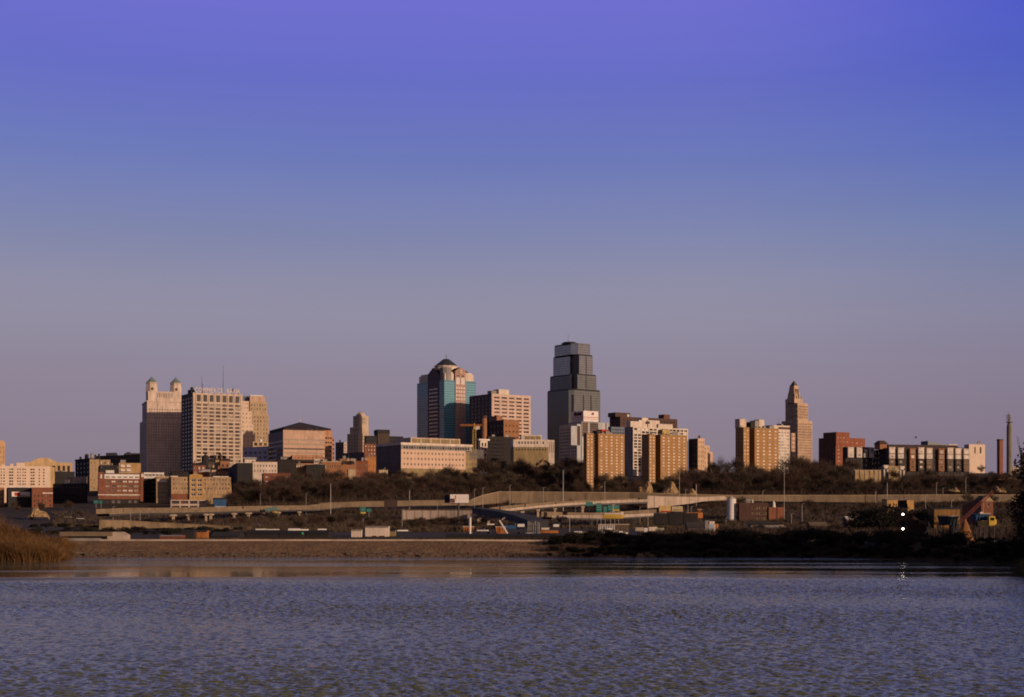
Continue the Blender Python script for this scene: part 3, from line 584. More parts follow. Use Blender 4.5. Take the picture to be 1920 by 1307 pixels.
b.add('aerial').tube((b.u(1083), 22, b.z(638.5)), (b.u(1083), 22, b.z(622)), .35, .1, METAL)
b.done()
# --- white topped hotel block with a dark wordmark
b = Bld('hotel_tower', 'white topped hotel with a dark wordmark, in front of the charcoal glass tower', 'hotel', 1071.5, 1094, 1122, 770, 2000, 35)
b.block(0, b.a, 0, b.b, b.z(790), b.z(770), mat('white panel', (0.80, 0.72, 0.68), var=.05), None, None, ROOFW)
for z in (781.8, 785): b.add('band').box(-.25, b.a + .1, -.25, b.b + .1, b.z(z) - .35, b.z(z) + .35, RED if z < 782 else PINK)
b.block(b.u(1089), b.u(1143), -2, 30, 0, b.z(791), SILVER, G(1, 30, .5, .9, .8, ((mat('dark grid glass', (0.05, 0.04, 0.04), rough=.3), 1),), nr=1, cols=[(1090, 1101), (1104, 1120)]), None)
for i in range(6):
    b.add('glazing_bar').box(b.u(1090), b.u(1120), -2.1, -2.01, b.z(793 + 4 * i) - .15, b.z(793 + 4 * i) + .15, PINK)
for i in range(4): b.add('glazing_bar').box(b.u(1091.5 + 2.5 * i) - .12, b.u(1091.5 + 2.5 * i) + .12, -2.2, -2.11, b.z(815), b.z(792), PINK)
b.block(-12, b.u(1089), -1, 40, 0, b.z(795.5), SILVER, G(1, 40, .5, .9, 4, ((DBRICK, 1),), nr=1, cols=[(1070, 1087)]), G(8, 6, .6, .4, 8, stuff=True))
b.add('fin').box(b.u(1134) - .3, b.u(1134) + 1.2, -2.3, -2.01, 20, b.z(791.5), DBRICK)
me = text_mesh('Marriott', 7.4, .2, mat('dark maroon lettering', (0.06, 0.012, 0.015)), shear=.35, bold=.3)
wd = max(v.co.x for v in me.vertices); o = link('wordmark', me, b.root, (-.3, b.v(1076.5), b.z(778.2)), 0); o.rotation_euler = (R(90), 0, R(-90)); k = (b.v(1076.5) - b.v(1091)) / wd; o.scale = (k, 1.0, 1)
me = text_mesh('M', 4.2, .2, mat('dark red emblem', (0.22, 0.03, 0.03)), shear=.3, bold=.3)
o = link('emblem', me, b.root, (b.u(1109), -.3, b.z(777))); o.rotation_euler = (R(90), 0, 0)
b.kit(2, 3, b.z(770)); b.done()
# --- deco power tower on the right
b = Bld('setback_stone_tower', 'slender tan stone tower stepping back to a pointed lantern top', 'skyscraper', 1467, 1496, 1523, 788, 2280, 38)
def vg(n): return G(n, 5, .45, .72, 5, ((GB, 2), (CURT, 1)), stuff=True, d=.5)
SS = mat('warm buff limestone', (0.56, 0.39, 0.27))
b.block(0, b.a, 0, b.v(1465.5), 0, b.z(788), SS, vg(12), vg(10))
b.block(2, b.u(1517), 2, b.v(1471), b.z(788), b.z(755), SS, vg(9), vg(8))
mx_, my_ = b.u(1494), b.v(1484)
hw = 6.8; cyy = 15.0; cx = b.u(1493) + cyy * math.tan(R(38)); y0 = cyy - hw
b.block(cx - hw * 1.45, cx + hw * 1.45, cyy - hw * 1.4, cyy + hw * 1.4, b.z(755), b.z(747), SS, None, None)
lt = b.add('lantern'); sq = lambda k: [(cx + hw * k * math.cos(R(45 + 90 * j)) * 1.414, cyy + hw * k * math.sin(R(45 + 90 * j)) * 1.414) for j in range(4)]
lt.prism(sq(1.12), b.z(747), b.z(735), SS, pt=sq(.92)); lt.prism(sq(.88), b.z(735), b.z(721.5), SS, pt=sq(.68)); lt.prism(sq(.66), b.z(721.5), b.z(712.5), mat('dark lantern glass', (0.12, 0.09, 0.08), rough=.4), pt=sq(.06))
for k_ in (-.35, .35): b.add('lantern_window').box(cx + hw * k_ - hw * .16, cx + hw * k_ + hw * .16, cyy - hw * .99, cyy - hw * .7, b.z(743), b.z(728), GB)
for i in range(4): b.add('pinnacle').box(cx - hw * 1.2 + hw * .8 * i - .6, cx - hw * 1.2 + hw * .8 * i + .6, cyy - hw * 1.35, cyy - hw * 1.2, b.z(747), b.z(738 + (i % 2) * 3), SS)
for k in range(8):                                      # shaded carved flank beside the sunny front
    b.add('spandrel').box(-.4 - .0, -.01, 1.0, 9.0, b.z(760 + 9 * k), b.z(755.5 + 9 * k), SS)
b.done()
# ================================================================ middle ground buildings
BL = ((BLIND_GLINT, 3), (CURT, 2), (GB, 1)); DK = ((GD, 3), (GB, 1)); MX = ((GD, 2), (GB, 1), (BLIND_GLINT, 1), (CURT, 1))
# --- federal block: pink front with three rows of small square windows
b = Bld('long_office_block', 'long pale pink office block with three rows of small square windows and a rooftop screen', 'office building', 705, 752, 873, 829, 1340, 34)
FP = mat('pink beige precast', (0.66, 0.46, 0.34), var=.07)
b.facade('W', 0, b.a, b.z(878), b.z(842.5), 0, FP, G(18, 10.4, .44, .44, 4.5, ((GM, 3), (CURT, 1), (GB, 1)), fr=STONE, nr=3, ml=.02, mr=.015))
b.facade('W', 0, b.a, 0, b.z(878), .6, OLIVE, None); b.facade('W', 0, b.u(885), b.z(842.5), b.z(834), .5, GREYC, G(26, 8, .7, .55, 2, ((GM, 1), (GN, 1)), stuff=True, nr=1))
b.facade('N', 0, b.b, b.z(884), b.z(829), 0, mat('plum grey precast', (0.16, 0.12, 0.125)), G(14, 5, .6, .3, 8, ((GD, 1),), stuff=True)); b.facade('N', .6, b.b, 0, b.z(884), .4, DARKC, None)  # side and its base get dark colours that stand for shade
b.block(b.a + .01, b.u(898), 3, 40, 0, b.z(838), OLIVE, G(7, 9.5, .5, .5, 8, ((GM, 1), (CURT, 1)), fr=OLIVE), None)
w_ = b.wall; w_.poly([(b.a, 0, 0), (b.a, b.b, 0), (b.a, b.b, b.z(834)), (b.a, 0, b.z(834))], FP)
b.add('cornice').box(-.4, b.u(886), -.4, b.b, b.z(834), b.z(829.5), CREAM, ROOFD)
mb = b.add('roof_screen'); mb.box(b.u(778), b.u(871), 8, 40, b.z(829.5), b.z(818.5), BEIGE, ROOFD)
for i in range(5): b.add('screen_panel').box(b.u(781 + 18.2 * i), b.u(796.5 + 18.2 * i), 7.7, 7.99, b.z(828.5), b.z(820.5), OLIVE)
for i in range(15): b.add('colonnette').box(b.u(884 + .0) + i * 1.05, b.u(884) + i * 1.05 + .4, 2.6, 2.98, b.z(856), b.z(838.5), GREYC)
b.done()
# --- white stair tower on the right of it
b = Bld('stair_tower', 'thin cream stair tower with dark openings beside the long pink office block', 'tower', 896, 900.5, 914, 826, 1450, 34)
b.main(CREAM, G(2, 9.6, .56, .72, 4, ((GD, 1),), fr=None, nr=6, ml=.1, mr=.08), None); b.add('canopy').box(-2.2, b.a + 2.2, -1, 7, b.h + .002, b.h + 1.6, ROOFW); b.done()
simple('dark_office', 'low black fronted office between the cream stair tower and the ribbon windowed block', 'office building', 912, 915, 967, 818, 1560, mat('soot brick', (0.026, 0.021, 0.02)), G(12, 7, .6, .5, 6, ((GD, 1), (GN, 1)), stuff=True), None, kit=2, seed=4)  # one even near black brick colour
b = Bld('ribbon_window_block', 'low cream office with one ribbon of windows below its white parapet', 'office building', 961, 962.5, 1029, 826, 1400, 6)
b.block(0, b.a, 0, 30, b.z(838), b.z(824), CREAM, G(11, 9, .62, .62, 3.2, ((GD, 2), (GN, 1), (BLIND_GLINT, 1)), fr=CREAM, nr=1), None); b.block(0.4, b.a - .4, 0.4, 29, 0, b.z(838), OLIVE, G(11, 9, .45, .4, 3, DK, nr=1), None)
b.block(b.a + .01, b.u(1040), 2, 26, 0, b.z(824.5), CREAM, G(3, 26, .3, .8, 3, ((OLIVE, 1),), nr=1), None)
b.pbox('roof_house', 979, 1017, 12, 815, 824, CREAM, 6, ROOFW)
for i in range(3): b.add('panel').box(b.u(986 + 10.6 * i), b.u(994.5 + 10.6 * i), 5.6, 5.98, b.z(823), b.z(817), OLIVE)
b.done()
# --- brick works with chimney
b = Bld('brick_loft', 'orange brick loft building with a dark flank in front of the tan gridded tower', 'building', 916, 944.5, 973.5, 787, 1650, 34)
b.main(OBRICK, G(4, 11, .5, .36, 9, ((GD, 2), (GB, 1)), fr=OBRICK, nr=4), G(4, 11, .4, .3, 9, ((GD, 1),), stuff=True), mn=DBRICK); b.add('stair_head').box(-.0 + 1, 9, b.b - 16, b.b - 4, b.h, b.z(778), OBRICK, ROOFD); b.kit(1, 2); b.done()  # flank brick darkened to carry the shade
mb = MB(); r0 = b.m(6.0); z0 = gz(xat(908, 1620), 1620) - 4; zt = zat(779.5, 1620)
tr = thing('brick_chimney', 'thick orange brick chimney with a dark cap, left of the orange loft building', 'chimney', (xat(908, 1620), 1620, z0))
mb = MB(); mb.tube((0, 0, 0), (0, 0, zt - z0 - 3), r0, r0 * .82, OBRICK, 12); mb.obj('shaft', tr); mb = MB(); mb.tube((0, 0, zt - z0 - 2.999), (0, 0, zt - z0), r0 * .95, r0 * .9, DBRICK, 12); mb.obj('cap', tr)
simple('brown_brick_block', 'plain brown brick block right beside the orange brick chimney', 'building', 897, 903, 919, 790, 1680, DBRICK, G(3, 10, .4, .4, 5, stuff=True), None)
# tower crane
cD = 1560; cx = xat(889.5, cD); z0 = gz(cx, cD) - 2
tr = thing('tower_crane', 'yellow orange tower crane with a pale counterweight before the teal glass tower', 'crane', (cx, cD, z0)); zz = lambda py: zat(py, cD) - z0
mb = MB(); hw = 1.5
for sx in (-1, 1):
    for sy in (-1, 1): mb.box(sx * hw - .25, sx * hw + .25, sy * hw - .25, sy * hw + .25, 0, zz(805), YELLOW)
z = 0
while z < zz(806) - 3: 
    for sy in (-1, 1): mb.tube((-hw, sy * hw, z), (hw, sy * hw, z + 3), .16, .16, YELLOW, 4)
    z += 3
mb.obj('mast', tr); x0, x1 = xat(863, cD) - cx, xat(902, cD) - cx
mb = MB(); 
for y, zq in ((-.9, zz(798.5)), (.9, zz(798.5)), (0, zz(796))): mb.tube((x0, y, zq), (x1, y, zq), .3, .3, ORANGE, 5)
x = x0
while x < x1: mb.tube((x, -.9, zz(798.5)), (x + 1.5, 0, zz(796)), .18, .18, ORANGE, 4); mb.tube((x + 1.5, 0, zz(796)), (x + 3, .9, zz(798.5)), .18, .18, ORANGE, 4); x += 3
mb.obj('jib', tr); mb = MB(); mb.tube((0, 0, zz(805)), (0, 0, zz(793)), 1.3, .3, YELLOW, 4); mb.obj('apex', tr)
mb = MB(); mb.box(x1 - 6, x1 - 1.5, -1.2, 1.2, zz(805), zz(799), CREAM); mb.obj('counterweight', tr)
mb = MB(); mb.box(1.0, 3.6, -1.1, 1.1, zz(806), zz(802), WHITE); mb.box(1.2, 3.4, -1.15, -1.11, zz(804.4), zz(802.6), GD); mb.obj('cab', tr)
# --- three yellow brick housing slabs
def slab(label, pl, pc, wing, rec, pr, pt, D, th, ncol, extras, wr):
    b = Bld('housing_slab', label, 'apartment block', pl, pc, pr, pt, D, th, 'yellow brick housing slabs on the bluff')
    xw, xr = b.u(wing), b.u(rec); g = 1
    b.facade('W', 0, xw, 0, b.h, 0, YBRICK, G(2, wr, .4, .4, 3.5, ((BLIND_GLINT, 5), (GB, 1)), fr=WHITE, ml=.0, mr=.0, d=.12))
    b.facade('N', 0, b.b, 0, b.h, 0, YBRICK, G(4, wr, .28, .36, 3.5, ((GD, 2), (BLIND_GLINT, 1)), fr=WHITE))
    dp = min(12, b.b * .7); w_ = b.wall
    w_.poly([(xw, 0, 0), (xw, dp, 0), (xw, dp, b.h), (xw, 0, b.h)], YBRICK); w_.poly([(xr, dp, 0), (xr, 0, 0), (xr, 0, b.h), (xr, dp, b.h)], YBRICK)
    b.facade('W', xw, xr, 0, b.h, dp, DBRICK, G(1, wr, .5, .4, 3.5, ((GD, 1),), fr=None))  # back of the recess coloured dark brown as its shadow
    b.facade('W', xr, b.a, 0, b.h, 0, YBRICK, G(ncol, wr, .34, .4, 3.5, ((WHITE, 3), (BLIND_GLINT, 4), (CURT, 1), (GB, 1)), fr=WHITE, ml=.02, mr=.0, d=.12))  # white panes paint the sun glint on the windows
    w_.poly([(b.a, 0, 0), (b.a, b.b, 0), (b.a, b.b, b.h), (b.a, 0, b.h)], YBRICK)
    b.roof.poly([(0, 0, b.h), (xw, 0, b.h), (xw, dp, b.h), (xr, dp, b.h), (xr, 0, b.h), (b.a, 0, b.h), (b.a, b.b, b.h), (0, b.b, b.h)], ROOFD)
    b.add('coping').box(-.15, xw, -.15, b.b, b.h + .002, b.h + .5, TBRICK); b.add('coping').box(xr, b.a + .15, -.15, b.b, b.h + .002, b.h + .5, TBRICK)
    for nm, pa, pb_, pt_, m_, y0 in extras:
        mb = b.add(nm); mb.box(b.u(pa), b.u(pb_), y0, y0 + 6, b.h + .5, b.z(pt_), m_, ROOFD); mb.box(b.u(pa) - .15, b.u(pb_) + .15, y0 - .15, y0 + 6.15, b.z(pt_), b.z(pt_) + .3, m_)
        b.add('door').box(b.u(pa) + .6, b.u(pa) + 1.6, y0 - .06, y0 - .01, b.h + .5, b.h + 2.4, GD)
    b.kit(3, int(pc), x0=xr + 1, y0=1.5); return b
slab('yellow brick housing slab with a red box on its roof', 1094, 1100, 1113, 1122, 1171, 813, 1090, 33, 5, (('roof_house', 1134, 1147, 804, RED, 4), ('roof_house', 1127, 1133, 806.5, DBRICK, 5)), 5.6).done()
slab('yellow brick housing slab with a yellow roof hut, in front of the white gridded hotel', 1203, 1217, 1229, 1238.5, 1288, 815, 1170, 33, 5, (('roof_house', 1248, 1262, 804.5, mat('mustard render', (0.5, 0.36, 0.13)), 4), ('roof_vent', 1227, 1231, 812.6, WHITE, 3)), 5.9).done()
slab('yellow brick housing slab overlapping a white windowed block at its right end', 1379, 1394, 1405, 1415, 1460, 802, 1190, 33, 4, (('roof_house', 1401, 1413, 784.5, BEIGE, 9), ('roof_house', 1428, 1436, 786.5, GREYC, 8), ('roof_house', 1437, 1447, 784, CREAM, 9), ('roof_vent', 1417, 1424, 790, DARKC, 6)), 6.3).done()
b = Bld('white_window_block', 'slim white block of gridded windows just left of the pointed stone tower', 'apartment block', 1430, 1448, 1481, 797, 1330, 33)
b.main(CREAM, G(6, 5.8, .66, .55, 12, ((GD, 1), (BLIND_GLINT, 1), (GM, 1)), fr=WHITE), None); b.add('louvre_band').box(b.u(1460), b.a, -.2, -.01, b.z(804), b.z(800), DBRICK); b.kit(2, 8); b.done()
simple('narrow_hotel', 'narrow pinkish building wedged between the white windowed block and the pointed stone tower', 'building', 1480, 1484, 1491, 812, 1400, PINK, G(2, 8, .4, .5, 4, ((GD, 1),), fr=PINK), None)
# --- gridded hotel with brown block behind
b = Bld('grid_hotel', 'white framed hotel slab with a fine grid of windows and a cream roofline', 'hotel', 1171, 1187, 1290, 798, 1420, 33)
b.block(0, b.a, 0, b.b, 0, b.z(800), CREAM, G(14, 5.6, .76, .66, 2.4, ((GD, 4), (BLIND_GLINT, 3), (GM, 2)), fr=None, ml=.01, mr=.01, d=.5), G(3, 5.6, .3, .4, 6, ((GD, 1),), stuff=True), mn=GREYC)
for pa, pb_, pt_, y in ((1188, 1206, 789, 5), (1206, 1222, 786, 7), (1222, 1244, 785.5, 6), (1239, 1266, 792, 4), (1214, 1226, 781, 9)): b.pbox('roof_house', pa, pb_, 7, pt_, 800, CREAM, y, ROOFW)
b.add('roof_opening').box(b.u(1219), b.u(1225), 5.8, 5.98, b.z(792.5), b.z(788), GD)
b.done()
b = Bld('brown_slab', 'dark brown slab with two roof towers behind the white gridded hotel', 'apartment block', 1143, 1163, 1270, 781, 1600, 33)
b.main(DBRICK, G(16, 7, .5, .4, 5, ((GN, 1), (GD, 1)), stuff=True), G(4, 7, .4, .4, 5, stuff=True)); b.pbox('stair_head', 1158, 1186, 14, 773, 781, DBRICK, 4); b.pbox('stair_head', 1248, 1259, 10, 772.5, 781, mat('chocolate brick', (0.16, 0.075, 0.05)), 3)
b.add('roof_opening').box(b.u(1180), b.u(1184), 3.8, 3.98, b.z(780), b.z(776), BLIND_GLINT); b.done()
simple('dark_low_wing', 'blue grey low wing between the red roofed slab and the white gridded hotel', 'building', 1140, 1146, 1190, 800, 1500, BLUEG, G(9, 6, .6, .4, 4, ((GN, 1),), stuff=True), None)
# --- small cream pile on the ridge
b = Bld('cream_terrace', 'small cream building stepping down to the right on the tree covered ridge', 'building', 1291, 1308.5, 1321, 822, 1450, 33)
b.main(mat('buff stone', (0.62, 0.42, 0.28)), G(3, 9, .3, .4, 5, ((CURT, 2), (GB, 1)), fr=STONE2), G(3, 8, .4, .3, 6, ((GN, 1), (GM, 1)), stuff=True), mn=DARKC)  # near black flank colour puts the shade on the left side
b.block(b.a + .01, b.u(1333), 2, 18, 0, b.z(834.5), mat('buff stone', ()), G(2, 9, .4, .4, 4, ((CURT, 1),), fr=STONE2), None); b.block(b.u(1333) + .01, b.u(1342), 4, 18, 0, b.z(846), mat('buff stone', ()), None, None)
b.kit(2, 4, y1=10); b.done()
# --- red brick block on the ridge
b = Bld('red_ridge_block', 'red brick block with a taller centre on the ridge right of the pointed stone tower', 'apartment block', 1535, 1567, 1622, 820, 1330, 33)
RB2 = mat('deep red brick', (0.27, 0.085, 0.045), scale=.6)
b.main(RB2, G(6, 7, .28, .35, 8, ((BLIND_GLINT, 2), (GD, 1), (CURT, 1)), fr=STONE2), G(4, 7, .3, .35, 8, ((GN, 1),), stuff=True), mn=DBRICK)  # dark brown brick paints the shade on the left flank
b.block(b.u(1567) + .02, b.u(1592), -.5, 16, b.z(836), b.z(810), RB2, G(4, 7.5, .3, .34, 9, ((BLIND_GLINT, 2), (CURT, 1)), fr=STONE2, nr=3), None, mn=DBRICK); b.kit(2, 3); b.done()
# --- left of centre
simple('blue_grey_office', 'shaded blue grey office with square dark windows under the tan tower', 'office building', 455, 503, 504, 838, 2000, mat('blue grey render', (0.52, 0.48, 0.55)), None, G(5, 9, .56, .5, 8, ((GN, 2), (GD, 1)), fr=BLUEG), th=50, trim=(CREAM, 1.2))
b = Bld('orange_podium', 'low orange lit building with a white roof tank at the foot of the tan tower', 'building', 472, 474, 503, 828, 2150, 25); b.main(STONE2, G(3, 9, .6, .6, 2, DK, nr=1), None); b.add('roof_tank').tube((b.u(491), 6, b.h), (b.u(491), 6, b.z(823)), 2.2, 1.4, WHITE, 10); b.done()
simple('plum_block', 'dark plum block between the pyramid roofed office and the deco tower', 'building', 629, 644, 645, 829, 1900, mat('plum brick', (0.13, 0.095, 0.105)), None, G(3, 7, .5, .4, 5, stuff=True), th=50, kit=1)
simple('thin_cream_block', 'sliver of cream wall just left of the deco tower', 'building', 644, 645, 650, 829, 1950, STONE, G(1, 6, .4, .4, 4, stuff=True), None)
b = Bld('banded_office', 'black office with white window bands and a square roof tower', 'office building', 683, 686, 756, 817, 1650, 20)
b.main(DARKC, G(2, 7.5, .9, .36, 4, ((GM, 1), (GN, 1)), nr=2, cols=[(686, 707), (729, 753)]), None); mb = b.add('roof_tower'); mb.box(b.u(708), b.u(730), -1, 16, b.z(840), b.z(812.5), mat('umber brick', (0.075, 0.052, 0.04))); mb.box(b.u(708) - .3, b.u(730) + .3, -1.3, 16.3, b.z(812.4), b.z(805), DARKC)
b.done()
simple('dark_annexe', 'low black annexe between the banded office and the teal glass tower', 'building', 752, 755, 783, 821, 1700, DARKC, G(6, 7, .5, .4, 3, stuff=True), None, th=20)
simple('brick_shop_block', 'small red brick block with pale windows tucked under the banded office', 'building', 682, 683, 706, 832, 1560, RBRICK, G(4, 7, .4, .42, 3, ((BLIND_GLINT, 2), (CURT, 1), (GD, 1)), fr=STONE), None, th=22)
simple('deep_shade_block', 'wide shaded block low behind the brick rows left of the long pink office', 'building', 630, 684, 686, 848, 1750, mat('plum brick', ()), None, G(9, 6, .5, .4, 4, ((GN, 1),), stuff=True), th=50)
# --- row of low brick buildings along the bluff edge
low = [('dark_shed', 'long black roofed shed at the bluff edge left of the brick rows', 'shed', 520, 522, 560, 868, 1290, DARKC, None, 5), ('tan_shop', 'small tan shop with lit upper windows in the low bluff edge row', 'shop', 548, 550, 573, 870, 1260, TBRICK, G(5, 9, .5, .5, 2, BL, nr=1), 12),
       ('dark_hall', 'flat black hall in front of the pyramid roofed office', 'building', 572, 574, 610, 872, 1245, DARKC, G(7, 8, .5, .4, 5, stuff=True), 9), ('pale_hut', 'little pale hut with gridded glazing among the brick rows', 'building', 588, 589, 600, 861, 1330, CREAM, G(3, 8, .7, .6, 2, ((GM, 1), (CURT, 1)), nr=1), 10),
       ('brick_row_house', 'orange brick row building with narrow pale windows', 'building', 600, 603, 640, 866, 1290, OBRICK, G(8, 13, .4, .44, 6, ((BLIND_GLINT, 1), (GD, 2)), fr=STONE2, nr=2), 12), ('brick_row_house', 'orange brick building with two black loading bays', 'building', 634, 637, 668, 861, 1300, OBRICK, G(2, 22, .6, .3, 3, ((GD, 1),), nr=1), 12),
       ('brick_row_house', 'reddish brick building beside the two black loading bays', 'building', 664, 667, 690, 865, 1305, RBRICK, G(5, 10, .4, .4, 5, ((GB, 1), (CURT, 1)), fr=STONE2), 12), ('brick_row_house', 'bright orange brick gable end next to the long pink office', 'building', 684, 687, 705, 857, 1320, mat('bright orange brick', (0.46, 0.20, 0.07), scale=.6), G(2, 14, .2, .4, 14, ((CURT, 1),), fr=OBRICK), 14),
       ('black_terrace', 'black terrace building with a pale cornice left of the red brick flats', 'building', 428, 445, 474, 868, 1180, DARKC, G(6, 8, .4, .4, 5, ((GN, 1),), stuff=True), 14), ('black_terrace', 'plain black block right of the cream flat with square windows', 'building', 519, 522, 556, 862, 1230, mat('soot brick', (0.04, 0.032, 0.03)), G(6, 9, .4, .4, 5, stuff=True), 10),
       ('garage_shed', 'tan garage with two black slots at the foot of the long pink office', 'garage', 708, 711, 727, 882, 1235, mat('cream garage wall', (0.56, 0.42, 0.26)), G(1, 7, .85, .35, 5, ((GD, 1),), nr=2), 20), ('terrace_wall_house', 'flat topped tan terrace half hidden in trees below the brick rows', 'building', 651, 653, 667, 881, 1235, STONE2, None, 10)]
for i, (nm, lb, ct, pl, pc, pr, pt, D, mw, g, th) in enumerate(low): simple(nm, lb, ct, pl, pc, pr, pt, D, mw, g, None, th=th, kit=2, seed=20 + i, trim=(CREAM if i in (4, 8) else mw, .8))
for i, (px, py) in enumerate(((653, 858), (660, 858.5), (664, 859), (680, 857), (686, 857))):
    D = 1290; mb = MB(); h = D / F * 5; mb.box(-h * .3, h * .3, -1, 1, 0, h, GALV); mb.box(-h * .36, h * .36, -1.1, 1.1, h, h * 1.12, METAL)
    tag(mb.obj('rooftop_unit', None, P(px, py + 6, D)), 'grey rooftop vent on the brick row roofs, %s' % ('leftmost of five', 'second of five from the left', 'middle of five', 'fourth of five from the left', 'rightmost of five')[i], 'vent', 'rooftop ventilation units on the brick rows')
b = Bld('orange_canopy_hall', 'long orange brick hall with a black lean-to roof below the pyramid roofed office', 'building', 536, 548, 605, 853, 1500, 12); b.main(mat('salmon brick', ()), G(8, 8, .3, .3, 4, ((GB, 1),), fr=None, nr=1), None, mn=DARKC); b.add('lean_to').prism([(2, -6), (b.a, -6), (b.a, -.05), (2, -.05)], b.z(866), b.z(862), ROOFD); b.done()
simple('cream_flat', 'cream three storey flat with square dark windows above the red brick flats', 'apartment block', 470, 473.5, 520, 866, 1190, CREAM, G(8, 9.5, .44, .5, 5, ((GB, 2), (GD, 1), (CURT, 1)), fr=CREAM, nr=2), None, th=10, trim=(RBRICK, 1.0))
b = Bld('white_roof_hall', 'small building with a sloping white roof right of the lettered bank tower', 'building', 457, 459, 480, 861, 1330, 10); b.main(CREAM, None, None); b.add('shed_roof').gable(-1, b.a + 1, -1, b.b + 1, b.h + .01, b.h + 2.6, ROOFW, 'x', CREAM); b.done()
simple('red_flats', 'red brick flats with scattered lit windows half hidden by bare trees', 'apartment block', 491, 494, 545, 888, 1110, RBRICK, G(5, 8, .62, .5, 4.5, ((BLIND_GLINT, 2), (GB, 2), (CURT, 1)), fr=DBRICK, nr=2), None, th=8, trim=(RBRICK, 1))
# town houses in front of the bank tower
b = Bld('turret_house', 'dark turreted brown town house in front of the lettered bank tower', 'house', 372, 381, 405, 866, 1500, 25); b.main(mat('umber brick', ()), G(3, 9, .35, .5, 5, ((GD, 1), (CURT, 1)), fr=STONE2), None, mn=DARKC)
t = b.add('turret'); t.tube((3, 3, b.h - 8), (3, 3, b.z(857)), 4.2, 4.0, DARKC, 8); t.cone(3, 3, 4.9, b.z(857), b.z(851), ROOFD, 8); b.add('hip_roof').gable(3, b.a, 0, b.b, b.h + .01, b.z(860), ROOFD, 'x', DBRICK); b.done()
for nm, lb, pl, pc, pr, pt, D, mw, g in (('town_house', 'red brick town house with two pale windows below the turreted house', 360, 362, 386, 872, 1330, RBRICK, G(3, 9, .5, .5, 3, BL, fr=STONE, nr=2)), ('town_house', 'tan brick town house right of the turreted house', 402, 404, 414, 862, 1420, TBRICK, G(2, 10, .4, .5, 4, DK, fr=STONE)),
                                ('town_house', 'orange brick town house with a dark round window at the right end of its row', 411, 413, 431, 864, 1400, OBRICK, G(2, 12, .36, .5, 6, ((GD, 1),), fr=None)), ('town_house', 'small pale gabled house in front of the tan and orange town houses', 396, 397, 406, 881, 1290, mat('buff stone', ()), G(2, 8, .4, .5, 4, BL, fr=None)),
                                ('town_house', 'brick house with a white sloping roof behind the tan apartment block', 372, 374, 393, 885, 1240, RBRICK, None), ('town_house', 'low orange house in front of the town house row', 405, 407, 428, 882, 1260, OBRICK, G(4, 8, .4, .4, 4, BL, fr=None))):
    b = Bld(nm, lb, 'house', pl, pc, pr, pt, D, 14, 'brick town houses below the bank tower'); b.main(mw, g, None); b.add('gable_roof').gable(-.5, b.a + .5, -.5, b.b * .6, b.h + .01, b.h + 2.4, ROOFW if 'white' in lb else ROOFD, 'x', mw); b.add('chimney').box(1, 2.2, 3, 4.2, b.h + .5, b.h + 4, mw); b.done()
simple('shade_slab', 'black shaded building low between the twin cone tower and the town houses', 'building', 318, 322, 372, 884, 1330, mat('soot brick', ()), G(8, 8, .4, .4, 4, stuff=True), None, th=5, kit=3, seed=9)
# ================================================================ river market, left edge
b = Bld('tan_edge_tower', 'orange tan tower with chamfered corners cut by the left edge of the photo', 'skyscraper', -30, -22, 9.5, 829, 2100, 20); b.main(mat('ochre stone', (0.58, 0.36, 0.2)), G(6, 9, .3, .4, 8, ((GB, 1), (CURT, 2)), fr=STONE2), None); b.add('crown').prism([(1, 1), (b.a - 3, 1), (b.a - 1, 3), (b.a - 1, b.b - 1), (1, b.b - 1)], b.h, b.z(825.5), mat('ochre stone', ())); b.done()
b = Bld('pale_flats', 'long pale pink apartment block with paired windows at the left edge', 'apartment block', -42, -38, 94.5, 873, 1120, 9)
cols = []
for c0 in (1.0, 6.4, 17, 21.3, 32.2, 36.4, 42, 46, 57, 61.3, 72.4, 81): cols.append((c0, c0 + (3.6 if c0 in (17, 21.3, 57, 61.3) else 2.4)))
cols = [(-30, -27), (-22, -19), (-12, -8)] + cols
b.facade('W', 0, b.a, b.z(914), b.z(873), 0, PALE, G(1, 5.62, 1, .52, 4.8, ((GB, 2), (GD, 2), (CURT, 1)), fr=None, cols=cols))
b.facade('W', 0, b.u(8), 0, b.z(914), 0.4, OBRICK, None); b.wall.poly([(b.a, 0, 0), (b.a, 16, 0), (b.a, 16, b.h), (b.a, 0, b.h)], PALE); b.roof.poly([(0, 0, b.h), (b.a, 0, b.h), (b.a, 16, b.h), (0, 16, b.h)], ROOFD)
b.add('stair_tower').box(b.u(8), b.u(14.5), -.3, 6, 0, b.z(914), PALE)
b.add('corner_bay').box(b.a + .01, b.a + b.m(8), 1, 14, 0, b.h - .6, mat('straw stucco', (0.52, 0.36, 0.18)))
for pa, pb_, pt_ in ((3, 10, 870), (19, 25, 868.5), (31, 47, 866.5)): b.pbox('roof_house', pa, pb_, 7, pt_, 873, PALE, 4)
b.wall.poly([(b.u(8), .45, 0), (b.a, .45, 0), (b.a, .45, b.z(914)), (b.u(8), .45, b.z(914))], DBRICK); b.done()
b = Bld('civic_hall', 'tan hall with a curved top and tall dark openings behind the pale flats', 'civic building', 30, 45, 136, 866.5, 1450, 16)
b.main(mat('honey limestone', (0.56, 0.38, 0.2)), G(5, 40, .5, .9, 6, ((GN, 1), (GD, 1)), nr=1, cols=[(98, 103.5), (108, 113), (117, 122), (126, 131)], d=1.0), None)
x0, x1 = b.u(58), b.u(107); prof = [(x0 + (x1 - x0) * i / 10, b.h + b.m(9) * math.sin(math.pi * (i + .6) / 11.2)) for i in range(11)]
mb = b.add('vaulted_roof')
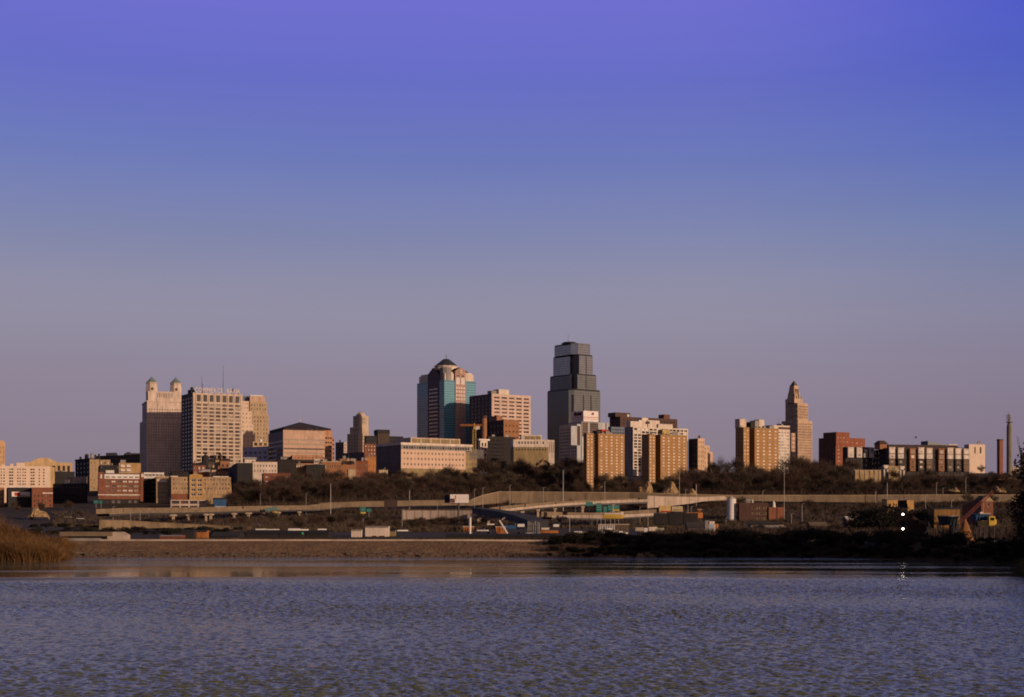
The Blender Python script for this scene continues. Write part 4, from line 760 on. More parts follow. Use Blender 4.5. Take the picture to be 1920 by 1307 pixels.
for (xa, za), (xb, zb) in zip(prof, prof[1:]):
    mb.poly([(xa, 3, b.h), (xb, 3, b.h), (xb, 3, zb), (xa, 3, za)], mat('honey limestone', ())); mb.poly([(xa, 3, za), (xb, 3, zb), (xb, 25, zb), (xa, 25, za)], mat('honey limestone', ()))
b.done()
b = Bld('black_gabled_row', 'low black building with ragged trees and gables in front of the tan hall', 'building', 92, 96, 140, 884, 1330, 10); b.main(DARKC, G(7, 9, .4, .5, 5, ((GN, 1),), stuff=True), None); b.kit(3, 2); b.done()
b = Bld('corner_turret_block', 'dark sided old block with a golden front and small roof turrets', 'building', 141, 168, 186, 861, 1500, 35)
b.main(TBRICK, G(3, 8, .4, .5, 5, ((CURT, 2), (GB, 1)), fr=STONE2), G(4, 8, .4, .4, 6, ((GN, 1),), stuff=True), mn=DARKC)  # left side coloured near black as shade, front keeps the tan brick
for px, w_, pt_ in ((147, 5, 855), (158.5, 8, 851.5), (170, 5, 851), (177, 4, 853), (184, 4, 851)):
    x = b.u(px) if px > 168 else 0; y = 1 if px > 168 else b.v(px) - 3; mb = b.add('turret'); mb.tube((x + 2, y + 2, b.h), (x + 2, y + 2, b.z(pt_)), b.m(w_) * .5, b.m(w_) * .46, DARKC if px < 168 or px in (177, 184) else TBRICK, 8); mb.cone(x + 2, y + 2, b.m(w_) * .55, b.z(pt_), b.z(pt_ - 1.5), ROOFD, 8)
b.add('cornice').box(-.5, b.a + .4, -.5, b.b + .4, b.h + .002, b.h + 1, DARKC); b.done()
simple('long_dark_hall', 'long black roofed hall on the skyline left of the twin cone tower', 'building', 180, 262, 264, 852, 1750, mat('soot brick', ()), None, G(18, 9, .4, .4, 5, stuff=True), th=55, kit=4, seed=3)
simple('dark_stub_tower', 'black stub of a building touching the left side of the twin cone tower', 'building', 231, 234, 265, 849.5, 1900, mat('soot brick', ()), G(6, 8, .4, .4, 5, stuff=True), None, th=10)
simple('honey_house', 'small honey coloured house on the skyline right of the roof turrets', 'house', 186, 187, 207, 862, 1600, TBRICK, G(3, 9, .4, .4, 4, BL, fr=None), None, th=10)
simple('black_bar', 'black block below the small honey coloured skyline house', 'building', 184, 187, 224, 872, 1400, DARKC, G(7, 7, .5, .4, 3, ((GM, 1), (GN, 2)), stuff=True), None, th=8, kit=2, seed=31)
b = Bld('tan_balcony_flats', 'tan apartment block with two columns of white balconies', 'apartment block', 221, 223, 264, 868, 1330, 12)
b.main(mat('honey brick', (0.46, 0.29, 0.13), scale=.5), G(2, 8, .9, .62, 3, ((BLIND_GLINT, 1),), fr=WHITE, nr=4, cols=[(227, 233), (238, 245)]), None); b.pbox('roof_house', 226, 236, 8, 862, 868, GREYC, 4)
for k in range(4):
    for pa in (226.5, 237.5): b.add('balcony').box(b.u(pa), b.u(pa + 8), -1.6, -.02, b.z(875.5 + 8 * k), b.z(873.5 + 8 * k), WHITE)
b.done()
# red brick block with white attic
b = Bld('red_brick_loft', 'red brick loft with a white attic storey and rows of pale windows', 'apartment block', 163.5, 184.5, 262, 899, 1060, 12)
b.facade('W', 0, b.a, b.z(936), b.z(897.5), 0, RBRICK, G(6, 8.4, .8, .5, 3.2, ((BLIND_GLINT, 3), (GB, 1), (CURT, 2), (GD, 1)), fr=mat('grey window frame', (0.3, 0.25, 0.22)), ml=.16, mr=.01, d=.4)); b.facade('W', 0, b.a, 0, b.z(936), .3, DARKC, G(7, 9, .6, .6, 2, ((GN, 1), (GM, 1)), nr=1))
b.facade('N', 0, b.b, 0, b.z(888), 0, mat('blue grey cladding', (0.36, 0.42, 0.52)), G(3, 8.4, .3, .4, 10, ((GN, 1),)))  # shaded side of the brick loft tinted blue grey in its colour
b.facade('W', b.u(196), b.a, b.z(897.5), b.z(888.5), .3, WHITE, G(6, 8, .72, .36, 4.5, ((GM, 1), (GB, 1)), fr=CREAM, nr=1, ml=.0, mr=.0)); b.facade('W', 0, b.u(196), b.z(897.5), b.z(886.5), .0, RBRICK, G(1, 12, .34, .6, 3, ((BLIND_GLINT, 1),), fr=WHITE, nr=1))
b.wall.poly([(b.a, 0, 0), (b.a, b.b, 0), (b.a, b.b, b.z(888)), (b.a, 0, b.z(888))], RBRICK); b.roof.poly([(0, .3, b.z(888.4)), (b.a, .3, b.z(888.4)), (b.a, b.b, b.z(888.4)), (0, b.b, b.z(888.4))], ROOFD)
b.add('cornice').box(-.3, b.a + .2, -.5, -.01, b.z(928.6), b.z(926.8), CREAM); b.add('cornice').box(b.u(195), b.a + .2, -.4, .8, b.z(888.4), b.z(887), DBRICK); b.add('gable_top').gable(-.2, b.u(196), 0, 6, b.z(886.5), b.z(884), RBRICK, 'y')
b.pbox('roof_house', 199, 215, 8, 881, 888, ROOFW, 8); b.pbox('corner_pier', 263, 270, 6, 885, 940, RBRICK, .2); b.pbox('corner_window', 265, 269, .2, 894, 888, BLIND_GLINT, -.05); b.done()
b = Bld('shaded_balcony_block', 'black recessed block with faint balcony lines right of the red brick loft', 'apartment block', 261, 263, 293, 897, 1090, 10); b.main(mat('soot brick', ()), None, None)
for k in range(5):
    for pa in (264, 284): b.add('balcony').box(b.u(pa), b.u(pa + 7), -1.4, -.02, b.z(905.5 + 8.4 * k), b.z(904 + 8.4 * k), GREYC)
b.add('roof_terrace').box(b.u(268), b.u(310), 6, 16, b.h + .01, b.z(891), ROOFW); b.add('roof_canopy').box(b.u(267), b.u(308), 4, 18, b.z(889), b.z(885.5), ROOFW)
for k in range(6): b.add('canopy_post').box(b.u(270 + 7 * k), b.u(270 + 7 * k) + .5, 4.4, 4.9, b.z(891), b.z(889), ROOFW)
b.done()
b = Bld('tan_loft', 'narrow tan loft with a broad white top window right of the shaded balcony block', 'apartment block', 290, 293, 317, 893, 1060, 10); b.main(TBRICK, G(1, 8.4, .72, .44, 7, ((CURT, 2), (GD, 1)), fr=STONE2, nr=5), None); b.pbox('window_lintel', 295, 313, .3, 899, 904, BLIND_GLINT, -.32); b.done()
b = Bld('bay_flats', 'tan brick apartment block with a central column of big black windows', 'apartment block', 318, 321, 433, 894, 1050, 8)
BFG = ((CURT, 3), (GB, 2), (GM, 1)); b.facade('W', 0, b.u(355), b.z(926), b.h, 0, mat('mottled tan brick', (0.42, 0.28, 0.16), scale=.6, var=.3), G(6, 8.2, .6, .6, 3, BFG, fr=STONE2, nr=4, ml=.06)); b.facade('W', b.u(380), b.a, b.z(926), b.h, 0, mat('mottled tan brick', ()), G(9, 8.2, .6, .6, 3, BFG, fr=STONE2, nr=4))
b.facade('W', b.u(355), b.u(380), 0, b.z(890.5), -1.5, mat('ochre brick', (0.44, 0.27, 0.10), scale=.6), G(2, 8.9, .8, .66, 7, ((GD, 3), (DBRICK, 1)), fr=CREAM, nr=4, ml=.06, mr=.02, d=.8)); b.facade('W', 0, b.u(355), 0, b.z(926), .3, RBRICK, None); b.facade('W', b.u(380), b.a, 0, b.z(926), .3, TBRICK, None)
w_ = b.wall
for x in (b.u(355), b.u(380)): w_.poly([(x, -1.5, 0), (x, 0.3, 0), (x, 0.3, b.z(890.5)), (x, -1.5, b.z(890.5))], mat('ochre brick', ()))
w_.poly([(b.a, 0, 0), (b.a, 16, 0), (b.a, 16, b.h), (b.a, 0, b.h)], TBRICK); b.roof.poly([(0, 0, b.h), (b.a, 0, b.h), (b.a, 16, b.h), (0, 16, b.h)], ROOFD)
b.add('bay_gable').gable(b.u(355), b.u(380), -1.5, 8, b.z(890.5) + .01, b.z(887.5), ROOFD, 'y', mat('ochre brick', ())); b.add('bay_cheek').prism([(b.a + .01, 0), (b.u(437), 3), (b.u(437), 14), (b.a + .01, 16)], 0, b.z(900), mat('ochre brick', ()), pt=[(b.a + .01, 0), (b.u(433.5), 3), (b.u(433.5), 14), (b.a + .01, 16)])
for pa in (320, 400, 415): b.add('skylight').box(b.u(pa), b.u(pa + 14), 2, 6, b.h - .02, b.h + .7, ROOFW)
b.done()
b = Bld('parking_deck', 'small cream parking deck with long dark openings below the tan apartment block', 'parking garage', 318, 320, 389, 937, 990, 6)
b.main(CONCL, G(4, 9.4, .84, .58, 2, ((GD, 2), (DBRICK, 1)), nr=2, d=1.2, ml=.01, mr=.01), None)
b.done()
b = Bld('blue_shed', 'dark blue metal shed with a pale base, right of the parking deck', 'shed', 388, 401, 424, 936, 985, 10); b.main(BLUE, None, None, mn=DARKC); b.add('base_band').box(b.u(404), b.a, -.1, -.01, b.z(951), b.z(949.5), WHITE); b.add('shed_roof').gable(-.4, b.a + .4, -.4, 14, b.h + .01, b.h + 1, ROOFD, 'x', BLUE); b.done()
# billboard house and low brick under the pale flats
b = Bld('sign_wall_block', 'black flat roofed block with a painted red and white wall sign under the pale flats', 'shop', 12, 15, 62, 914, 1030, 8); b.main(DARKC, None, None); b.add('roof_edge').box(0, b.u(56), -.3, .3, b.h + .002, b.h + .8, ROOFW)
mb = b.add('wall_sign'); mb.box(b.u(22), b.u(56.5), -.2, -.01, b.z(931), b.z(922), SIGNW); mb = b.add('sign_patch'); mb.prism([(b.u(27), -.3), (b.u(38), -.3), (b.u(38), -.21), (b.u(27), -.21)], b.z(929.5), b.z(923.5), RED)
mb = b.add('sign_shadow_patch'); mb.poly([(b.u(30), -.32, b.z(932)), (b.u(57), -.32, b.z(932)), (b.u(57), -.32, b.z(930)), (b.u(42), -.32, b.z(927.5)), (b.u(30), -.32, b.z(931))], GD); b.done()
b = Bld('low_brick_warehouse', 'low red brick warehouse with a pale roof edge at the far left', 'warehouse', 56, 60, 99, 914, 1020, 8); b.main(RBRICK, G(5, 9, .3, .4, 14, ((CURT, 1), (GD, 2)), fr=None), None, mn=DBRICK); b.add('roof_edge').box(b.u(80), b.a, -.2, .2, b.z(925.5), b.z(923.5), ROOFW); b.done()
simple('edge_brick_stub', 'orange brick stub of a building under the pale flats at the extreme left', 'building', -25, -22, 8, 916, 1050, OBRICK, G(3, 9, .4, .5, 4, DK, fr=None), None, th=6)
simple('black_warehouse', 'large unlit black warehouse between the brick warehouse and the red brick loft', 'warehouse', 99, 162, 164, 906, 1080, mat('soot brick', ()), None, G(9, 8, .4, .3, 6, stuff=True), th=60, kit=3, seed=12)
simple('plum_gable', 'plum grey roofed building behind the black warehouse', 'building', 125, 162, 164, 894, 1250, mat('plum brick', ()), None, G(6, 8, .4, .3, 6, stuff=True), th=60)
# ================================================================ right ridge: condominiums with projecting bays
b = Bld('ridge_condominiums', 'long dark condominium row with cream and brick bays along the ridge', 'apartment block', 1632, 1662, 1812, 842, 1230, 13)
CD = mat('charcoal brick', (0.055, 0.045, 0.045)); b.main(CD, G(24, 9.6, .4, .5, 3, ((GN, 1), (GD, 2), (GM, 1)), stuff=True), G(5, 9.6, .4, .4, 4, ((GN, 1), (GD, 1)), stuff=True))
mb = b.add('long_roof'); mb.prism([(b.u(1669), 4), (b.u(1806), 4), (b.u(1806), 16), (b.u(1669), 16)], b.h + .01, b.z(832.5), mat('brown roof tiles', (0.065, 0.045, 0.042)), pt=[(b.u(1673), 7), (b.u(1802), 7), (b.u(1802), 13), (b.u(1673), 13)])
mb = b.add('corner_tower'); mb.box(b.u(1652), b.u(1665), 2, 12, b.h + .01, b.z(832), OBRICK); mb.prism([(b.u(1650), 1), (b.u(1667), 1), (b.u(1667), 13), (b.u(1650), 13)], b.z(832), b.z(825.5), DBRICK, pt=[(b.u(1655), 5), (b.u(1663), 5), (b.u(1663), 9), (b.u(1655), 9)])
for i, (px, br) in enumerate(((1665, 0), (1681.5, 0), (1703.5, 1), (1719.5, 0), (1735, 0), (1757.5, 1), (1774, 0), (1789, 0), (1804.5, 0))):
    x0, x1 = b.u(px), b.u(px + 10.5); bw = OBRICK if br else CREAM; bay = MB(); zt = b.z(839.5 + (i % 3) * .8)
    bay.box(x0, x1, -2.4, -.01, b.z(883), b.z(860), OBRICK if br else (CD, mat('brown bay panel', (0.20, 0.13, 0.09)), CD, mat('grey bay panel', (0.14, 0.12, 0.11)))[(i * 7 + 1) % 4]); bay.box(x0, x1, -2.6, -.012, b.z(860), zt, bw); bay.box(x0 - .3, x1 + .3, -2.9, 0.3, zt, zt + .5, bw)
    o = bay.obj('bay', b.root)
    for k in range(4):
        zc = b.z(846.5 + 9.6 * k); me_ = win_mesh(b.m(6.2 - .9 * ((i + k) % 3 == 1)), b.m(5.6 - .8 * (k > 1)), .05, pick(((BLIND_GLINT, 2), (CURT, 3), (GM, 2)) if k < 2 else ((CURT, 3), (GM, 3), (GD, 3), (BLIND_GLINT, 1))), (WHITE if not br else CREAM) if k < 2 else CONC); link('window', me_, o, ((x0 + x1) / 2, -2.72 if k < 2 else -2.5, zc))
        mbb = MB(); mbb.box(x0 + .2, x1 - .2, -3.5, -2.62 if k < 2 else -2.42, zc - b.m(4.2), zc - b.m(3.5), mat('rail grey', (0.22, 0.19, 0.17))); mbb.obj('balcony', o)
b.done()
b = Bld('ridge_terrace', 'shorter dark terrace with cream topped bays left of the long condominium row', 'apartment block', 1580, 1586, 1636, 838, 1240, 13); b.main(CD, G(7, 9.6, .4, .5, 3, ((GN, 1), (GD, 2)), stuff=True), None)
for i, (px, w_) in enumerate(((1588, 11), (1604.5, 10), (1617, 8), (1628, 9))):
    x0, x1 = b.u(px), b.u(px + w_); bay = MB(); bay.box(x0, x1, -2.2, -.01, b.z(858), b.z(838.6 + (i == 2) * 4), CREAM if i != 2 else GREYC); o = bay.obj('bay', b.root)
    for k in range(2): link('window', win_mesh(b.m(w_ * .6), b.m(5.5), .05, (BLIND_GLINT, CURT, GM, GD)[(i + k) % 4], WHITE), o, ((x0 + x1) / 2, -2.32, b.z(844.5 + 9 * k)))
b.done()
# slanted glass and white blocks behind
b = Bld('slanted_glass_hall', 'blue grey hall with a slanting roofline behind the condominium row', 'building', 1736, 1740, 1812, 838, 1420, 13); b.main(BLUEG, None, None)
x0, x1 = 0, b.a; mb = b.add('slanted_roof'); mb.prism([(0, 0.3), (b.u(1771), .3), (b.u(1771), 14), (0, 14)], b.h + .01, b.h + .1, BLUEG); i_ = len(mb.v)
mb.poly([(0, .2, b.h), (b.u(1773), .2, b.h), (b.u(1773), .2, b.z(833.5)), (0, .2, b.z(826.5))], mat('blue glass', (0.06, 0.085, 0.12), rough=.2, spec=.5)); mb.poly([(0, .2, b.z(826.5)), (b.u(1773), .2, b.z(833.5)), (b.u(1773), 14, b.z(833.5)), (0, 14, b.z(826.5))], ROOFB); mb.poly([(b.u(1773), .2, b.h), (b.u(1773), 14, b.h), (b.u(1773), 14, b.z(833.5)), (b.u(1773), .2, b.z(833.5))], BLUEG); mb.poly([(0, 14, b.h), (0, .2, b.h), (0, .2, b.z(826.5)), (0, 14, b.z(826.5))], BLUEG)
b.pbox('roof_house', 1787, 1803, 8, 831.5, 838, CREAM, 8); b.pbox('glass_lantern', 1768, 1788, 4, 833, 838, SILVER, 5); b.done()
b = Bld('white_slot_block', 'pale pink block with two tall dark slots at the right end of the ridge', 'building', 1808, 1817, 1847, 833, 1380, 20); b.main(PALE, G(2, 14, .2, .85, 5, ((GD, 1),), nr=1, ml=.15, mr=.1, cols=[(1827, 1829.3), (1837, 1840)]), None); b.block(-2, b.u(1840), -3, -.02, 0, b.z(853), PALE, None, None); b.kit(2, 5); b.done()
# stone arches and terrace wall below them
b = Bld('terrace_wall', 'long sunlit stone terrace wall in the trees below the condominiums', 'retaining wall', 1600, 1602, 1652, 882, 1140, 8); b.block(0, b.a, 0, 2, 0, b.h, SANDS, None, None, roof=SANDS)
for i in range(6): b.add('buttress').box(b.u(1603 + 9 * i), b.u(1605 + 9 * i), -.5, -.01, 0, b.h, SANDS)
b.add('coping').box(-.2, b.a + .2, -.2, 2.2, b.h + .002, b.h + .4, STONE2); b.done()
for pa, pt_, hh in ((1657, 873, 26), (1687.5, 875, 14)):
    b = Bld('stone_arch', 'tall cream stone archway on a pier below the condominiums' if hh > 20 else 'small cream stone archway right of the taller one below the condominiums', 'archway', pa - 1, pa, pa + 9, pt_, 1150, 8); zt = b.h; zb = b.z(pt_ + hh)
    n = b.add('pier'); n.box(0, b.a * .28, 0, 3, zb - 3, zt - 3, CREAM); n = b.add('pier'); n.box(b.a * .72, b.a, 0, 3, (zb - 3) if hh < 20 else b.z(pt_ + 12), zt - 3, CREAM); n = b.add('arch')
    for j in range(8):
        a0, a1 = math.pi * j / 8, math.pi * (j + 1) / 8; c = b.a / 2; r = b.a * .22
        n.poly([(c + r * math.cos(a0), 0, zt - 3 + r * math.sin(a0) * .8), (c + r * math.cos(a1), 0, zt - 3 + r * math.sin(a1) * .8), (c + b.a / 2 * math.cos(a1) * 1.0, 0, zt), (c + b.a / 2 * math.cos(a0), 0, zt)][::-1], CREAM)
    n.box(0, b.a, .01, 3, zt - 1.2, zt + .4, CREAM); b.done()
simple('arch_lodge', 'low lodge with pale windows between the two stone archways', 'building', 1665, 1666, 1688, 874, 1165, SANDS, G(5, 7, .5, .5, 3, BL, fr=STONE2, nr=1), None, th=8)
# chimney and standpipe
cD = 1150; cx = xat(1875, cD); z0 = gz(cx, cD) - 3; zt = zat(823.5, cD); hw = 4.6 * cD / F
tr = thing('square_chimney', 'square red brick chimney on the right end of the ridge', 'chimney', (cx, cD, z0), R(28)); mb = MB(); mb.prism([(-hw, -hw * .7), (hw, -hw * .7), (hw, hw * .7), (-hw, hw * .7)], 0, zt - z0 - 1, RBRICK); mb.obj('shaft', tr); mb = MB(); mb.box(-hw - .2, hw + .2, -hw * .8, hw * .8, zt - z0 - .998, zt - z0, DBRICK); mb.obj('cap', tr)
cD = 1250; cx = xat(1892.5, cD); z0 = gz(cx, cD) - 3; zz = lambda py: zat(py, cD) - z0; r0 = 5.2 * cD / F
tr = thing('stone_column', 'fluted grey stone column topped by a ring of aerials at the right edge', 'monument', (cx, cD, z0)); mb = MB()
n = 24; fl = lambda r: [(r * (1 - .05 * (j % 2)) * math.cos(2 * math.pi * j / n), r * (1 - .05 * (j % 2)) * math.sin(2 * math.pi * j / n)) for j in range(n)]
mb.prism(fl(r0), 0, zz(799), mat('grey fluted stone', (0.26, 0.21, 0.16)), pt=fl(r0 * .95)); mb.prism(fl(r0 * .9), zz(799), zz(792.5), mat('grey fluted stone', ()), pt=fl(r0 * .6)); mb.obj('shaft', tr)
mb = MB(); mb.tube((0, 0, zz(792.5)), (0, 0, zz(791.5)), r0 * 1.25, r0 * 1.25, METAL, 14); mb.obj('platform', tr)
mb = MB(); mb.tube((0, 0, zz(791.5)), (0, 0, zz(774)), 1.0, .6, GALV, 8); mb.obj('mast', tr)
for k in range(6):
    mb = MB(); z = zz(789.5 - 2.3 * k); q = r0 * 1.05
    for j in range(8): a = math.pi / 4 * j; mb.tube((q * math.cos(a), q * math.sin(a), z), (0, 0, z), .18, .18, GALV, 4); mb.tube((q * math.cos(a), q * math.sin(a), z), (q * math.cos(a + math.pi / 4), q * math.sin(a + math.pi / 4), z), .2, .2, GALV, 4)
    mb.obj('aerial_ring', tr)
simple('far_ridge_house', 'dark flat house at the right edge of the ridge', 'house', 1913, 1915, 1940, 848, 1250, DARKC, G(3, 8, .4, .5, 3, DK, fr=None), None, th=5)
# ================================================================ roads, walls and bridges at the foot of the bluff
def ribbon(mb, pts, t, m, mt=None):
    """upright slab through (px, D, top row, bottom row) points, t metres thick"""
    q = [(xat(p, D), D, zat(a, D), zat(c, D)) for p, D, a, c in pts]
    for (x0, y0, a0, c0), (x1, y1, a1, c1) in zip(q, q[1:]):
        mb.poly([(x0, y0, c0), (x1, y1, c1), (x1, y1, a1), (x0, y0, a0)], m); mb.poly([(x0, y0, a0), (x1, y1, a1), (x1, y1 + t, a1), (x0, y0 + t, a0)], mt or m)
        mb.poly([(x1, y1 + t, c1), (x0, y0 + t, c0), (x0, y0 + t, a0), (x1, y1 + t, a1)], m); mb.poly([(x0, y0, c0), (x0, y0 + t, c0), (x1, y1 + t, c1), (x1, y1, c1)], m)
    for (x, y, a, c) in (q[0], q[-1]): mb.poly([(x, y, c), (x, y + t, c), (x, y + t, a), (x, y, a)], m)
def wall(name, label, pts, t, m, cope=None):
    x, D = xat(pts[0][0], pts[0][1]), pts[0][1]; r = thing(name, label, 'retaining wall', (0, 0, 0)); n = max(1, 1)
    mb = MB(); ribbon(mb, pts, t, m); mb.obj('wall_face', r)
    mb = MB(); ribbon(mb, [(p, D_ - .25, a - .25 * F / D_ * 1.2, a - .004) for p, D_, a, c in pts], t + .5, cope or m); mb.obj('coping', r)
    # pilasters break the face up
    mb = MB()
    for (p0, D0, a0, c0), (p1, D1, a1, c1) in zip(pts, pts[1:]):
        k = max(1, int((p1 - p0) / 14))
        for j in range(k):
            f = (j + .5) / k; p, D, a, c = p0 + (p1 - p0) * f, D0 + (D1 - D0) * f, a0 + (a1 - a0) * f, c0 + (c1 - c0) * f; x = xat(p, D)
            mb.box(x - .12, x + .12, D - .14, D - .02, zat(c, D), zat(a, D), mat('joint shadow concrete', (0.24, 0.18, 0.12)))  # plain joint strips in their own concrete colour
    mb.obj('wall_joints', r)['kind'] = 'stuff'
    return r
wall('bluff_retaining_wall', 'very long tan concrete retaining wall along the foot of the wooded bluff', [(880, 1000, 939, 949), (905, 1012, 929, 946), (935, 1030, 922.5, 944), (1000, 1035, 922.5, 944), (1090, 1035, 923.5, 942), (1180, 1035, 924, 940), (1215, 1032, 925, 943), (1300, 1032, 927.5, 941), (1365, 1035, 929, 939), (1500, 1040, 929, 941), (1600, 1040, 929, 942), (1760, 1040, 928, 943), (1930, 1040, 928, 941)], 1.5, CONC, STONE2)
wall('ramp_abutment_wall', 'pale ramp wall tapering to the right of the bridge end', [(1214, 958, 930, 953), (1240, 965, 931.5, 951), (1300, 985, 932.5, 943.5), (1318, 990, 932.5, 940), (1358, 1005, 931, 937), (1362, 1006, 933, 936.5)], 2.0, CONCL)
wall('road_edge_wall', 'long low tan road wall left of the white billboard', [(600, 965, 943.5, 952), (660, 968, 941.5, 951), (720, 975, 940, 950), (800, 985, 938.5, 948), (882, 995, 938, 948)], 1.2, CONC, CONC)
wall('pinkish_road_wall', 'lit pinkish wall behind bushes under the white billboard', [(755, 905, 957, 976), (800, 905, 957, 975), (890, 900, 957, 975)], 1.5, CONCL, CONC)
wall('yard_wall', 'tan slope wall right of the concrete boat landing', [(186, 560, 976, 996), (240, 570, 977, 992), (300, 590, 981, 990), (400, 600, 986, 992), (470, 600, 989.5, 993)], 1.0, mat('earthy slope wall', (0.22, 0.155, 0.095), scale=.2, var=.3), mat('earthy slope wall', ()))
def bridge(name, label, pts, width, par, deck_t, m, mp, piers, mpier):
    """pts: (px, D, parapet top row, parapet bottom row) on the near side"""
    r = thing(name, label, 'bridge', (0, 0, 0)); mb = MB()
    ribbon(mb, pts, .5, mp); mb.obj('near_parapet', r); mb = MB()
    for (p0, D0, a0, c0), (p1, D1, a1, c1) in zip(pts, pts[1:]):
        for j in range(max(1, int((p1 - p0) / 9))):
            f = (j + .5) / max(1, int((p1 - p0) / 9)); p, D, a, c = p0 + (p1 - p0) * f, D0 + (D1 - D0) * f, a0 + (a1 - a0) * f, c0 + (c1 - c0) * f; x = xat(p, D); mb.box(x - .09, x + .09, D - .1, D - .01, zat(c, D) + .05, zat(a, D), mat('joint shadow concrete', (0.24, 0.18, 0.12))); mb.box(x + 1.2, x + 1.28, D + .1, D + .2, zat(a, D), zat(a, D) + 1.0, GALV)
    mb.obj('joints_and_rail_posts', r)['kind'] = 'stuff'
    q = [(xat(p, D), D, zat(c, D)) for p, D, a, c in pts]
    mb = MB()
    for (x0, y0, z0), (x1, y1, z1) in zip(q, q[1:]):
        d = Vector((x1 - x0, y1 - y0, 0)).normalized(); nrm = Vector((-d.y, d.x, 0)) * width
        A, B2 = Vector((x0, y0 + .02, z0)), Vector((x1, y1 + .02, z1)); t = Vector((0, 0, deck_t))
        mb.poly([A + t * .2, B2 + t * .2, B2 + nrm + t * .2, A + nrm + t * .2], mat('asphalt', (0.05, 0.047, 0.045), scale=.3))
        mb.poly([A - t, A + nrm - t, B2 + nrm - t, B2 - t], METAL); mb.poly([A - t, B2 - t, B2 - Vector((0, 0, .01)), A - Vector((0, 0, .01))], METAL); mb.poly([B2 + nrm - t, A + nrm - t, A + nrm, B2 + nrm], METAL)
    mb.obj('deck', r)
    far = [(p, D, a, c) for p, D, a, c in pts]; mb = MB()
    for (x0, y0, z0), (x1, y1, z1) in zip(q, q[1:]):
        d = Vector((x1 - x0, y1 - y0, 0)).normalized(); n = Vector((-d.y, d.x, 0)) * width; A, B2 = Vector((x0, y0, z0)) + n, Vector((x1, y1, z1)) + n; hh = Vector((0, 0, par))
        mb.poly([A, B2, B2 + hh, A + hh], m); mb.poly([B2 + n * .03, A + n * .03, A + n * .03 + hh, B2 + n * .03 + hh], m); mb.poly([A + hh, B2 + hh, B2 + hh + n * .03, A + hh + n * .03], m)
    mb.obj('far_parapet', r)
    pp = [p[0] for p in pts]
    for px, wpx in piers:
        D = float(np.interp(px, pp, [p[1] for p in pts])); x = xat(px, D); zt = zat(float(np.interp(px, pp, [p[3] for p in pts])), D) - deck_t; w = wpx * D / F / 2
        mb = MB(); y = D + width * .35; zb = gz(x, y) - 1.5
        mb.prism([(x - w, y - w * .7), (x + w, y - w * .7), (x + w, y + w * .7), (x - w, y + w * .7)], zb, zt - 1.0, mpier); mb.box(x - w * 1.7, x + w * 1.7, y - width * .3, y + width * .4, zt - 1.0, zt - .02, mpier); mb.obj('pier', r)
    return r
bridge('ramp_bridge', 'curving pale ramp bridge on tan piers below the long retaining wall', [(928, 862, 957, 962), (960, 880, 953, 957.5), (1005, 900, 948.5, 952.5), (1060, 920, 943.5, 948), (1130, 940, 939, 944), (1180, 950, 937, 942), (1215, 956, 936.3, 941)], 9, 2.6, 1.0, CONC, CONCL, ((958, 4), (980, 4), (1009, 4), (1041, 4), (1093, 4.2), (1150, 4)), mat('tan pier concrete', (0.50, 0.38, 0.28)))
bridge('lower_road_bridge', 'lower pale road bridge passing behind the green road signs', [(1035, 790, 967, 970), (1075, 800, 965.5, 971), (1125, 805, 966, 972), (1165, 810, 965, 970.5), (1215, 822, 962.8, 967.5), (1250, 830, 961, 965)], 9, 3.2, .8, CONC, CONCL, ((1050, 5), (1110, 5), (1190, 5), (1235, 5)), METAL)
bridge('left_viaduct', 'long tan viaduct on slim piers below the river market flats', [(205, 752, 962.5, 964.5), (262, 770, 958.5, 962), (320, 800, 957, 961.5), (400, 840, 955.5, 960), (480, 880, 953, 957.5), (560, 915, 951, 956), (600, 935, 949.5, 955.5), (640, 960, 946, 951)], 10, 2.8, .9, CONC, CONC, ((322, 5), (351, 3.5), (384, 3.5), (393, 4.5), (437, 4), (464, 5), (490, 3), (520, 4), (560, 3)), mat('tan pier concrete', ()))
# dark ramp running towards the river, its left side in shade
r = thing('shaded_ramp', 'dark shaded road ramp descending towards the river left of the ramp bridge', 'bridge', (0, 0, 0)); mb = MB()
pa, pb_, pc_ = P(885, 952, 880), P(930, 958.5, 770), P(962, 965.5, 700); th_ = Vector((0, 0, 3.4)); wv = Vector((9, 0, 0)); SHD = mat('grey blue steel girder', (0.055, 0.058, 0.065)); pd_ = P(990, 976, 630)
for A, B2 in ((pa, pb_), (pb_, pc_), (pc_, pd_)):
    mb.poly([A - th_, B2 - th_, B2, A], SHD); mb.poly([A, B2, B2 + wv, A + wv], mat('asphalt', ())); mb.poly([A + wv - th_, A + wv, B2 + wv, B2 + wv - th_], SHD); mb.poly([A - th_, A + wv - th_, B2 + wv - th_, B2 - th_], METAL)
mb.poly([pd_ - th_, pd_ - th_ + wv, pd_ + wv, pd_], SHD); mb.poly([pa - th_ + wv, pa - th_, pa, pa + wv], SHD); mb.obj('deck', r)
for px, D, w_, yt in ((899, 850, 8, 965), (909, 820, 7, 966), (916, 800, 4, 967)):
    mb = MB(); x = xat(px, D); w2 = w_ * D / F / 2; mb.prism([(x - w2, D), (x + w2, D), (x + w2, D + 2), (x - w2, D + 2)], gz(x, D) - 1, zat(yt, D) , mat('tan pier concrete', ())); mb.obj('pier', r)
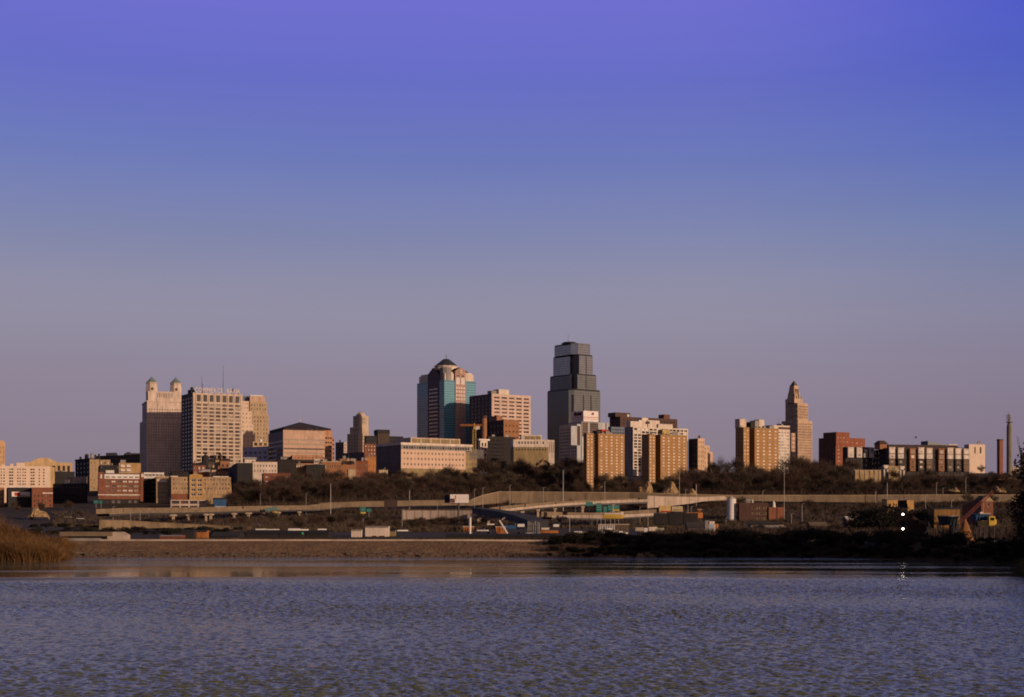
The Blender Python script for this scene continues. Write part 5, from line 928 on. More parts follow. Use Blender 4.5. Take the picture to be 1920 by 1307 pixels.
# ---------------------------------------------------------------- light poles
poles = [(620, 905, 966, 930, 1.6), (768, 918, 951, 985, 1.5), (1056, 880, 938, 990, 1.7), (1134, 903, 938, 960, 1.0), (1274, 884, 948, 985, 1.0), (1305.5, 907, 931, 1000, 1.7), (1285.5, 918, 928, 1030, 1.0), (1430.5, 920, 944, 905, .9), (1470.5, 872, 974, 900, 1.2), (1504, 945, 984, 840, 1.1), (1484, 963, 984, 800, 1.1), (1663.5, 904, 929, 1035, 1.5), (1642, 920, 930, 1035, 1.4), (1735.5, 930, 950, 700, 1.0), (1784, 938, 966, 560, 1.0), (1844, 932, 960, 600, 1.0),
         (889.5, 917, 948, 945, .8), (905.5, 915, 947, 935, .9), (956, 910, 944, 960, .9), (1019, 914, 940, 965, .8), (967, 943, 990, 760, .7), (1215, 952, 990, 620, 1.0), (1290, 938, 980, 640, 1.0), (1068, 967, 998, 560, 1.2), (1361, 970, 984, 760, .8), (1296, 950, 972, 700, .8), (488, 926, 952, 900, .7), (574, 925, 951, 930, .7), (245, 957, 972, 760, .8), (212, 950, 975, 760, .9), (263, 960, 985, 640, .8), (1756, 905, 928, 1045, .9), (1768, 915, 928, 1045, .8), (1811, 895, 928, 1060, .9), (754, 955, 1002, 640, .9), (820, 948, 975, 800, .8), (1200, 951, 966, 815, .7), (1079, 951, 966, 815, .7)]
desc = ['tall grey highway mast left of the green signs', 'pale mast with a lamp head above the road wall', 'tallest white highway mast above the ramp bridge', 'thin mast over the green road signs', 'thin mast before the yellow brick slab', 'white mast with a lamp head at the wall', 'stub of a white mast on the wall', 'thin mast on the brick works roofline', 'very tall thin mast beside the brick works', 'grey mast at the rail yard', 'short grey mast left of the rail yard mast', 'white mast below the stone archway', 'short white mast left of the one below the archway', 'thin mast right of the lit orange shed', 'pale mast behind the blue hopper', 'pale mast before the brick gable house',
        'faint mast just left of the ramp start', 'faint mast right of the ramp start', 'thin mast at the ramp bridge left half', 'thin mast at the ramp bridge middle', 'thin dark pole over the dock yard', 'pale pole before the dark freight cars', 'pale pole before the orange freight car', 'pale grey pole over the dark sheds', 'short pole beside the white silo', 'thin pole left of the orange freight car', 'thin mast above the left viaduct signs', 'thin mast above the right end of the left viaduct', 'short pole left of the left viaduct', 'short pole left of the viaduct start', 'thin pole above the boat landing', 'thin mast above the right part of the long wall', 'short mast above the right part of the long wall', 'thin mast at the far right of the long wall', 'thin pole by the white yard building', 'thin pole before the pinkish road wall', 'thin pole under the ramp bridge end', 'thin pole under the ramp bridge middle']
PGREY = mat('pale galvanised pole', (0.5, 0.46, 0.42), rough=.5)
for i, (px, yt, yb, D, wpx) in enumerate(poles):
    x = xat(px, D); zb = gz(x, D) - .5; zt = zat(yt, D); w = max(.1, wpx * D / F / 2)
    r = thing('light_pole', desc[i], 'light pole', (x, D, zb), 0, 'light poles along the roads'); mb = MB(); mb.tube((0, 0, 0), (0, 0, zt - zb), w, w * .6, PGREY, 6); mb.obj('pole', r)
    mb = MB()
    if wpx > 1.3:
        for a in range(6): mb.box(1.3 * w * math.cos(a) - .25, 1.3 * w * math.cos(a) + .25, 1.3 * w * math.sin(a) - .25, 1.3 * w * math.sin(a) + .25, zt - zb - .6, zt - zb + .1, METAL)
    else: mb.tube((0, 0, zt - zb - .1), (1.6, 0, zt - zb + .3), .07, .06, PGREY, 4); mb.box(1.3, 2.0, -.15, .15, zt - zb + .2, zt - zb + .38, METAL)
    mb.obj('lamp_head', r)
# ---------------------------------------------------------------- road signs
def sign(label, px0, px1, py0, py1, D, m, strip=None, legs=1, cat='road sign', base=None):
    x0, x1 = xat(px0, D), xat(px1, D); zb = (gz((x0 + x1) / 2, D) if base is None else zat(base, D)) - .5; r = thing('road_sign', label, cat, ((x0 + x1) / 2, D, zb), 0, 'green road signs'); w = (x1 - x0) / 2; z0, z1 = zat(py0, D) - zb, zat(py1, D) - zb
    mb = MB(); mb.box(-w, w, -.12, .12, z1, z0, m); mb.obj('panel', r)
    mb = MB(); rr = random.Random(px0)
    for k in range(3):                                   # rows of pale legend too small to read
        zz_ = z1 + (z0 - z1) * (.22 + .26 * k); a = -w * .8; 
        while a < w * .7: l = rr.uniform(.12, .3) * w; mb.box(a, min(a + l, w * .8), -.16, -.13, zz_, zz_ + (z0 - z1) * .1, mat('faded sign legend', (0.25, 0.34, 0.3))); a += l + .09 * w
    o = mb.obj('legend', r); o['kind'] = 'stuff'
    if strip: mb = MB(); mb.box(-w, w, -.13, .13, z1 - (z0 - z1) * .35, z1 - .02, strip); mb.obj('exit_strip', r)
    for k in range(legs):
        xx = 0 if legs == 1 else (-w * .7 + 1.4 * w * k / (legs - 1)); mb = MB(); mb.tube((xx, .22, 0), (xx, .22, z0), .14, .12, GALV, 6); mb.obj('post', r)
for a in (('green road sign left of two on the left viaduct', 498, 509, 952, 959, 880, mat('faded green sign', (0.10, 0.20, 0.19)), None, 1), ('green road sign right of two on the left viaduct with an orange strip under it', 510.5, 520, 949.5, 958.5, 880, mat('faded green sign', ()), YELLOW, 1), ('bright teal road sign with a yellow strip below the road edge wall', 675.5, 686, 951, 960, 820, SIGNG, YELLOW, 1), ('small bright teal road sign right of the one with a yellow strip', 687.5, 696, 953.5, 960.5, 820, SIGNG, None, 1),
          ('dark teal road sign hanging over the ramp bridge edge', 1098, 1111.5, 941, 949, 780, SIGNG, None, 1), ('tall teal road sign second from the left over the lower bridge', 1118, 1128.5, 943.5, 960, 775, SIGNG, None, 2), ('small teal road sign between the tall one and the three right ones', 1131, 1138.5, 949, 960, 775, SIGNG, None, 1), ('teal road sign left of the one with a yellow exit strip', 1140, 1149, 947, 958.5, 775, SIGNG, None, 1), ('teal road sign with a big yellow exit strip, rightmost over the lower bridge', 1151, 1161.5, 947, 955, 775, SIGNG, YELLOW, 2),
          ('faint teal sign panel left of two under the red brick loft', 175.5, 184.5, 938, 944.5, 1000, SIGNG, None, 1), ('faint teal sign panel right of two under the red brick loft', 186.5, 192, 938.5, 944.5, 1000, SIGNG, None, 1)): sign(*a)
# billboard
D = 760; x0, x1 = xat(844, D), xat(879, D); xm = (x0 + x1) / 2; zb = gz(xat(859, D), D) - .5; xp_ = xat(859.5, D)
r = thing('billboard', 'white billboard with a dark figure patch at its left corner on a black pole', 'billboard', (xp_, D, zb)); mb = MB(); mb.box(x0 - xp_, x1 - xp_, -.3, .1, zat(943, D) - zb, zat(927, D) - zb, SIGNW); mb.obj('panel', r)
mb = MB(); mb.box(x0 - xp_ + .02, x0 - xp_ + 2.6, -.36, -.301, zat(942.6, D) - zb, zat(935, D) - zb, mat('plum print', (0.16, 0.07, 0.09))); mb.box(x0 - xp_ + 2.7, x0 - xp_ + 3.2, -.36, -.301, zat(936, D) - zb, zat(929, D) - zb, RED); mb.box(x0 - xp_ + .3, x0 - xp_ + 1.0, -.38, -.361, zat(938, D) - zb, zat(935.5, D) - zb, GD); mb.obj('poster_print', r)
mb = MB(); mb.tube((0, .5, 0), (0, .5, zat(930, D) - zb), .55, .5, METAL, 8); mb.obj('pole', r); mb = MB(); mb.prism([(x0 - xp_ - .2, .2), (x0 - xp_ - .2, .6), (x0 - xp_ - 3.2, 5.5), (x0 - xp_ - 3.2, 5.1)][::-1], zat(943, D) - zb, zat(928, D) - zb, DARKC); mb.obj('back_panel', r); mb = MB(); mb.box(x0 - xp_, x1 - xp_, -1.2, .4, zat(944.2, D) - zb, zat(943.4, D) - zb, METAL); mb.obj('catwalk', r)
mb = MB(); zl = zat(935, D) - zb
for k in range(9): mb.box(x0 - xp_ + 4.2 + .55 * k, x0 - xp_ + 4.2 + .55 * k + .34, -.33, -.301, zl, zl + .22, mat('faint print', (0.55, 0.45, 0.40)))
o = mb.obj('print_line', r); o['kind'] = 'stuff'
D = 930; x0, x1 = xat(720, D), xat(745, D); zb = gz(x0, D) - .5; r = thing('billboard', 'back of a dark slatted billboard standing before the road edge wall', 'billboard', ((x0 + x1) / 2, D, zb)); w = (x1 - x0) / 2
for k in range(6): mb = MB(); a = -w + 2 * w * k / 6; mb.box(a + .05, a + 2 * w / 6 - .05, -.15, .15, zat(950.5, D) - zb, zat(936.5, D) - zb, mat('brown slat', (0.06, 0.035, 0.03))); mb.obj('slat', r)
for k in (-.6, .6): mb = MB(); mb.tube((w * k, .3, 0), (w * k, .3, zat(938, D) - zb), .2, .2, METAL); mb.obj('post', r)
# ================================================================ the rail and dock yard on the flat
def base(px, D, sink=0.15): x = xat(px, D); return Vector((x, D, gz(x, D) - sink))
def shed(label, p0, p1, yt, yb, D, m, roof=ROOFD, dep=8, pitch=.18, doors=(), name='shed', cat='shed', floor=None):
    """pitched shed standing on the ground; rows give its eaves and its visible foot"""
    x0, x1 = xat(p0, D), xat(p1, D); zb = min(gz(x0, D), gz(x1, D), zat(yb, D)) - .3; r = thing(name, label, cat, ((x0 + x1) / 2, D, zb)); w = (x1 - x0) / 2; h = zat(yt, D) - zb; rz = min(dep * pitch, h * .4)
    mb = MB(); mb.box(-w, w, 0, dep, 0, h - rz, m); mb.obj('wall', r); mb = MB(); mb.gable(-w - .2, w + .2, -.3, dep + .3, h - rz + .004, h, roof, 'x', m); mb.obj('roof', r)
    for a, c, f in doors: mb = MB(); mb.box(-w + 2 * w * a, -w + 2 * w * c, -.06, -.004, 0, (h - rz) * f, GD); mb.obj('door', r)
    mb = MB(); n = max(3, int(w * 2 / 1.2))
    for k in range(n + 1): mb.box(-w + 2 * w * k / n - .05, -w + 2 * w * k / n + .05, -.05, -.003, 0.02, h - rz - .05, m)
    mb.obj('wall_rib', r)['kind'] = 'stuff'
    return r
def container(label, p0, p1, yt, yb, D, m, legs=False, stripe=None, wheels=True, name='trailer', cat='trailer', group=None):
    x0, x1 = xat(p0, D), xat(p1, D); w = (x1 - x0) / 2; zt, zb_ = zat(yt, D), zat(yb, D); x = (x0 + x1) / 2; g0 = min(gz(x, D), zb_) - .1; r = thing(name, label, cat, (x, D, g0), 0, group); a, c = zb_ - g0 + .25, zt - g0
    dp = min(2.6, max(1.5, w)); mb = MB(); mb.box(-w, w, -dp / 2, dp / 2, a, c, m); mb.obj('body', r); mb = MB(); n = max(4, int(2 * w / .6))
    for k in range(n): xx = -w + 2 * w * (k + .5) / n; mb.box(xx - .05, xx + .05, -dp / 2 - .04, -dp / 2 - .003, a + .1, c - .1, m)
    mb.obj('side_rib', r)['kind'] = 'stuff'
    if stripe: mb = MB(); mb.box(-w * .8, w * .8, -dp / 2 - .06, -dp / 2 - .042, a + (c - a) * .2, a + (c - a) * .4, stripe); mb.obj('stripe', r)
    mb = MB(); mb.box(-w * .95, w * .95, -.5, .5, a - .25, a - .004, METAL); mb.obj('chassis', r)
    if wheels:
        for k in (-.75, -.55, .7):
            mb = MB(); rr = min(.5, (zb_ - g0) * .5 + .3); mb.tube((w * k, -dp / 2 + .05, rr), (w * k, -dp / 2 + .4, rr), rr, rr, RUBBER, 10); mb.obj('wheel', r)
    return r
# concrete boat landing on the levee
D = 352; x0, x1 = xat(112, D), xat(232, D); z0 = gz(0, D) - .8; zt = zat(997.5, D) - z0; r = thing('boat_landing', 'long grey concrete landing block with a dark recess and a sloping right end', 'landing', ((x0 + x1) / 2, D, z0)); w = (x1 - x0) / 2; k = D / F
mb = MB(); mb.box(-w, w - 21 * k, 0, 6, zt - 8 * k, zt, CONC); mb.obj('slab', r); mb = MB(); mb.prism([(w - 31 * k, .05), (w, .05), (w, 6), (w - 31 * k, 6)], 0, zt - 6 * k, CONCL); mb.prism([(w - 31 * k, .05), (w, .05), (w, 6), (w - 31 * k, 6)], zt - 6 * k + .002, zt - .01, CONCL, pt=[(w - 21 * k, .05), (w - 11 * k, .05), (w - 11 * k, 6), (w - 21 * k, 6)]); mb.obj('end_block', r)
mb = MB(); mb.box(-w + .05, w - 31 * k - .05, 1.6, 5.8, 0, zt - 8 * k - .003, GREYC); mb.obj('recess_wall', r); mb = MB(); mb.box(w, w + 18 * k, .5, 5, .5, .95, ROOFW); mb.obj('apron', r)
# flat row left of centre
shed('long rusty red barge shed right of the boat landing', 300, 341, 1003.5, 1008, 372, mat('rusty red sheet', (0.26, 0.08, 0.04)), CONCL, 4, .08, name='barge_shed'); shed('small black hut between the red barge shed and the orange hut', 341, 362, 993.5, 1004, 385, DARKC, ROOFD, 4, .1, ((.2, .5, .7),)); shed('low orange brown hut right of the black hut', 362, 386, 994, 1002, 400, RUST, ROOFD, 4, .12, ((.1, .25, .6),)); shed('dark gabled boathouse at the end of the landing yard', 396, 446, 997.5, 1013, 372, DARKC, ROOFD, 9, .2)
shed('small pale pump hut in front of the dark boathouse', 433.5, 444, 1009, 1015.5, 364, CONC, CONC, 2, .1, name='pump_hut')
for i, (a, c, t) in enumerate(((463, 524, 994), (524, 574, 995), (574, 614, 995))): shed(['long black freight shed, leftmost of three behind the levee', 'long black freight shed, middle of three behind the levee', 'long black freight shed, right one of three behind the levee'][i], a, c, t, 1012, 420, mat('soot brick', ()), mat('tarred roof', (0.022, 0.019, 0.018)), 10, .1, ((.15, .3, .6), (.6, .75, .6)), 'freight_shed')
for i, (a, c, t, bq) in enumerate(((480, 500, 991.5, 995), (500, 523, 992, 995), (541, 562, 991, 996), (562, 578, 992, 996), (596, 612, 991.5, 995))): container(['flat white trailer over the black freight sheds, first from the left', 'second flat white trailer from the left over the freight sheds', 'middle white trailer over the freight sheds', 'fourth white trailer from the left over the freight sheds', 'last white trailer on the right over the freight sheds'][i], a, c, t, bq, 520, WHITE, group='white trailers behind the freight sheds')  # white bodies added as sunlit roof strips of the sheds
r = thing('signal_lamp', 'green lit signal lamp on a short post before the black freight sheds', 'signal', base(567.5, 400)); mb = MB(); zt = zat(1000, 400) - r.location.z; mb.tube((0, 0, 0), (0, 0, zt), .06, .05, METAL, 6); mb.obj('post', r)
mb = MB(); mb.tube((0, -.18, zt), (0, -.02, zt), .24, .24, mat('green signal light', (0.02, 0.3, 0.1), emit=((0.03, 0.6, 0.18), 0.35)), 12); mb.obj('lamp', r); mb = MB(); mb.box(-.35, .35, 0, .15, zt - .35, zt + .35, METAL); mb.obj('housing', r)
shed('small cream hut with a flat roof left of the white yard building', 659, 676.5, 993.5, 1007.5, 430, CREAM, CREAM, 4, .06); shed('white yard building with two dark loading openings', 685, 727, 986.5, 1005, 440, CREAM, CONCL, 7, .06, ((.3, .5, .18), (.62, .86, .18)), 'yard_building', 'building'); shed('low dark hut right of the white yard building', 727, 740, 993, 1003, 450, OLIVE, ROOFD, 5, .1); container('small pale trailer among the bushes right of the white yard building', 784, 799, 992, 996.5, 600, CONCL)
shed('long black levee warehouse behind the dock machinery', 836, 1040, 1001, 1013, 400, mat('soot brick', ()), mat('tarred roof', (0.022, 0.019, 0.018)), 8, .08, ((.1, .15, .6), (.5, .58, .7), (.8, .86, .6)), 'levee_warehouse', 'warehouse')
# rusty hoppers and the conveyor
def hopper(label, p0, p1, yt, yb, D, m, taper=.25):
    x0, x1 = xat(p0, D), xat(p1, D); w = (x1 - x0) / 2; b_ = base((p0 + p1) / 2, D); r = thing('hopper', label, 'hopper', b_); zt, z1 = zat(yt, D) - b_.z, zat(yb, D) - b_.z
    q = lambda f: [(-w * f, -1.5 * f), (w * f, -1.5 * f), (w * f, 1.5 * f), (-w * f, 1.5 * f)]
    mb = MB(); mb.prism(q(1 - taper), z1, zt, m, pt=q(1.0)) if taper > 0 else mb.prism(q(1.0), z1, zt, m, pt=q(1 + taper)); mb.obj('bin', r); mb = MB(); f = 1.04 if taper > 0 else 1 + taper + .04; mb.prism(q(f), zt + .002, zt + .25, CONCL); mb.obj('rim', r)
    for sx in (-1, 1):
        for sy in (-1, 1): mb = MB(); mb.tube((sx * w * .7, sy * 1.0, 0), (sx * w * .7, sy * 1.0, z1 + .3), .12, .12, METAL, 5); mb.obj('leg', r)
    mb = MB()
    for k in range(5): a = -w * .8 + 1.6 * w * k / 4; mb.box(a - .05, a + .05, -1.56 if taper <= 0 else -1.5, -1.1, z1 + .1, zt - .1, m)
    mb.obj('stiffener', r)['kind'] = 'stuff'
hopper('orange rusty hopper with a white post rising from it', 868, 889, 988, 996, 440, RUST, .3); hopper('orange rusty hopper crossed by a slanting white conveyor', 928, 949, 988.5, 1001.5, 440, RUST, -.12)
r = thing('loading_post', 'thick white post standing in the left rusty hopper', 'post', base(881.5, 436)); mb = MB(); zt = zat(970.5, 436) - r.location.z; mb.tube((0, 0, 0), (0, 0, zt), .34, .34, WHITE, 8); mb.obj('shaft', r); mb = MB(); mb.tube((0, 0, zt), (0, 0, zt + .2), .42, .4, GALV, 8); mb.obj('cap', r)
r = thing('conveyor', 'white conveyor arm slanting down to the right over the rusty hopper', 'conveyor', base(944, 436)); p, q = P(936.5, 975.5, 436) - r.location, P(952, 1000.5, 436) - r.location; mb = MB(); mb.tube(p, q, .28, .28, WHITE, 4); mb.obj('belt_frame', r); mb = MB(); mb.tube(p + Vector((0, .4, 0)), (p.x, .4, 0), .1, .1, METAL, 4); mb.obj('support', r); mb = MB(); mb.tube(P(941, 974, 436) - r.location, P(947, 970.5, 436) - r.location, .22, .22, CONCL, 4); mb.obj('feed_arm', r)
for a in (('white tank box high in the dock yard centre', 970.5, 983.5, 982.5, 989, 520, WHITE), ('white box right of the pipe rack', 1037.5, 1048, 983, 989, 520, WHITE), ('cream box on the rusty platform', 1015, 1029.5, 989.5, 994.5, 480, CREAM), ('white boat hull shaped trailer by the shaded ramp', 913, 927, 982, 985.5, 520, WHITE), ('long navy trailer behind the white tank box', 946, 968, 985, 993, 500, BLUE), ('long rusty flat wagon under the cream box', 1013, 1047, 994.6, 1001, 480, RUST), ('white flat trailer low at the levee edge', 986, 999, 999.5, 1001.5, 440, WHITE)): container(*a)
r = thing('pipe_rack', 'rack of upright pale pipes between the white boxes', 'rack', base(1000, 470)); D = 470
for i, px in enumerate((990, 993.5, 996, 1000, 1004, 1008.5, 1011)): mb = MB(); x = xat(px, D) - r.location.x; mb.tube((x, (i % 3) * .4, 0), (x, (i % 3) * .4, zat(977 + (i % 4) * 1.5, D) - r.location.z), .13, .11, GALV, 6); mb.obj('pipe', r)
for z in (2.0, 3.6): mb = MB(); mb.box(xat(988, D) - r.location.x, xat(1013, D) - r.location.x, -.3, -.15, z, z + .15, METAL); mb.obj('rail', r)
# trailers and boats on the dark bank
container('long white trailer, leftmost on the dark bank', 1075.5, 1091, 996, 1001.5, 430, WHITE); container('dull grey trailer right of the long white trailer', 1092, 1106, 996.8, 1001, 432, CONC); container('pale trailer behind the dark bank bushes', 1107, 1120, 997, 1001, 436, CONCL)
def boat(label, p0, p1, yt, yb, D, m):
    x0, x1 = xat(p0, D), xat(p1, D); L_ = x1 - x0; b_ = Vector(((x0 + x1) / 2, D, zat(yb, D) - .1)); r = thing('boat', label, 'boat', b_, 0, 'boats laid up on the dark bank'); h = zat(yt, D) - b_.z; mb = MB(); pl = [(-L_ / 2, -.8), (L_ * .25, -.9), (L_ / 2, 0), (L_ * .25, .9), (-L_ / 2, .8)]
    mb.prism([(x * .85, y * .5) for x, y in pl], .1, h * .6, m, pt=pl); mb.obj('hull', r); mb = MB(); mb.box(-L_ * .2, L_ * .1, -.5, .5, h * .6 + .002, h, WHITE); mb.obj('cabin', r); mb = MB(); mb.box(-L_ * .3, L_ * .2, -.3, .3, -1.2, .1, METAL); mb.obj('cradle', r)
boat('white boat laid up below the pale fence', 1153, 1178, 996, 1001, 430, WHITE); boat('grey covered boat left of the white boat', 1128, 1160, 990.5, 996, 460, CONC); boat('pale boat hull by the blockyard', 1588, 1602, 986, 988.5, 520, CONC)
r = thing('fence', 'pale picket fence above the laid up boats', 'fence', base(1150, 500)); D = 500
for k in range(18): mb = MB(); x = xat(1123 + 3.2 * k, D) - r.location.x; mb.box(x - .12, x + .12, -.05, .05, 0, zat(982.5, D) - r.location.z, WHITE if k < 10 else CONC); mb.obj('picket', r)
mb = MB(); mb.box(xat(1122.5, D) - r.location.x, xat(1180, D) - r.location.x, -.1, -.051, zat(984, D) - r.location.z, zat(982.4, D) - r.location.z, CONCL); mb.obj('rail', r)
for i, a in enumerate(((1191, 1207, 989, 997), (1207.5, 1214, 990, 999), (1216, 1232, 988, 997), (1233, 1245, 990, 997.5))): container(['pale container, first of four along the bank top', 'narrow pale container, second of four along the bank top', 'white container, third of four along the bank top', 'greenish container, last of four along the bank top'][i], *a, 470, (CONCL, WHITE, CREAM, mat('grey green paint', (0.4, 0.4, 0.28)))[i], name='container', cat='container', wheels=False, group='containers along the bank top')
# locomotive like yellow railcar and freight cars
r = container('yellow and grey maintenance wagon under the green road signs', 1131, 1168, 963, 973, 700, YELLOW, name='railcar', cat='railcar', stripe=mat('amber paint', (0.5, 0.26, 0.05))); mb = MB(); mb.box(-4.5, 4.5, -1.6, -1.4, zat(964.5, 700) - r.location.z, zat(962.2, 700) - r.location.z, CREAM); mb.obj('top_rail', r); mb = MB(); mb.box(3.6, 5.0, -1.7, -1.3, zat(966, 700) - r.location.z, zat(960, 700) - r.location.z, CREAM); mb.obj('cab_post', r)
r = container('bright yellow container with a red foot, on the dark freight wagons', 1235.5, 1257, 948, 960.5, 640, mat('pale yellow paint', (0.72, 0.50, 0.2)), wheels=False, name='container', cat='container', stripe=None); mb = MB(); mb.box(-1.8, 2.5, -1.36, -1.301, zat(960, 640) - r.location.z, zat(957.8, 640) - r.location.z, RED); mb.obj('foot_band', r)
container('pale yellow container right of the one with a red foot', 1259, 1279.5, 949.5, 960, 640, mat('faded cream yellow paint', (0.62, 0.50, 0.30)), wheels=False, name='container', cat='container', stripe=OLIVE)
for i, (a, c) in enumerate(((1226, 1252), (1253, 1280), (1281, 1308))): container(['black freight wagon under the yellow containers, left one', 'black freight wagon under the yellow containers, middle one', 'black freight wagon under the orange tarpaulin, right one'][i], a, c, 962, 984, 600, mat('black wagon paint', (0.025, 0.02, 0.02)), name='railcar', cat='railcar', group='black freight wagons')
container('orange freight car behind the thin pale pole', 1286, 1317, 961, 972.5, 660, ORANGE, name='railcar', cat='railcar'); hopper('small orange hopper on top of the orange freight car', 1307, 1315, 955.5, 961, 664, ORANGE, .3)
shed('dark plum roofed shed with a slanting side right of the black wagons', 1290, 1322, 979, 996, 470, mat('plum brick', ()), mat('plum roof', (0.06, 0.05, 0.055)), 7, .5)
# small lit plant with silos
r = thing('batching_plant', 'little grey and cream batching plant with an orange lit tank', 'plant building', base(1334, 460)); D = 460; X_ = lambda px: xat(px, D) - r.location.x; Z_ = lambda py: zat(py, D) - r.location.z
for nm, a, c, t, bb, m_ in (('silo_house', 1322, 1330, 976, 998, GREYC), ('head_house', 1328, 1340, 977.5, 983, CREAM), ('bay', 1330, 1338, 983.2, 998, mat('blue grey cladding', ())), ('column', 1338, 1341.5, 983.2, 998, CREAM)): mb = MB(); mb.box(X_(a), X_(c), 0, 2.5, max(0, Z_(bb)), Z_(t), m_); mb.obj(nm, r)
mb = MB(); mb.tube((X_(1344.5), 1.2, Z_(992)), (X_(1344.5), 1.2, Z_(983)), .6, .6, ORANGE, 10); mb.cone(X_(1344.5), 1.2, .64, Z_(983) + .002, Z_(981.5), ORANGE, 10); mb.obj('tank', r)
for px in (1329, 1332, 1335, 1338): mb = MB(); mb.tube((X_(px), 1, Z_(977.5)), (X_(px), 1, Z_(973.5)), .08, .06, METAL, 5); mb.obj('vent', r)
# silo and brick works
D = 905; r = thing('silo', 'tall white silo with a conical cap beside the brick works', 'silo', base(1371.5, D)); Z_ = lambda py: zat(py, D) - r.location.z; w = 8.3 * D / F; mb = MB(); mb.tube((0, 0, 0), (0, 0, Z_(936)), w, w, WHITE, 20); mb.obj('shell', r); mb = MB(); mb.cone(0, 0, w * 1.03, Z_(936) + .002, Z_(930.5), WHITE, 20); mb.obj('cap', r)
for k in range(7): mb = MB(); mb.tube((0, 0, 3 + k * 1.9), (0, 0, 3.12 + k * 1.9), w * 1.012, w * 1.012, CONCL, 20); mb.obj('hoop', r)
mb = MB(); mb.box(w, w + .9, -.5, .5, Z_(948), Z_(942), RUST); mb.obj('ladder_cage', r)
b = Bld('brick_works', 'red brick works with a dark windowed left part and a white roof cone', 'factory', 1383, 1386, 1440.5, 942.5, 900, 10, sink=2); b.main(mat('sooty red brick', (0.075, 0.034, 0.027), scale=.6), G(7, 10, .5, .45, 8, ((GB, 1), (GD, 1), (CURT, 1)), fr=STONE2, nr=3, ml=.42, mr=.02), None); b.block(b.a + .01, b.u(1470), -1, 14, 0, b.z(951), RBRICK, None, None); b.kit(2, 6, y1=8)  # left part in a darker red brick
mb = b.add('roof_cone'); mb.tube((b.u(1454), 3, b.z(951)), (b.u(1454), 3, b.z(943)), b.m(3.6), b.m(2.6), WHITE, 10); mb.cone(b.u(1454), 3, b.m(2.8), b.z(943), b.z(938), WHITE, 10); mb = b.add('roof_pipe'); mb.tube((b.u(1414), 3, b.h - .02), (b.u(1414), 3, b.z(937)), .5, .45, WHITE, 8)
for px in (1395, 1402): b.add('roof_rail').box(b.u(px), b.u(px + 12), .4, .55, b.h + .9, b.h + 1.1, CONC)
b.done()
b = Bld('block_yard_wall', 'pale heap of broken concrete blocks in the yard under the rail masts', 'rubble wall', 1464, 1466, 1520, 984, 560, 5, sink=2)
rr = random.Random(5)
for k in range(26): px = 1465 + rr.random() * 53; hh = 987 + rr.random() * 5 - (4 if px < 1470 else 0); mb = b.add('block'); x = b.u(px); y = rr.random() * 3; s_ = rr.uniform(.5, .95); mb.prism([(x - s_, y), (x + s_ * .8, y - .3), (x + s_, y + s_), (x - s_ * .7, y + s_ * 1.2)], 0, b.z(hh), CONCL, pt=[(x - s_ * .8, y), (x + s_ * .6, y - .1), (x + s_ * .8, y + s_), (x - s_ * .5, y + s_ * 1.2)])
b.done()
for a in (('low dark shed with a lit roof edge right of the rubble heap', 1520, 1552, 979, 994, 560, DBRICK, CONC), ('low hut with a bright roof at the right of the yard', 1588, 1612, 968, 978, 640, DBRICK, ROOFW), ('grey shed between the brick works and the rubble heap', 1408, 1462, 978, 988, 600, GREYC, ROOFD)): shed(*a)
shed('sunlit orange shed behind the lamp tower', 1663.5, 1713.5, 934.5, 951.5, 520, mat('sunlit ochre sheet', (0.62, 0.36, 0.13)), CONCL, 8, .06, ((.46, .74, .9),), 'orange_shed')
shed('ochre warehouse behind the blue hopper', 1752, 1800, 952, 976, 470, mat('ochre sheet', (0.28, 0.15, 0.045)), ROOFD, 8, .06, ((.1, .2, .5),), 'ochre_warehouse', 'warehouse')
b = Bld('brick_gable_house', 'red brick gabled house with one white framed window behind the crane', 'house', 1838, 1840, 1862, 940, 620, 8, sink=2); b.main(RBRICK, G(3, 14, .3, .6, 2, ((GD, 1),), fr=WHITE, nr=1, cols=[(1852, 1855)]), None); b.add('gable_roof').gable(-.3, b.a + .3, -.3, 8, b.h + .002, b.z(929), mat('brown roof tiles', ()), 'y', mat('tan gable', (0.40, 0.28, 0.15))); b.done()
# ================================================================ mooring at the right: lamp tower, crane, hoppers
D = 330; r = thing('lamp_tower', 'dark slim mooring tower with two bright lamps, reflected in the river', 'lamp tower', base(1690.5, D, 2)); Z_ = lambda py: zat(py, D) - r.location.z; X_ = lambda px: xat(px, D) - r.location.x; BR = mat('dark red steel', (0.035, 0.015, 0.014))
for px in (1682, 1699):
    for y in (-.9, .9): mb = MB(); mb.box(X_(px) - .09, X_(px) + .09, y - .09, y + .09, 0, Z_(945), BR); mb.obj('leg', r)
for k in range(9): mb = MB(); z = 1.2 + k * 1.25; mb.tube((X_(1682), -.9, z), (X_(1699), -.9, z + 1.1), .05, .05, BR, 4); mb.tube((X_(1682), -.9, z), (X_(1699), -.9, z), .05, .05, BR, 4); mb.obj('brace', r)
mb = MB(); mb.box(X_(1685), X_(1698.5), -.8, .8, Z_(951), Z_(938), DARKC); mb.obj('control_box', r); mb = MB(); mb.box(X_(1679), X_(1702), -1.1, 1.1, Z_(953), Z_(951.2), METAL); mb.obj('platform', r); mb = MB(); mb.tube((X_(1686), 0, Z_(938)), (X_(1686), 0, Z_(931)), .05, .04, METAL, 4); mb.tube((X_(1695), 0, Z_(938)), (X_(1695), 0, Z_(932)), .05, .04, METAL, 4); mb.obj('aerial', r)
LAMP = mat('lit lamp glass', (1, .9, .8), emit=((1.0, 0.88, 0.74), 12.0)); 
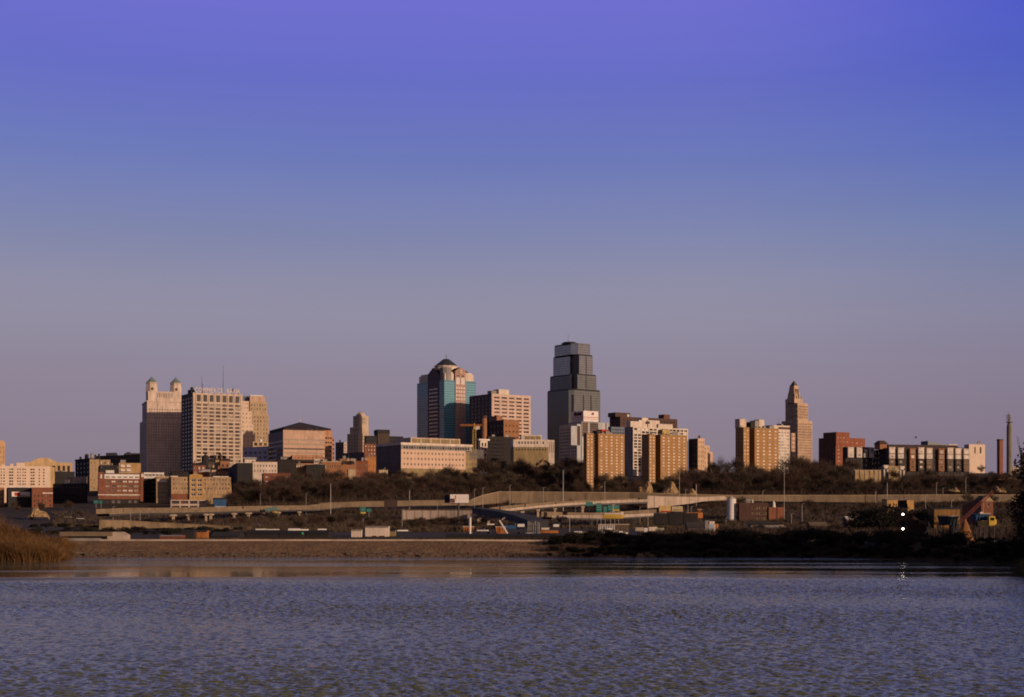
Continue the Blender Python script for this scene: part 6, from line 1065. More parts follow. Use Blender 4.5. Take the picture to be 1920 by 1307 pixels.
for py in (964.5, 991.5):
    mb = MB(); a = []
    for i in range(8):
        for j in range(12): t0, t1 = math.pi * i / 8, math.pi * (i + 1) / 8; u0, u1 = 2 * math.pi * j / 12, 2 * math.pi * (j + 1) / 12; f = lambda t, u: (X_(1690.5) + .23 * math.sin(t) * math.cos(u), -1.15 + .23 * math.sin(t) * math.sin(u), Z_(py) + .23 * math.cos(t)); mb.poly([f(t0, u0), f(t1, u0), f(t1, u1), f(t0, u1)], LAMP)
    mb.obj('lamp', r, smooth=True); mb = MB(); mb.box(X_(1690.5) - .1, X_(1690.5) + .1, -1.1, -.8, Z_(py) + .3, Z_(py) + .5, METAL); mb.obj('lamp_arm', r)
# chute beside the tower
D = 345; r = thing('dredge_chute', 'dark chute with a pale curved spout right of the lamp tower', 'chute', base(1725, D)); Z_ = lambda py: zat(py, D) - r.location.z; X_ = lambda px: xat(px, D) - r.location.x
mb = MB(); mb.poly([(X_(1700), 0, Z_(968)), (X_(1712), 0, Z_(966)), (X_(1736), 0, Z_(985)), (X_(1742), 0, Z_(1004)), (X_(1702), 0, Z_(1004))][::-1], BR); mb.prism([(X_(1702), .01), (X_(1742), .01), (X_(1742), 2), (X_(1702), 2)], 0, Z_(1004), BR); mb.prism([(X_(1700), .02), (X_(1738), .02), (X_(1738), 2), (X_(1700), 2)], Z_(1004), Z_(972), BR, pt=[(X_(1700), .02), (X_(1716), .02), (X_(1716), 2), (X_(1700), 2)]); mb.obj('casing', r)
mb = MB(); pts_ = [P(px, py, D) - r.location - Vector((0, .5, 0)) for px, py in ((1740, 980), (1741.5, 987), (1740, 993), (1735, 998), (1733, 1001))]
for p, q in zip(pts_, pts_[1:]): mb.tube(p, q, .17, .22, CONCL, 6)
mb.obj('spout', r)
for i in range(5): mb = MB(); x = X_(1724 + 4.4 * i); mb.tube((x, -.3, Z_(983)), (x, -.3, Z_(976.5)), .12, .12, CONC, 5); mb.obj('pile_post', r)
# lattice crane
D = 350; r = thing('lattice_crane', 'rust red lattice boom crane leaning up to the right over blue hoppers', 'crane', base(1790, D)); O = r.location; X_ = lambda px: xat(px, D) - O.x; Z_ = lambda py: zat(py, D) - O.z; RB3 = mat('rust red lattice', (0.20, 0.055, 0.04), var=.25)
p0, p1 = P(1792, 986, D) - O, P(1862, 921, D) - O; ax = (p1 - p0).normalized(); up = Vector((-ax.z, 0, ax.x)) ; yv = Vector((0, 1, 0)); ch_ = []
for su in (-.55, .55):
    for sy in (-.5, .5): a = p0 + up * su * .6 + yv * sy; c_ = p1 + up * su * .5 + yv * sy * .6; mb = MB(); mb.tube(a, c_, .075, .06, RB3, 5); mb.obj('chord', r); ch_.append((a, c_))
n = 16
for k in range(n):
    mb = MB(); f, g_ = k / n, (k + 1) / n
    for i, j in ((0, 2), (1, 3), (0, 1), (2, 3)): A, B2 = ch_[i], ch_[j]; mb.tube(A[0].lerp(A[1], f), B2[0].lerp(B2[1], g_), .045, .045, RB3, 4)
    mb.obj('lattice_brace', r)
mb = MB(); mb.box(X_(1782), X_(1796), -1.2, 1.2, .8, Z_(982), DARKC); mb.obj('cab', r); mb = MB(); mb.box(X_(1780), X_(1800), -1.6, 1.6, .05, .8, METAL); mb.obj('tracks', r); mb = MB(); mb.tube(P(1796, 950, D) - O, P(1860, 922, D) - O, .04, .04, METAL, 4); mb.tube(P(1796, 950, D) - O, P(1790, 982, D) - O, .07, .07, METAL, 4); mb.obj('stay', r)
hopper('blue black hopper left of the lattice boom', 1761, 1794, 968.5, 985, 340, mat('blue black steel', (0.02, 0.035, 0.05)), .2); hopper('blue steel hopper at the foot of the yellow cab', 1824, 1853, 964, 976, 338, BLUE, .25)
r = thing('sand_pile', 'orange sunlit sand pile between the two blue hoppers', 'pile', base(1810, 352)); D = 352; mb = MB(); rr = random.Random(2); w = 18 * D / F; h = zat(969, D) - r.location.z; ring = [[(w * f * math.cos(2 * math.pi * j / 18) * rr.uniform(.9, 1.1), w * .6 * f * math.sin(2 * math.pi * j / 18) * rr.uniform(.9, 1.1), h * (1 - f) * rr.uniform(.94, 1.06)) for j in range(18)] for f in (1, .75, .5, .25)]
for A, B2 in zip(ring, ring[1:]):
    for j in range(18): mb.poly([A[j], A[(j + 1) % 18], B2[(j + 1) % 18], B2[j]], mat('orange sand', (0.27, 0.12, 0.045), scale=.8))
for j in range(18): mb.poly([ring[-1][j], ring[-1][(j + 1) % 18], (0, 0, h)], mat('orange sand', ()))
mb.obj('heap', r, smooth=True)
D = 336; r = thing('dock_loader', 'yellow loader cab on a dark frame at the right end of the dock', 'loader', base(1848, D)); X_ = lambda px: xat(px, D) - r.location.x; Z_ = lambda py: zat(py, D) - r.location.z
mb = MB(); mb.box(X_(1852.5), X_(1864), -.8, .8, Z_(985), Z_(968), YELLOW); mb.obj('cab', r); mb = MB(); mb.box(X_(1855), X_(1862), -.86, -.801, Z_(976), Z_(970.5), GD); mb.obj('window', r); mb = MB(); mb.prism([(X_(1864.01), -.5), (X_(1868), -.3), (X_(1868), .3), (X_(1864.01), .5)], Z_(983), Z_(974), YELLOW); mb.obj('nose', r); mb = MB(); mb.box(X_(1832), X_(1852), -.6, .6, Z_(986), Z_(977), mat('dark olive steel', (0.04, 0.035, 0.015))); mb.obj('engine_frame', r)
for px in (1838, 1850, 1864): mb = MB(); mb.tube((X_(px), 0, 0), (X_(px), 0, Z_(985.5)), .12, .12, METAL, 5); mb.obj('leg', r)
mb = MB(); mb.box(X_(1836.5), X_(1842), -.5, .5, Z_(963), Z_(960), WHITE); mb.obj('roof_box', r)
r = thing('dock_rail', 'faint steel frame hanging over the dark bank below the loader', 'frame', base(1852, 300)); D = 300; X_ = lambda px: xat(px, D) - r.location.x; Z_ = lambda py: zat(py, D) - r.location.z
for px in (1838, 1866): mb = MB(); mb.tube((X_(px), 0, max(0, Z_(1036))), (X_(px), 0, Z_(1006)), .06, .06, METAL, 5); mb.obj('post', r)
mb = MB(); mb.tube((X_(1838), 0, Z_(1035)), (X_(1866), 0, Z_(1033)), .06, .06, METAL, 5); mb.obj('rail', r)
# pier wall at the water under the crane
D = 316; r = thing('dock_wall', 'black timber dock wall at the water below the crane', 'dock', (xat(1790, D), D, -1)); w = 24 * D / F
for k in range(12): mb = MB(); x = -w + 2 * w * k / 12; mb.box(x + .03, x + 2 * w / 12 - .03, 0, .5, 0, 4.6 + (k % 3) * .15, mat('black timber', (0.015, 0.012, 0.011))); mb.obj('plank', r)
# ================================================================ cars
def car(label, px, D, m, rz=0.0, first=[None]):
    loc = base(px, D, -.02)
    r = thing('parked_car', label, 'car', loc, rz, 'cars parked on the flat'); mb = MB(); mb.prism([(-2.2, -.85), (2.2, -.85), (2.2, .85), (-2.2, .85)], .35, .85, m, pt=[(-2.1, -.8), (2.1, -.8), (2.1, .8), (-2.1, .8)]); mb.obj('body', r)
    mb = MB(); mb.prism([(-1.5, -.78), (1.1, -.78), (1.1, .78), (-1.5, .78)], .852, 1.45, GD, m, pt=[(-1.1, -.65), (.6, -.65), (.6, .65), (-1.1, .65)]); mb.obj('cabin', r)
    for x in (-1.35, 1.35):
        for y in (-.82, .62): mb = MB(); mb.tube((x, y, .33), (x, y + .2, .33), .33, .33, RUBBER, 8); mb.obj('wheel', r)
for i, (px, D, m) in enumerate(((151, 880, WHITE), (128, 900, GREYC), (450, 760, WHITE), (480, 745, SILVER), (533, 735, WHITE), (626, 640, WHITE), (755, 560, WHITE), (859, 600, SILVER), (905, 560, WHITE), (957, 700, SILVER), (1322, 640, WHITE), (1258, 520, WHITE), (1466, 700, SILVER))):
    car(['white car far left before the black warehouse', 'grey car left of the white one at the far left', 'white car under the left viaduct', 'silver car under the left viaduct', 'white car below the viaduct signs', 'white car by the tall grey mast', 'white car right of the white yard building', 'silver car at the billboard pole', 'white car under the shaded ramp', 'silver car under the ramp bridge', 'white car by the orange freight car', 'white car before the black wagons', 'silver car by the tall thin mast'][i], px, D, m, rng.uniform(-.3, .3))
# bird
r = thing('bird', 'dark bird gliding above the ridge condominiums', 'bird', P(1717.5, 821, 300)); mb = MB(); mb.prism([(-.28, -.05), (0, -.1), (.3, -.02), (.3, .02), (0, .1), (-.28, .05)], -.05, .07, METAL, pt=[(-.2, -.03), (0, -.05), (.2, -.01), (.2, .01), (0, .05), (-.2, .03)]); mb.obj('torso', r)
for s_ in (-1, 1): mb = MB(); mb.poly([(.12, 0, .05), (.05, s_ * .35, .3), (-.12, s_ * .62, .38), (-.1, s_ * .3, .22), (-.1, 0, .04)], METAL); mb.poly([(-.1, 0, .03), (-.1, s_ * .3, .21), (-.12, s_ * .62, .37), (.05, s_ * .35, .29), (.12, 0, .04)], METAL); mb.obj('wing', r)
mb = MB(); mb.prism([(-.5, -.08), (-.24, -.03), (-.24, .03), (-.5, .08)], -.01, .02, METAL); mb.obj('tail', r)
# small houses and walls showing between the trees of the bluff
for a in (('tiny white hut among the trees below the black hall', 595, 600, 883, 889, 1200, WHITE, ROOFW, 4, .2), ('pale tin roofed hut among the trees left of the tan garage', 682, 691, 902, 907, 1110, CREAM, ROOFW, 4, .2), ('small pinkish house in the trees before the ribbon windowed office', 1008, 1030, 857.5, 868, 1275, OBRICK, DBRICK, 7, .2), ('cream porch house in the trees under the red roofed yellow slab', 1166, 1171, 868, 880, 1075, CREAM, ROOFD, 5, .2), ('white gabled shed left of the dark yellow slab side', 1187, 1194, 880, 885, 1075, CREAM, CONCL, 4, .2), ('low cream building with dark doorways at the foot of the third yellow slab', 1433, 1459, 869, 876, 1150, CREAM, ROOFD, 6, .15), ('pale low garage left of the low cream building under the third slab', 1409, 1420, 876, 881, 1130, CONCL, CONCL, 5, .1), ('tiny pale hut in the trees below the stepping cream building', 1303, 1312, 880, 886, 1100, CONCL, CONCL, 4, .2), ('pale shed in the trees below the pointed stone tower', 1494, 1503, 866, 871, 1180, STONE2, CONCL, 4, .2), ('brown house roof at the right end of the ridge', 1899, 1913, 874, 882, 1110, CREAM, ROOFW, 5, .2), ('cream lodge beside the pale slotted block', 1806, 1842, 853, 862, 1320, PALE, PALE, 6, .1)):
    a = list(a); a[5] = min(range(1040, 1420, 4), key=lambda d: abs(gz(xat((a[1] + a[2]) / 2, d), d) - zat(a[4], d))); shed(*a, name='small_house' if 'house' in a[0] else 'hut', cat='house' if 'house' in a[0] else 'hut')
# ================================================================ vegetation
def bare_tree(name, seed, h, spread, twigs, mt, dense=1.0, tl=2.2, low=.28):
    """leafless tree: trunk and limbs as tapered tubes, crown of fine tapering twig slivers gathered round the limb ends"""
    r = random.Random(seed); T = MB(); C = MB(); ends = []
    top = Vector((r.uniform(-.3, .3), r.uniform(-.3, .3), h * .62)); T.tube((0, 0, 0), tuple(top * .45), h * .022, h * .016, BARK, 6); T.tube(tuple(top * .45), tuple(top), h * .016, h * .007, BARK, 5)
    for i in range(9):
        f = r.uniform(low, .95); p = top * f; a = i * 2.4 + r.uniform(-.5, .5); e = r.uniform(.35, 1.0); l = spread * r.uniform(.55, 1.0) * (1.1 - .35 * f)
        q = p + Vector((math.cos(a) * l, math.sin(a) * l, l * e)); m_ = p.lerp(q, .5) + Vector((0, 0, -l * .06))
        T.tube(p, m_, h * .009, h * .006, BARK, 4, False); T.tube(m_, q, h * .006, h * .0025, BARK, 4, False)
        for k in range(4): ends.append((m_.lerp(q, r.random()), (q - p).normalized()))
        ends.append((q, (q - p).normalized()))
    for k in range(5): ends.append((top.lerp(Vector((0, 0, h * .85)), r.random()), Vector((0, 0, 1))))
    for k in range(int(twigs * dense)):
        c, d = r.choice(ends); o = Vector((r.gauss(0, 1), r.gauss(0, 1), r.gauss(0, .8))) * spread * .17; p = c + o; dd = (d + o.normalized() * .9 + Vector((0, 0, .45)) + Vector((r.gauss(0, .5), r.gauss(0, .5), r.gauss(0, .4)))).normalized(); l = tl * r.uniform(.5, 1.25)
        s_ = dd.cross(Vector((r.gauss(0, 1), r.gauss(0, 1), r.gauss(0, 1)))).normalized() * (.052 * tl / 2.2 * r.uniform(.7, 1.5)); C.poly([p - s_, p + s_, p + dd * l], mt)
    return T.mesh(name + '_trunk'), C.mesh(name + '_crown')
def bush(name, seed, h, w, n, m, leaf, lean=.4):
    r = random.Random(seed); T = MB(); C = MB()
    for i in range(7): a = r.random() * 6.283; q = Vector((math.cos(a) * w * .5 * r.random(), math.sin(a) * w * .5 * r.random(), h * r.uniform(.5, .95))); T.tube((q.x * .2, q.y * .2, -.4), q, .07, .02, BARK, 4, False)
    lob = [(Vector((r.gauss(0, .3) * w, r.gauss(0, .25) * w, h * r.uniform(.25, .75))), w * r.uniform(.2, .38), h * r.uniform(.15, .3)) for _ in range(8)]
    for i in range(n):
        c, a, b_ = r.choice(lob); v = Vector((r.gauss(0, 1), r.gauss(0, 1), r.gauss(0, 1))).normalized() * r.uniform(.55, 1.05); p = c + Vector((v.x * a, v.y * a, v.z * b_)); p.z = max(p.z, .02)
        u_ = Vector((r.gauss(0, 1), r.gauss(0, 1), r.gauss(0, 1) + lean)).normalized(); s_ = u_.orthogonal().normalized() * leaf * .45; l = leaf * r.uniform(.7, 1.5)
        C.poly([p - s_, p + s_ * .6, p + u_ * l + s_ * .3, p + u_ * l * .7 - s_], m)
    return T.mesh(name + '_stems'), C.mesh(name + '_foliage')
kinds = [bare_tree('bare_tree', 100 + i, h, s, 1500, (TWIG, TWIG2, TWIG3)[i % 3]) for i, (h, s) in enumerate(((13, 4.2), (11, 4.4), (15, 4.8), (9, 3.8), (12, 5.0), (10, 3.4)))]
def put(name, label, cat, me2, loc, rz, sc_, group, pn=('trunk', 'crown')):
    r = thing(name, label, cat, loc, rz, group); r.scale = sc_
    for n_, m_ in zip(pn, me2): link(n_, m_, r)
    return r
# wooded bluff, region by region (px range, D range, count, height factor)
LM = [(450, 'black terrace building'), (505, 'red brick flats'), (560, 'tan shop'), (605, 'little pale hut'), (650, 'two black loading bays'), (695, 'bright orange brick gable'), (735, 'pink office shaded side'), (780, 'pink office left half'), (835, 'pink office right half'), (885, 'olive end of the long pink office'), (907, 'cream stair tower'), (940, 'black fronted office'), (990, 'ribbon windowed office'), (1035, 'ribbon windowed office right end'), (1078, 'silver hotel podium'), (1135, 'red roofed yellow slab'), (1185, 'left end of the gridded hotel'), (1225, 'ragged tan bank'), (1265, 'yellow slab with the yellow hut'), (1315, 'stepping cream building'), (1352, 'skyline gap by the third yellow slab'), (1388, 'dark side of the third yellow slab'), (1435, 'sunny front of the third yellow slab'), (1472, 'slim white gridded block'), (1505, 'pointed stone tower'), (1550, 'dark side of the red ridge block'), (1600, 'red front of the red ridge block'), (1630, 'stone terrace wall'), (1660, 'tall stone archway'), (1690, 'small stone archway'), (1725, 'left half of the condominium row'), (1780, 'right half of the condominium row'), (1830, 'pale slotted block'), (1873, 'square brick chimney'), (1900, 'fluted stone column')]
def near(px): return min(LM, key=lambda q: abs(q[0] - px))[1]
regs = [(435, 560, 1030, 1160, 24, 1.3), (555, 705, 1040, 1225, 30, 1.25), (700, 905, 1050, 1270, 32, 1.1), (900, 1100, 1060, 1390, 38, 1.4), (1085, 1300, 1056, 1085, 8, .9), (1090, 1290, 1085, 1100, 9, 1.15), (1280, 1490, 1060, 1200, 34, 1.5), (1480, 1600, 1070, 1240, 22, 1.45), (1590, 1925, 1055, 1150, 36, 1.1)]
for a, c, d0, d1, n, hf in regs:
    for i in range(n):
        f = (i * .618) % 1; px = a + (c - a) * ((i + rng.random()) / n); D = d0 + (d1 - d0) * f * .92 + rng.random() * 8; x = xat(px, D); q = rng.uniform(.72, 1.25); s_ = hf * q; k = rng.randrange(6)
        if 1196 < px < 1242 and D < 1105 or 1283 < px < 1312 and D < 1085 or (1600 < px < 1655 and D > 1100 and f > .5): s_ *= .55
        lb = '%s %s bare tree, %s, by the %s' % ('tall' if q > 1.08 else ('small' if q < .86 else 'middling'), ('brown', 'reddish', 'olive')[k % 3], 'low slope' if f < .34 else ('mid slope' if f < .67 else 'high slope'), near(px))
        put('bare_tree', lb, 'tree', kinds[k], (x, D, gz(x, D) - .3), rng.random() * 6.28, (s_ * rng.uniform(.95, 1.25), s_ * rng.uniform(.95, 1.25), s_), 'bare trees on the wooded bluff')
# single trees that stand out against the sky or the walls
for px, D, s_, lb in ((1528, 1330, 1.1, 'spreading bare tree against the sky right of the pointed stone tower'), (1512, 1270, 1.25, 'tall bare tree before the foot of the pointed stone tower'), (1396, 1175, 1.25, 'pale forked bare tree before the third yellow brick slab'), (1345, 1230, 1.0, 'bare tree on the skyline right of the stepping cream building'), (1362, 1240, .9, 'smaller skyline tree left of the third yellow brick slab'), (1636, 1270, .9, 'bare treetop between the two condominium rows'), (1861, 1190, .8, 'round bare tree between the pale block and the square chimney'), (1012, 1280, 1.1, 'bare tree against the right end of the ribbon windowed office'), (1840, 1260, .7, 'bush like tree at the foot of the pale slotted block'), (1905, 1180, .9, 'dark tree at the right end of the ridge'), (78, 960, .7, 'bare tree under the pale flats'), (30, 960, .7, 'bare tree at the far left before the sign wall'), (128, 980, .8, 'bare tree before the black warehouse'), (150, 900, .6, 'small bare tree left of the left viaduct'), (215, 930, .6, 'bare tree below the red brick loft'), (255, 880, .55, 'bare tree before the shaded balcony block'), (443, 1000, .8, 'bare tree at the right end of the tan brick flats'), (640, 880, .7, 'bare tree right of the tall grey mast'), (725, 860, .55, 'bare tree below the dark slatted billboard'), (790, 820, .6, 'bare tree left of the billboard pole'), (820, 800, .55, 'bare tree before the pinkish road wall'), (745, 800, .6, 'bare tree at the left end of the pinkish road wall'), (1350, 880, .6, 'bare tree left of the white silo'), (1530, 900, .7, 'bare tree right of the tall thin mast'), (1570, 880, .75, 'bare tree before the long wall at right'), (1622, 850, .7, 'bare tree left of the sunlit orange shed'), (1740, 800, .7, 'bare tree right of the sunlit orange shed'), (1600, 760, .5, 'bare tree behind the low hut with a bright roof'), (1880, 700, .8, 'bare tree left of the dark trees at the right edge'), (1905, 800, .8, 'bare tree behind the dark trees at the right edge'), (560, 780, .5, 'bare tree behind the white trailers'), (590, 800, .6, 'bare tree right of the left viaduct end'), (690, 760, .5, 'bare tree below the teal road signs'), (1450, 820, .5, 'bare tree right of the brick works')):
    x = xat(px, D); put('bare_tree', lb, 'tree', kinds[rng.randrange(6)], (x, D, gz(x, D) - .3), rng.random() * 6.28, (s_, s_, s_), None)
# small roadside trees that break up the walls and the viaduct
for i in range(10):
    px = 262 + 370 * ((i + rng.random()) / 10); D = 690 + 90 * ((i * .618) % 1); x = xat(px, D); s_ = rng.uniform(.42, .7)
    put('bare_tree', '%s bare tree in front of the left viaduct, %s' % ('taller' if s_ > .56 else 'low', ('at its left end', 'by its first piers', 'by its close pier pair', 'at its middle', 'by the viaduct signs', 'at its right end')[min(5, int((px - 262) / 62))]), 'tree', kinds[rng.randrange(6)], (x, D, gz(x, D) - .3), rng.random() * 6.28, (s_ * 1.2, s_ * 1.2, s_), 'roadside trees before the left viaduct')
for i in range(18):
    px = 895 + 1020 * ((i + rng.random()) / 18); D = 985 + 30 * ((i * .618) % 1); x = xat(px, D); s_ = rng.uniform(.42, .78)
    put('bare_tree', '%s bare tree at the long wall, by %s' % ('taller' if s_ > .6 else 'low', near(px)), 'tree', kinds[rng.randrange(6)], (x, D, gz(x, D) - .3), rng.random() * 6.28, (s_ * 1.3, s_ * 1.3, s_), 'roadside trees before the long wall')
for i in range(20):
    px = 560 + 350 * ((i + rng.random()) / 20); D = 610 + 260 * ((i * .618) % 1); x = xat(px, D); s_ = rng.uniform(.36, .62)
    put('bare_tree', '%s yard tree by the %s, %s' % ('taller bare' if s_ > .49 else 'low bare', min(((575, 'white trailers'), (620, 'tall grey mast'), (670, 'small cream hut'), (705, 'white yard building'), (750, 'left end of the pinkish wall'), (800, 'pinkish road wall'), (850, 'billboard pole'), (900, 'shaded ramp')), key=lambda q_: abs(q_[0] - px))[1], 'nearer the river' if D < 740 else 'nearer the road'), 'tree', kinds[rng.randrange(6)], (x, D, gz(x, D) - .3), rng.random() * 6.28, (s_ * 1.25, s_ * 1.25, s_), 'bare trees in the yard')
# undergrowth that nobody could count: slope brush, yard weeds
def brush(name, spots, m, hmin, hmax, seed, wid=.16):
    r = random.Random(seed); mb = MB()
    X_ = []; Y_ = []
    for p0, p1, d0, d1, n in spots:
        for i in range(n): D = d0 + (d1 - d0) * r.random(); X_.append(xat(p0 + (p1 - p0) * r.random(), D)); Y_.append(D)
    Z_ = ground(np.array(X_), np.array(Y_))
    for x, y, z in zip(X_, Y_, Z_):
        for k in range(3):
            h = r.uniform(hmin, hmax); a = r.random() * 6.283; dx, dy = r.gauss(0, .45) * h, r.gauss(0, .45) * h; s_ = wid * r.uniform(.6, 1.6); bx, by = x + r.gauss(0, .5), y + r.gauss(0, .5)
            mb.poly([(bx - s_ * math.cos(a), by - s_ * math.sin(a), z - .2), (bx + s_ * math.cos(a), by + s_ * math.sin(a), z - .2), (bx + dx, by + dy, z + h)], m[r.randrange(len(m))])
    tag(mb.obj(name), kind='stuff')
brush('undergrowth', [(430, 700, 1000, 1220, 5200), (700, 1100, 1046, 1250, 6500), (1100, 1480, 1046, 1180, 6500), (1480, 1930, 1046, 1200, 6500)], (TWIG, TWIG2, TWIG3), 1.4, 4.6, 5, .2)
brush('bluff_thicket', [(435, 705, 1040, 1225, 1300), (700, 1100, 1055, 1300, 2400), (1100, 1290, 1058, 1130, 900), (1285, 1600, 1058, 1230, 2600), (1590, 1930, 1052, 1150, 1800)], (TWIG, TWIG2, TWIG3), 3.0, 7.0, 17, .13)
brush('yard_weeds', [(100, 460, 640, 960, 4200), (440, 900, 560, 960, 9000), (880, 1240, 640, 1000, 4500), (1200, 1660, 520, 1030, 12000), (1600, 1930, 430, 1030, 9000)], (TWIG, TWIG3, mat('dry grass', (0.10, 0.068, 0.038), streak=1)), .5, 2.4, 6, .2)
# earthen cuts and outcrops on the bluff
def outcrop(label, p0, p1, yt, yb, D, m, seed):
    r = random.Random(seed); x0, x1 = xat(p0, D), xat(p1, D); z0, z1 = zat(yb, D), zat(yt, D); mb = MB(); n, k = 12, 6; g_ = {}
    for i in range(n + 1):
        for j in range(k + 1):
            f, t = i / n, j / k; hgt = (math.sin(math.pi * f) ** .6) * (.75 + .25 * math.sin(f * 7 + seed)); z = z0 - .5 + (z1 - z0) * hgt * t; y = D - 2.5 * math.sin(math.pi * f) * (1 - t) + 4 * t * t + r.uniform(-.6, .6); g_[i, j] = (x0 + (x1 - x0) * f + r.uniform(-.4, .4), y, z + r.uniform(-.4, .4) * t)
    for i in range(n):
        for j in range(k): mb.poly([g_[i, j], g_[i + 1, j], g_[i + 1, j + 1], g_[i, j + 1]], m)
    for i in range(n): a, c = g_[i, k], g_[i + 1, k]; mb.poly([a, c, (c[0], c[1] + 5, c[2] - 2.5), (a[0], a[1] + 5, a[2] - 2.5)], m)
    tag(mb.obj('rock_outcrop'), label, 'outcrop')
for i, a in enumerate((('bare tan earth bank, tall and ragged, below the gridded hotel', 1196, 1226, 896, 924, 1062), ('smooth tan earth bank right of the ragged one', 1240, 1274, 900, 924, 1058), ('small bright tan bank right of the thin masts', 1286, 1311, 914, 928, 1052), ('pale earth patch in the trees left of the long pink office', 680, 697, 902, 914, 1120), ('dull tan bank at the far left below the brick warehouse', 52, 86, 944, 968, 880), ('tan rock bank by the right end of the long wall', 1866, 1888, 905, 922, 1060), ('small lit bank high on the slope at right', 1780, 1800, 909, 921, 1058), ('narrow lit bank on the right slope edge', 1872, 1912, 893, 899, 1100), ('pinkish earth bank under the trees by the ribbon windowed office', 1005, 1032, 858, 868, 1262), ('small lit rock face below the tree covered ridge', 1486, 1502, 890, 898, 1120))): outcrop(*a, mat('tan cut earth', (0.36, 0.24, 0.12), scale=.5, var=.3), 40 + i)
# dark riverside thicket on the right bank
bk = [bush('bank_bush', 300 + i, h, w, 2200, DSCRUB, .32) for i, (h, w) in enumerate(((3.6, 5.5), (4.4, 6.5), (2.8, 5.0), (5.2, 6.0)))]
n = 0
for row, (off, sc_, st) in enumerate(((1.0, .55, 2.6), (6, .75, 3.0), (12, .9, 3.4), (19, .95, 3.8), (27, 1.0, 4.4))):
    x = 9.0 + row * 1.6 - (3 if row > 1 else 0)
    while x < 116:
        sh = float(np.interp(x, [60, 82, 104, 135], [0, 6, 44, 120])); y = 332 - sh + off + rng.uniform(-1.2, 1.2); k = .82 * sc_ * rng.uniform(.8, 1.15) * (1.0 if x > 18 else .6 + .02 * x)
        if row == 4: k *= .9
        px_ = 960 + x / y * F; pl_ = min(((1060, 'at the end of the levee'), (1085, 'below the long white trailer'), (1115, 'below the grey trailer'), (1150, 'below the picket fence'), (1180, 'below the white boat'), (1215, 'below the narrow pale container'), (1255, 'below the yellow container'), (1295, 'below the black wagons'), (1335, 'below the batching plant'), (1371, 'below the white silo'), (1415, 'below the dark half of the brick works'), (1455, 'below the roof cone of the brick works'), (1495, 'below the rubble heap'), (1540, 'below the low dark shed'), (1600, 'below the bright roofed hut'), (1650, 'left of the lamp tower'), (1690, 'at the lamp tower'), (1730, 'at the dark chute'), (1780, 'below the blue black hopper'), (1830, 'below the sand pile'), (1870, 'below the yellow loader'), (1920, 'at the right edge')), key=lambda q_: abs(q_[0] - px_))[1]
        put('bank_bush', '%s dark bank bush, %s, %s' % ('large' if k > sc_ * .86 else ('small' if k < sc_ * .74 else 'middling'), ('waterline row', 'second row up', 'middle row', 'fourth row up', 'crest row')[row], pl_), 'bush', bk[rng.randrange(4)], (x, y, gz(x, y) - .3), rng.random() * 6.28, (k, k, k), 'bushes of the dark riverbank thicket', ('stems', 'foliage')); x += st * rng.uniform(.8, 1.2)
# tall dark trees at the right edge and on along the near bank
big = [bush('bank_tree', 320 + i, h, w, 9000, DSCRUB, .36) for i, (h, w) in enumerate(((15, 10), (17, 11)))]
edge = [(108, 290, .84), (102, 281, .5), (113, 303, 1.0), (118, 318, 1.05), (110, 262, 1.1), (121, 280, 1.2), (117, 240, 1.2), (128, 258, 1.25), (126, 225, 1.3), (137, 236, 1.3), (136, 206, 1.3), (147, 214, 1.35), (146, 188, 1.35), (158, 196, 1.35), (157, 170, 1.35), (169, 178, 1.4), (134, 300, 1.15), (150, 262, 1.2), (170, 150, 1.35), (182, 160, 1.35)]
for i, (x, y, s_) in enumerate(edge):
    lb = ('dark leafy tree at the right edge, nearest the dock', 'short dark tree at the foot of the right edge trees', 'dark tree behind the nearest one at the right edge')[i] if i < 3 else 'tall dark tree in the belt along the near right bank'
    if i > 2: s_ *= 1.5
    put('bank_tree', lb, 'tree', big[i % 2], (x, y, gz(x, y) - .4), i * 1.7, (s_, s_, s_), None if i < 3 else 'dark trees along the near right bank', ('trunk', 'crown'))
for i in range(16):
    px = 1625 + 130 * ((i + rng.random()) / 16); D = 474 + 24 * ((i * .618) % 1); x = xat(px, D); k = rng.uniform(1.5, 2.1)
    put('bank_bush', '%s dark bush before the sunlit orange shed, %s' % ('large' if k > 1.8 else 'middling', ('left of it', 'under its left half', 'under its black door', 'under its right half', 'just right of it', 'far right of it')[min(5, int((px - 1625) / 21))]), 'bush', bk[rng.randrange(4)], (x, D, gz(x, D) - .3), rng.random() * 6.28, (k, k, k), 'thicket before the orange shed', ('stems', 'foliage'))
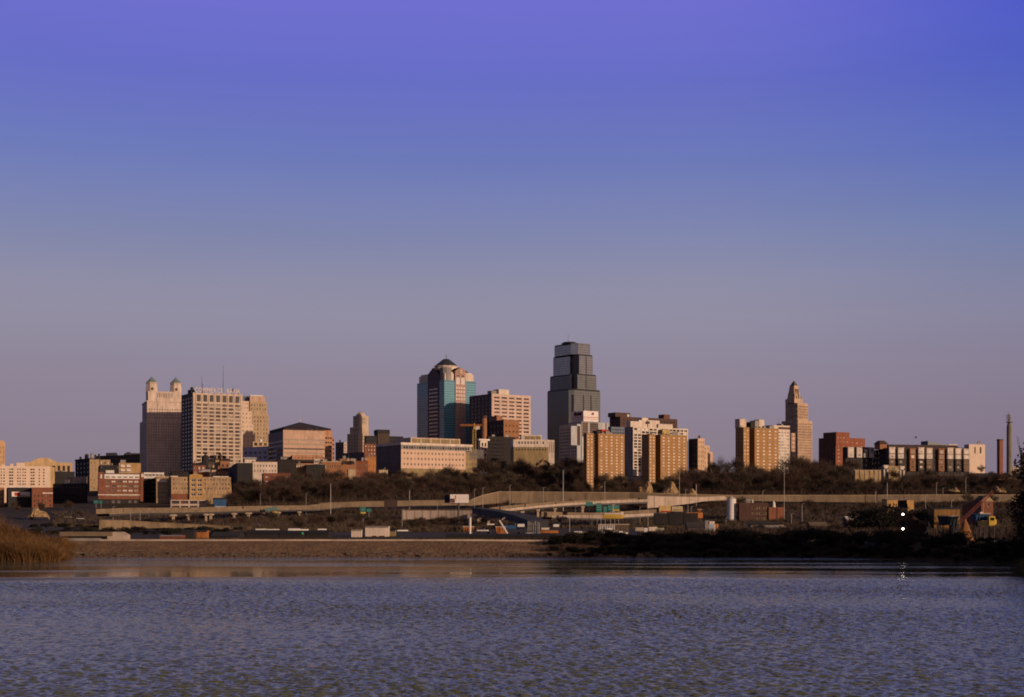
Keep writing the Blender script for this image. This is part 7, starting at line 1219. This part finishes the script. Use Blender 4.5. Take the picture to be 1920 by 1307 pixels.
# golden willow scrub on the left point
def willow(seed, h, w, n):
    r = random.Random(seed); C = MB(); T = MB()
    for i in range(n):
        a = r.random() * 6.283; q = r.random() ** .5 * w; bx, by = math.cos(a) * q * .5, math.sin(a) * q * .5; hh = h * r.uniform(.45, 1.05) * (1 - .35 * (q / w) ** 2); le = r.gauss(.22, .28); dx, dy = math.cos(a) * hh * abs(le) + r.gauss(0, .2), math.sin(a) * hh * abs(le); s_ = r.uniform(.02, .05); t = r.random() * 3.14
        p1 = Vector((bx + dx * .4, by + dy * .4, hh * .55)); p2 = Vector((bx + dx, by + dy, hh)); sv = Vector((math.cos(t), math.sin(t), 0)) * s_; C.poly([Vector((bx, by, -.2)) - sv, Vector((bx, by, -.2)) + sv, p1 + sv * .8, p1 - sv * .8], GOLD); C.poly([p1 - sv * .8, p1 + sv * .8, p2], GOLD)
        for k in range(2): f = r.uniform(.4, .95); p = Vector((bx, by, 0)).lerp(p2, f); d = Vector((r.gauss(0, .5), r.gauss(0, .5), .7)).normalized() * r.uniform(.6, 1.6); C.poly([p - sv * .7, p + sv * .7, p + d], GOLD)
    for i in range(6): a = i * 1.05; T.tube((0, 0, -.3), (math.cos(a) * w * .3, math.sin(a) * w * .3, h * .7), .06, .015, BARK, 4, False)
    return T.mesh('willow_stems'), C.mesh('willow_twigs')
wk = [willow(400 + i, h, w, 520) for i, (h, w) in enumerate(((5.2, 4.2), (6.2, 4.6), (4.2, 4.6), (3.2, 4.2)))]
for i in range(64):
    f = (i * .618) % 1; px = -40 + 172 * ((i + rng.random()) / 64); D = 303 + 34 * f + (6 if px > 100 else 0); x = xat(px, D); hs = float(np.interp(px, [-40, 40, 80, 105, 120, 132], [1.05, 1.0, .9, .72, .5, .3])) * rng.uniform(.75, 1.12)
    ps = 'at the tip of the left point' if px > 100 else ('in the middle of the left point' if px > 45 else 'at the left photo edge')
    put('willow_shrub', '%s golden willow shrub, %s, %s' % ('tall' if hs > .98 else ('low' if hs < .75 else 'middling'), ('front row', 'second row', 'third row', 'back row')[min(3, int(f * 4))], ps + ('' if px > 100 else (', left side' if px % 45 < 22 else ', right side'))), 'shrub', wk[rng.randrange(4)], (x, D, max(gz(x, D), -.2) - .1), rng.random() * 6.28, (hs * 1.35, hs * 1.35, hs), 'golden willow shrubs on the left point', ('stems', 'twigs'))
brush('wall_weeds', [(895, 1215, 1012, 1030, 700), (1230, 1930, 1000, 1036, 1500), (600, 890, 950, 975, 500)], (TWIG, TWIG2, TWIG3), 1.2, 4.2, 15, .2)
brush('levee_weeds', [(445, 1045, 357, 375, 2600), (130, 445, 358, 372, 500)], (DSCRUB, TWIG, DSCRUB), .5, 1.35, 16, .12)
brush('dock_scrub', [(1480, 1930, 385, 520, 5200), (1230, 1500, 400, 520, 2600)], (TWIG, TWIG2, DSCRUB), .8, 3.2, 12, .16)
brush('dry_reeds', [(-40, 136, 300, 318, 1500)], (GOLD, mat('dry grass', ())), .3, .9, 9, .07)
# dark scrub behind the left point
for i in range(40):
    px = 20 + 440 * ((i + rng.random()) / 40); D = 420 + 230 * ((i * .618) % 1); x = xat(px, D); k = rng.uniform(.5, .95)
    put('bank_bush', '%s dark scrub bush, %s row, below the %s' % ('large' if k > .78 else 'small', ('front', 'middle', 'back')[min(2, int((D - 420) / 77))], min(((20, 'pale flats'), (50, 'sign wall block'), (80, 'low brick warehouse'), (115, 'black warehouse'), (150, 'right end of the black warehouse'), (178, 'faint teal signs'), (205, 'left half of the red brick loft'), (240, 'right half of the red brick loft'), (278, 'balcony block'), (305, 'tan loft'), (335, 'parking deck'), (368, 'column of black windows'), (412, 'blue shed'), (450, 'black terrace building')), key=lambda q_: abs(q_[0] - px))[1]), 'bush', bk[rng.randrange(4)], (x, D, gz(x, D) - .3), rng.random() * 6.28, (k, k, k * .8), 'dark scrub on the left flat', ('stems', 'foliage'))
for i in range(64):
    px = 740 + 180 * ((i + rng.random()) / 20) if i < 20 else 1290 + 380 * ((i - 20 + rng.random()) / 44); D = 560 + 300 * ((i * .618) % 1); x = xat(px, D); k = rng.uniform(.4, .8)
    lb = '%s dark yard bush, %s row, by the %s' % ('large' if k > .6 else 'small', ('front', 'middle', 'back')[min(2, int((D - 560) / 80))], min(((745, 'left end of the pinkish wall'), (790, 'small pale trailer'), (830, 'left side of the billboard'), (860, 'billboard pole'), (900, 'shaded ramp'), (1310, 'orange freight car'), (1350, 'left side of the silo'), (1385, 'right side of the silo'), (1430, 'brick works'), (1490, 'tall thin mast'), (1540, 'low dark shed'), (1585, 'bright roofed hut'), (1630, 'orange shed')), key=lambda q_: abs(q_[0] - px))[1])
    put('bank_bush', lb, 'bush', bk[rng.randrange(4)], (x, D, gz(x, D) - .3), rng.random() * 6.28, (k, k, k), 'dark yard bushes', ('stems', 'foliage'))
# alike neighbours that would share a label are told apart by their place
seen = {}
for o in list(sc.objects):
    if o.parent is None and o.get('label') and o.get('group') and not o['label'].startswith('tall dark tree in the belt'): seen.setdefault(o['label'], []).append(o)
for lb, os_ in seen.items():
    if 2 <= len(os_) <= 3:
        os_.sort(key=lambda o: o.location.x / max(1, o.location.y))
        for o, wd in zip(os_, ('left', 'right') if len(os_) == 2 else ('left', 'middle', 'right')):
            if len(lb.split()) < 16: o['label'] = wd + ' ' + lb
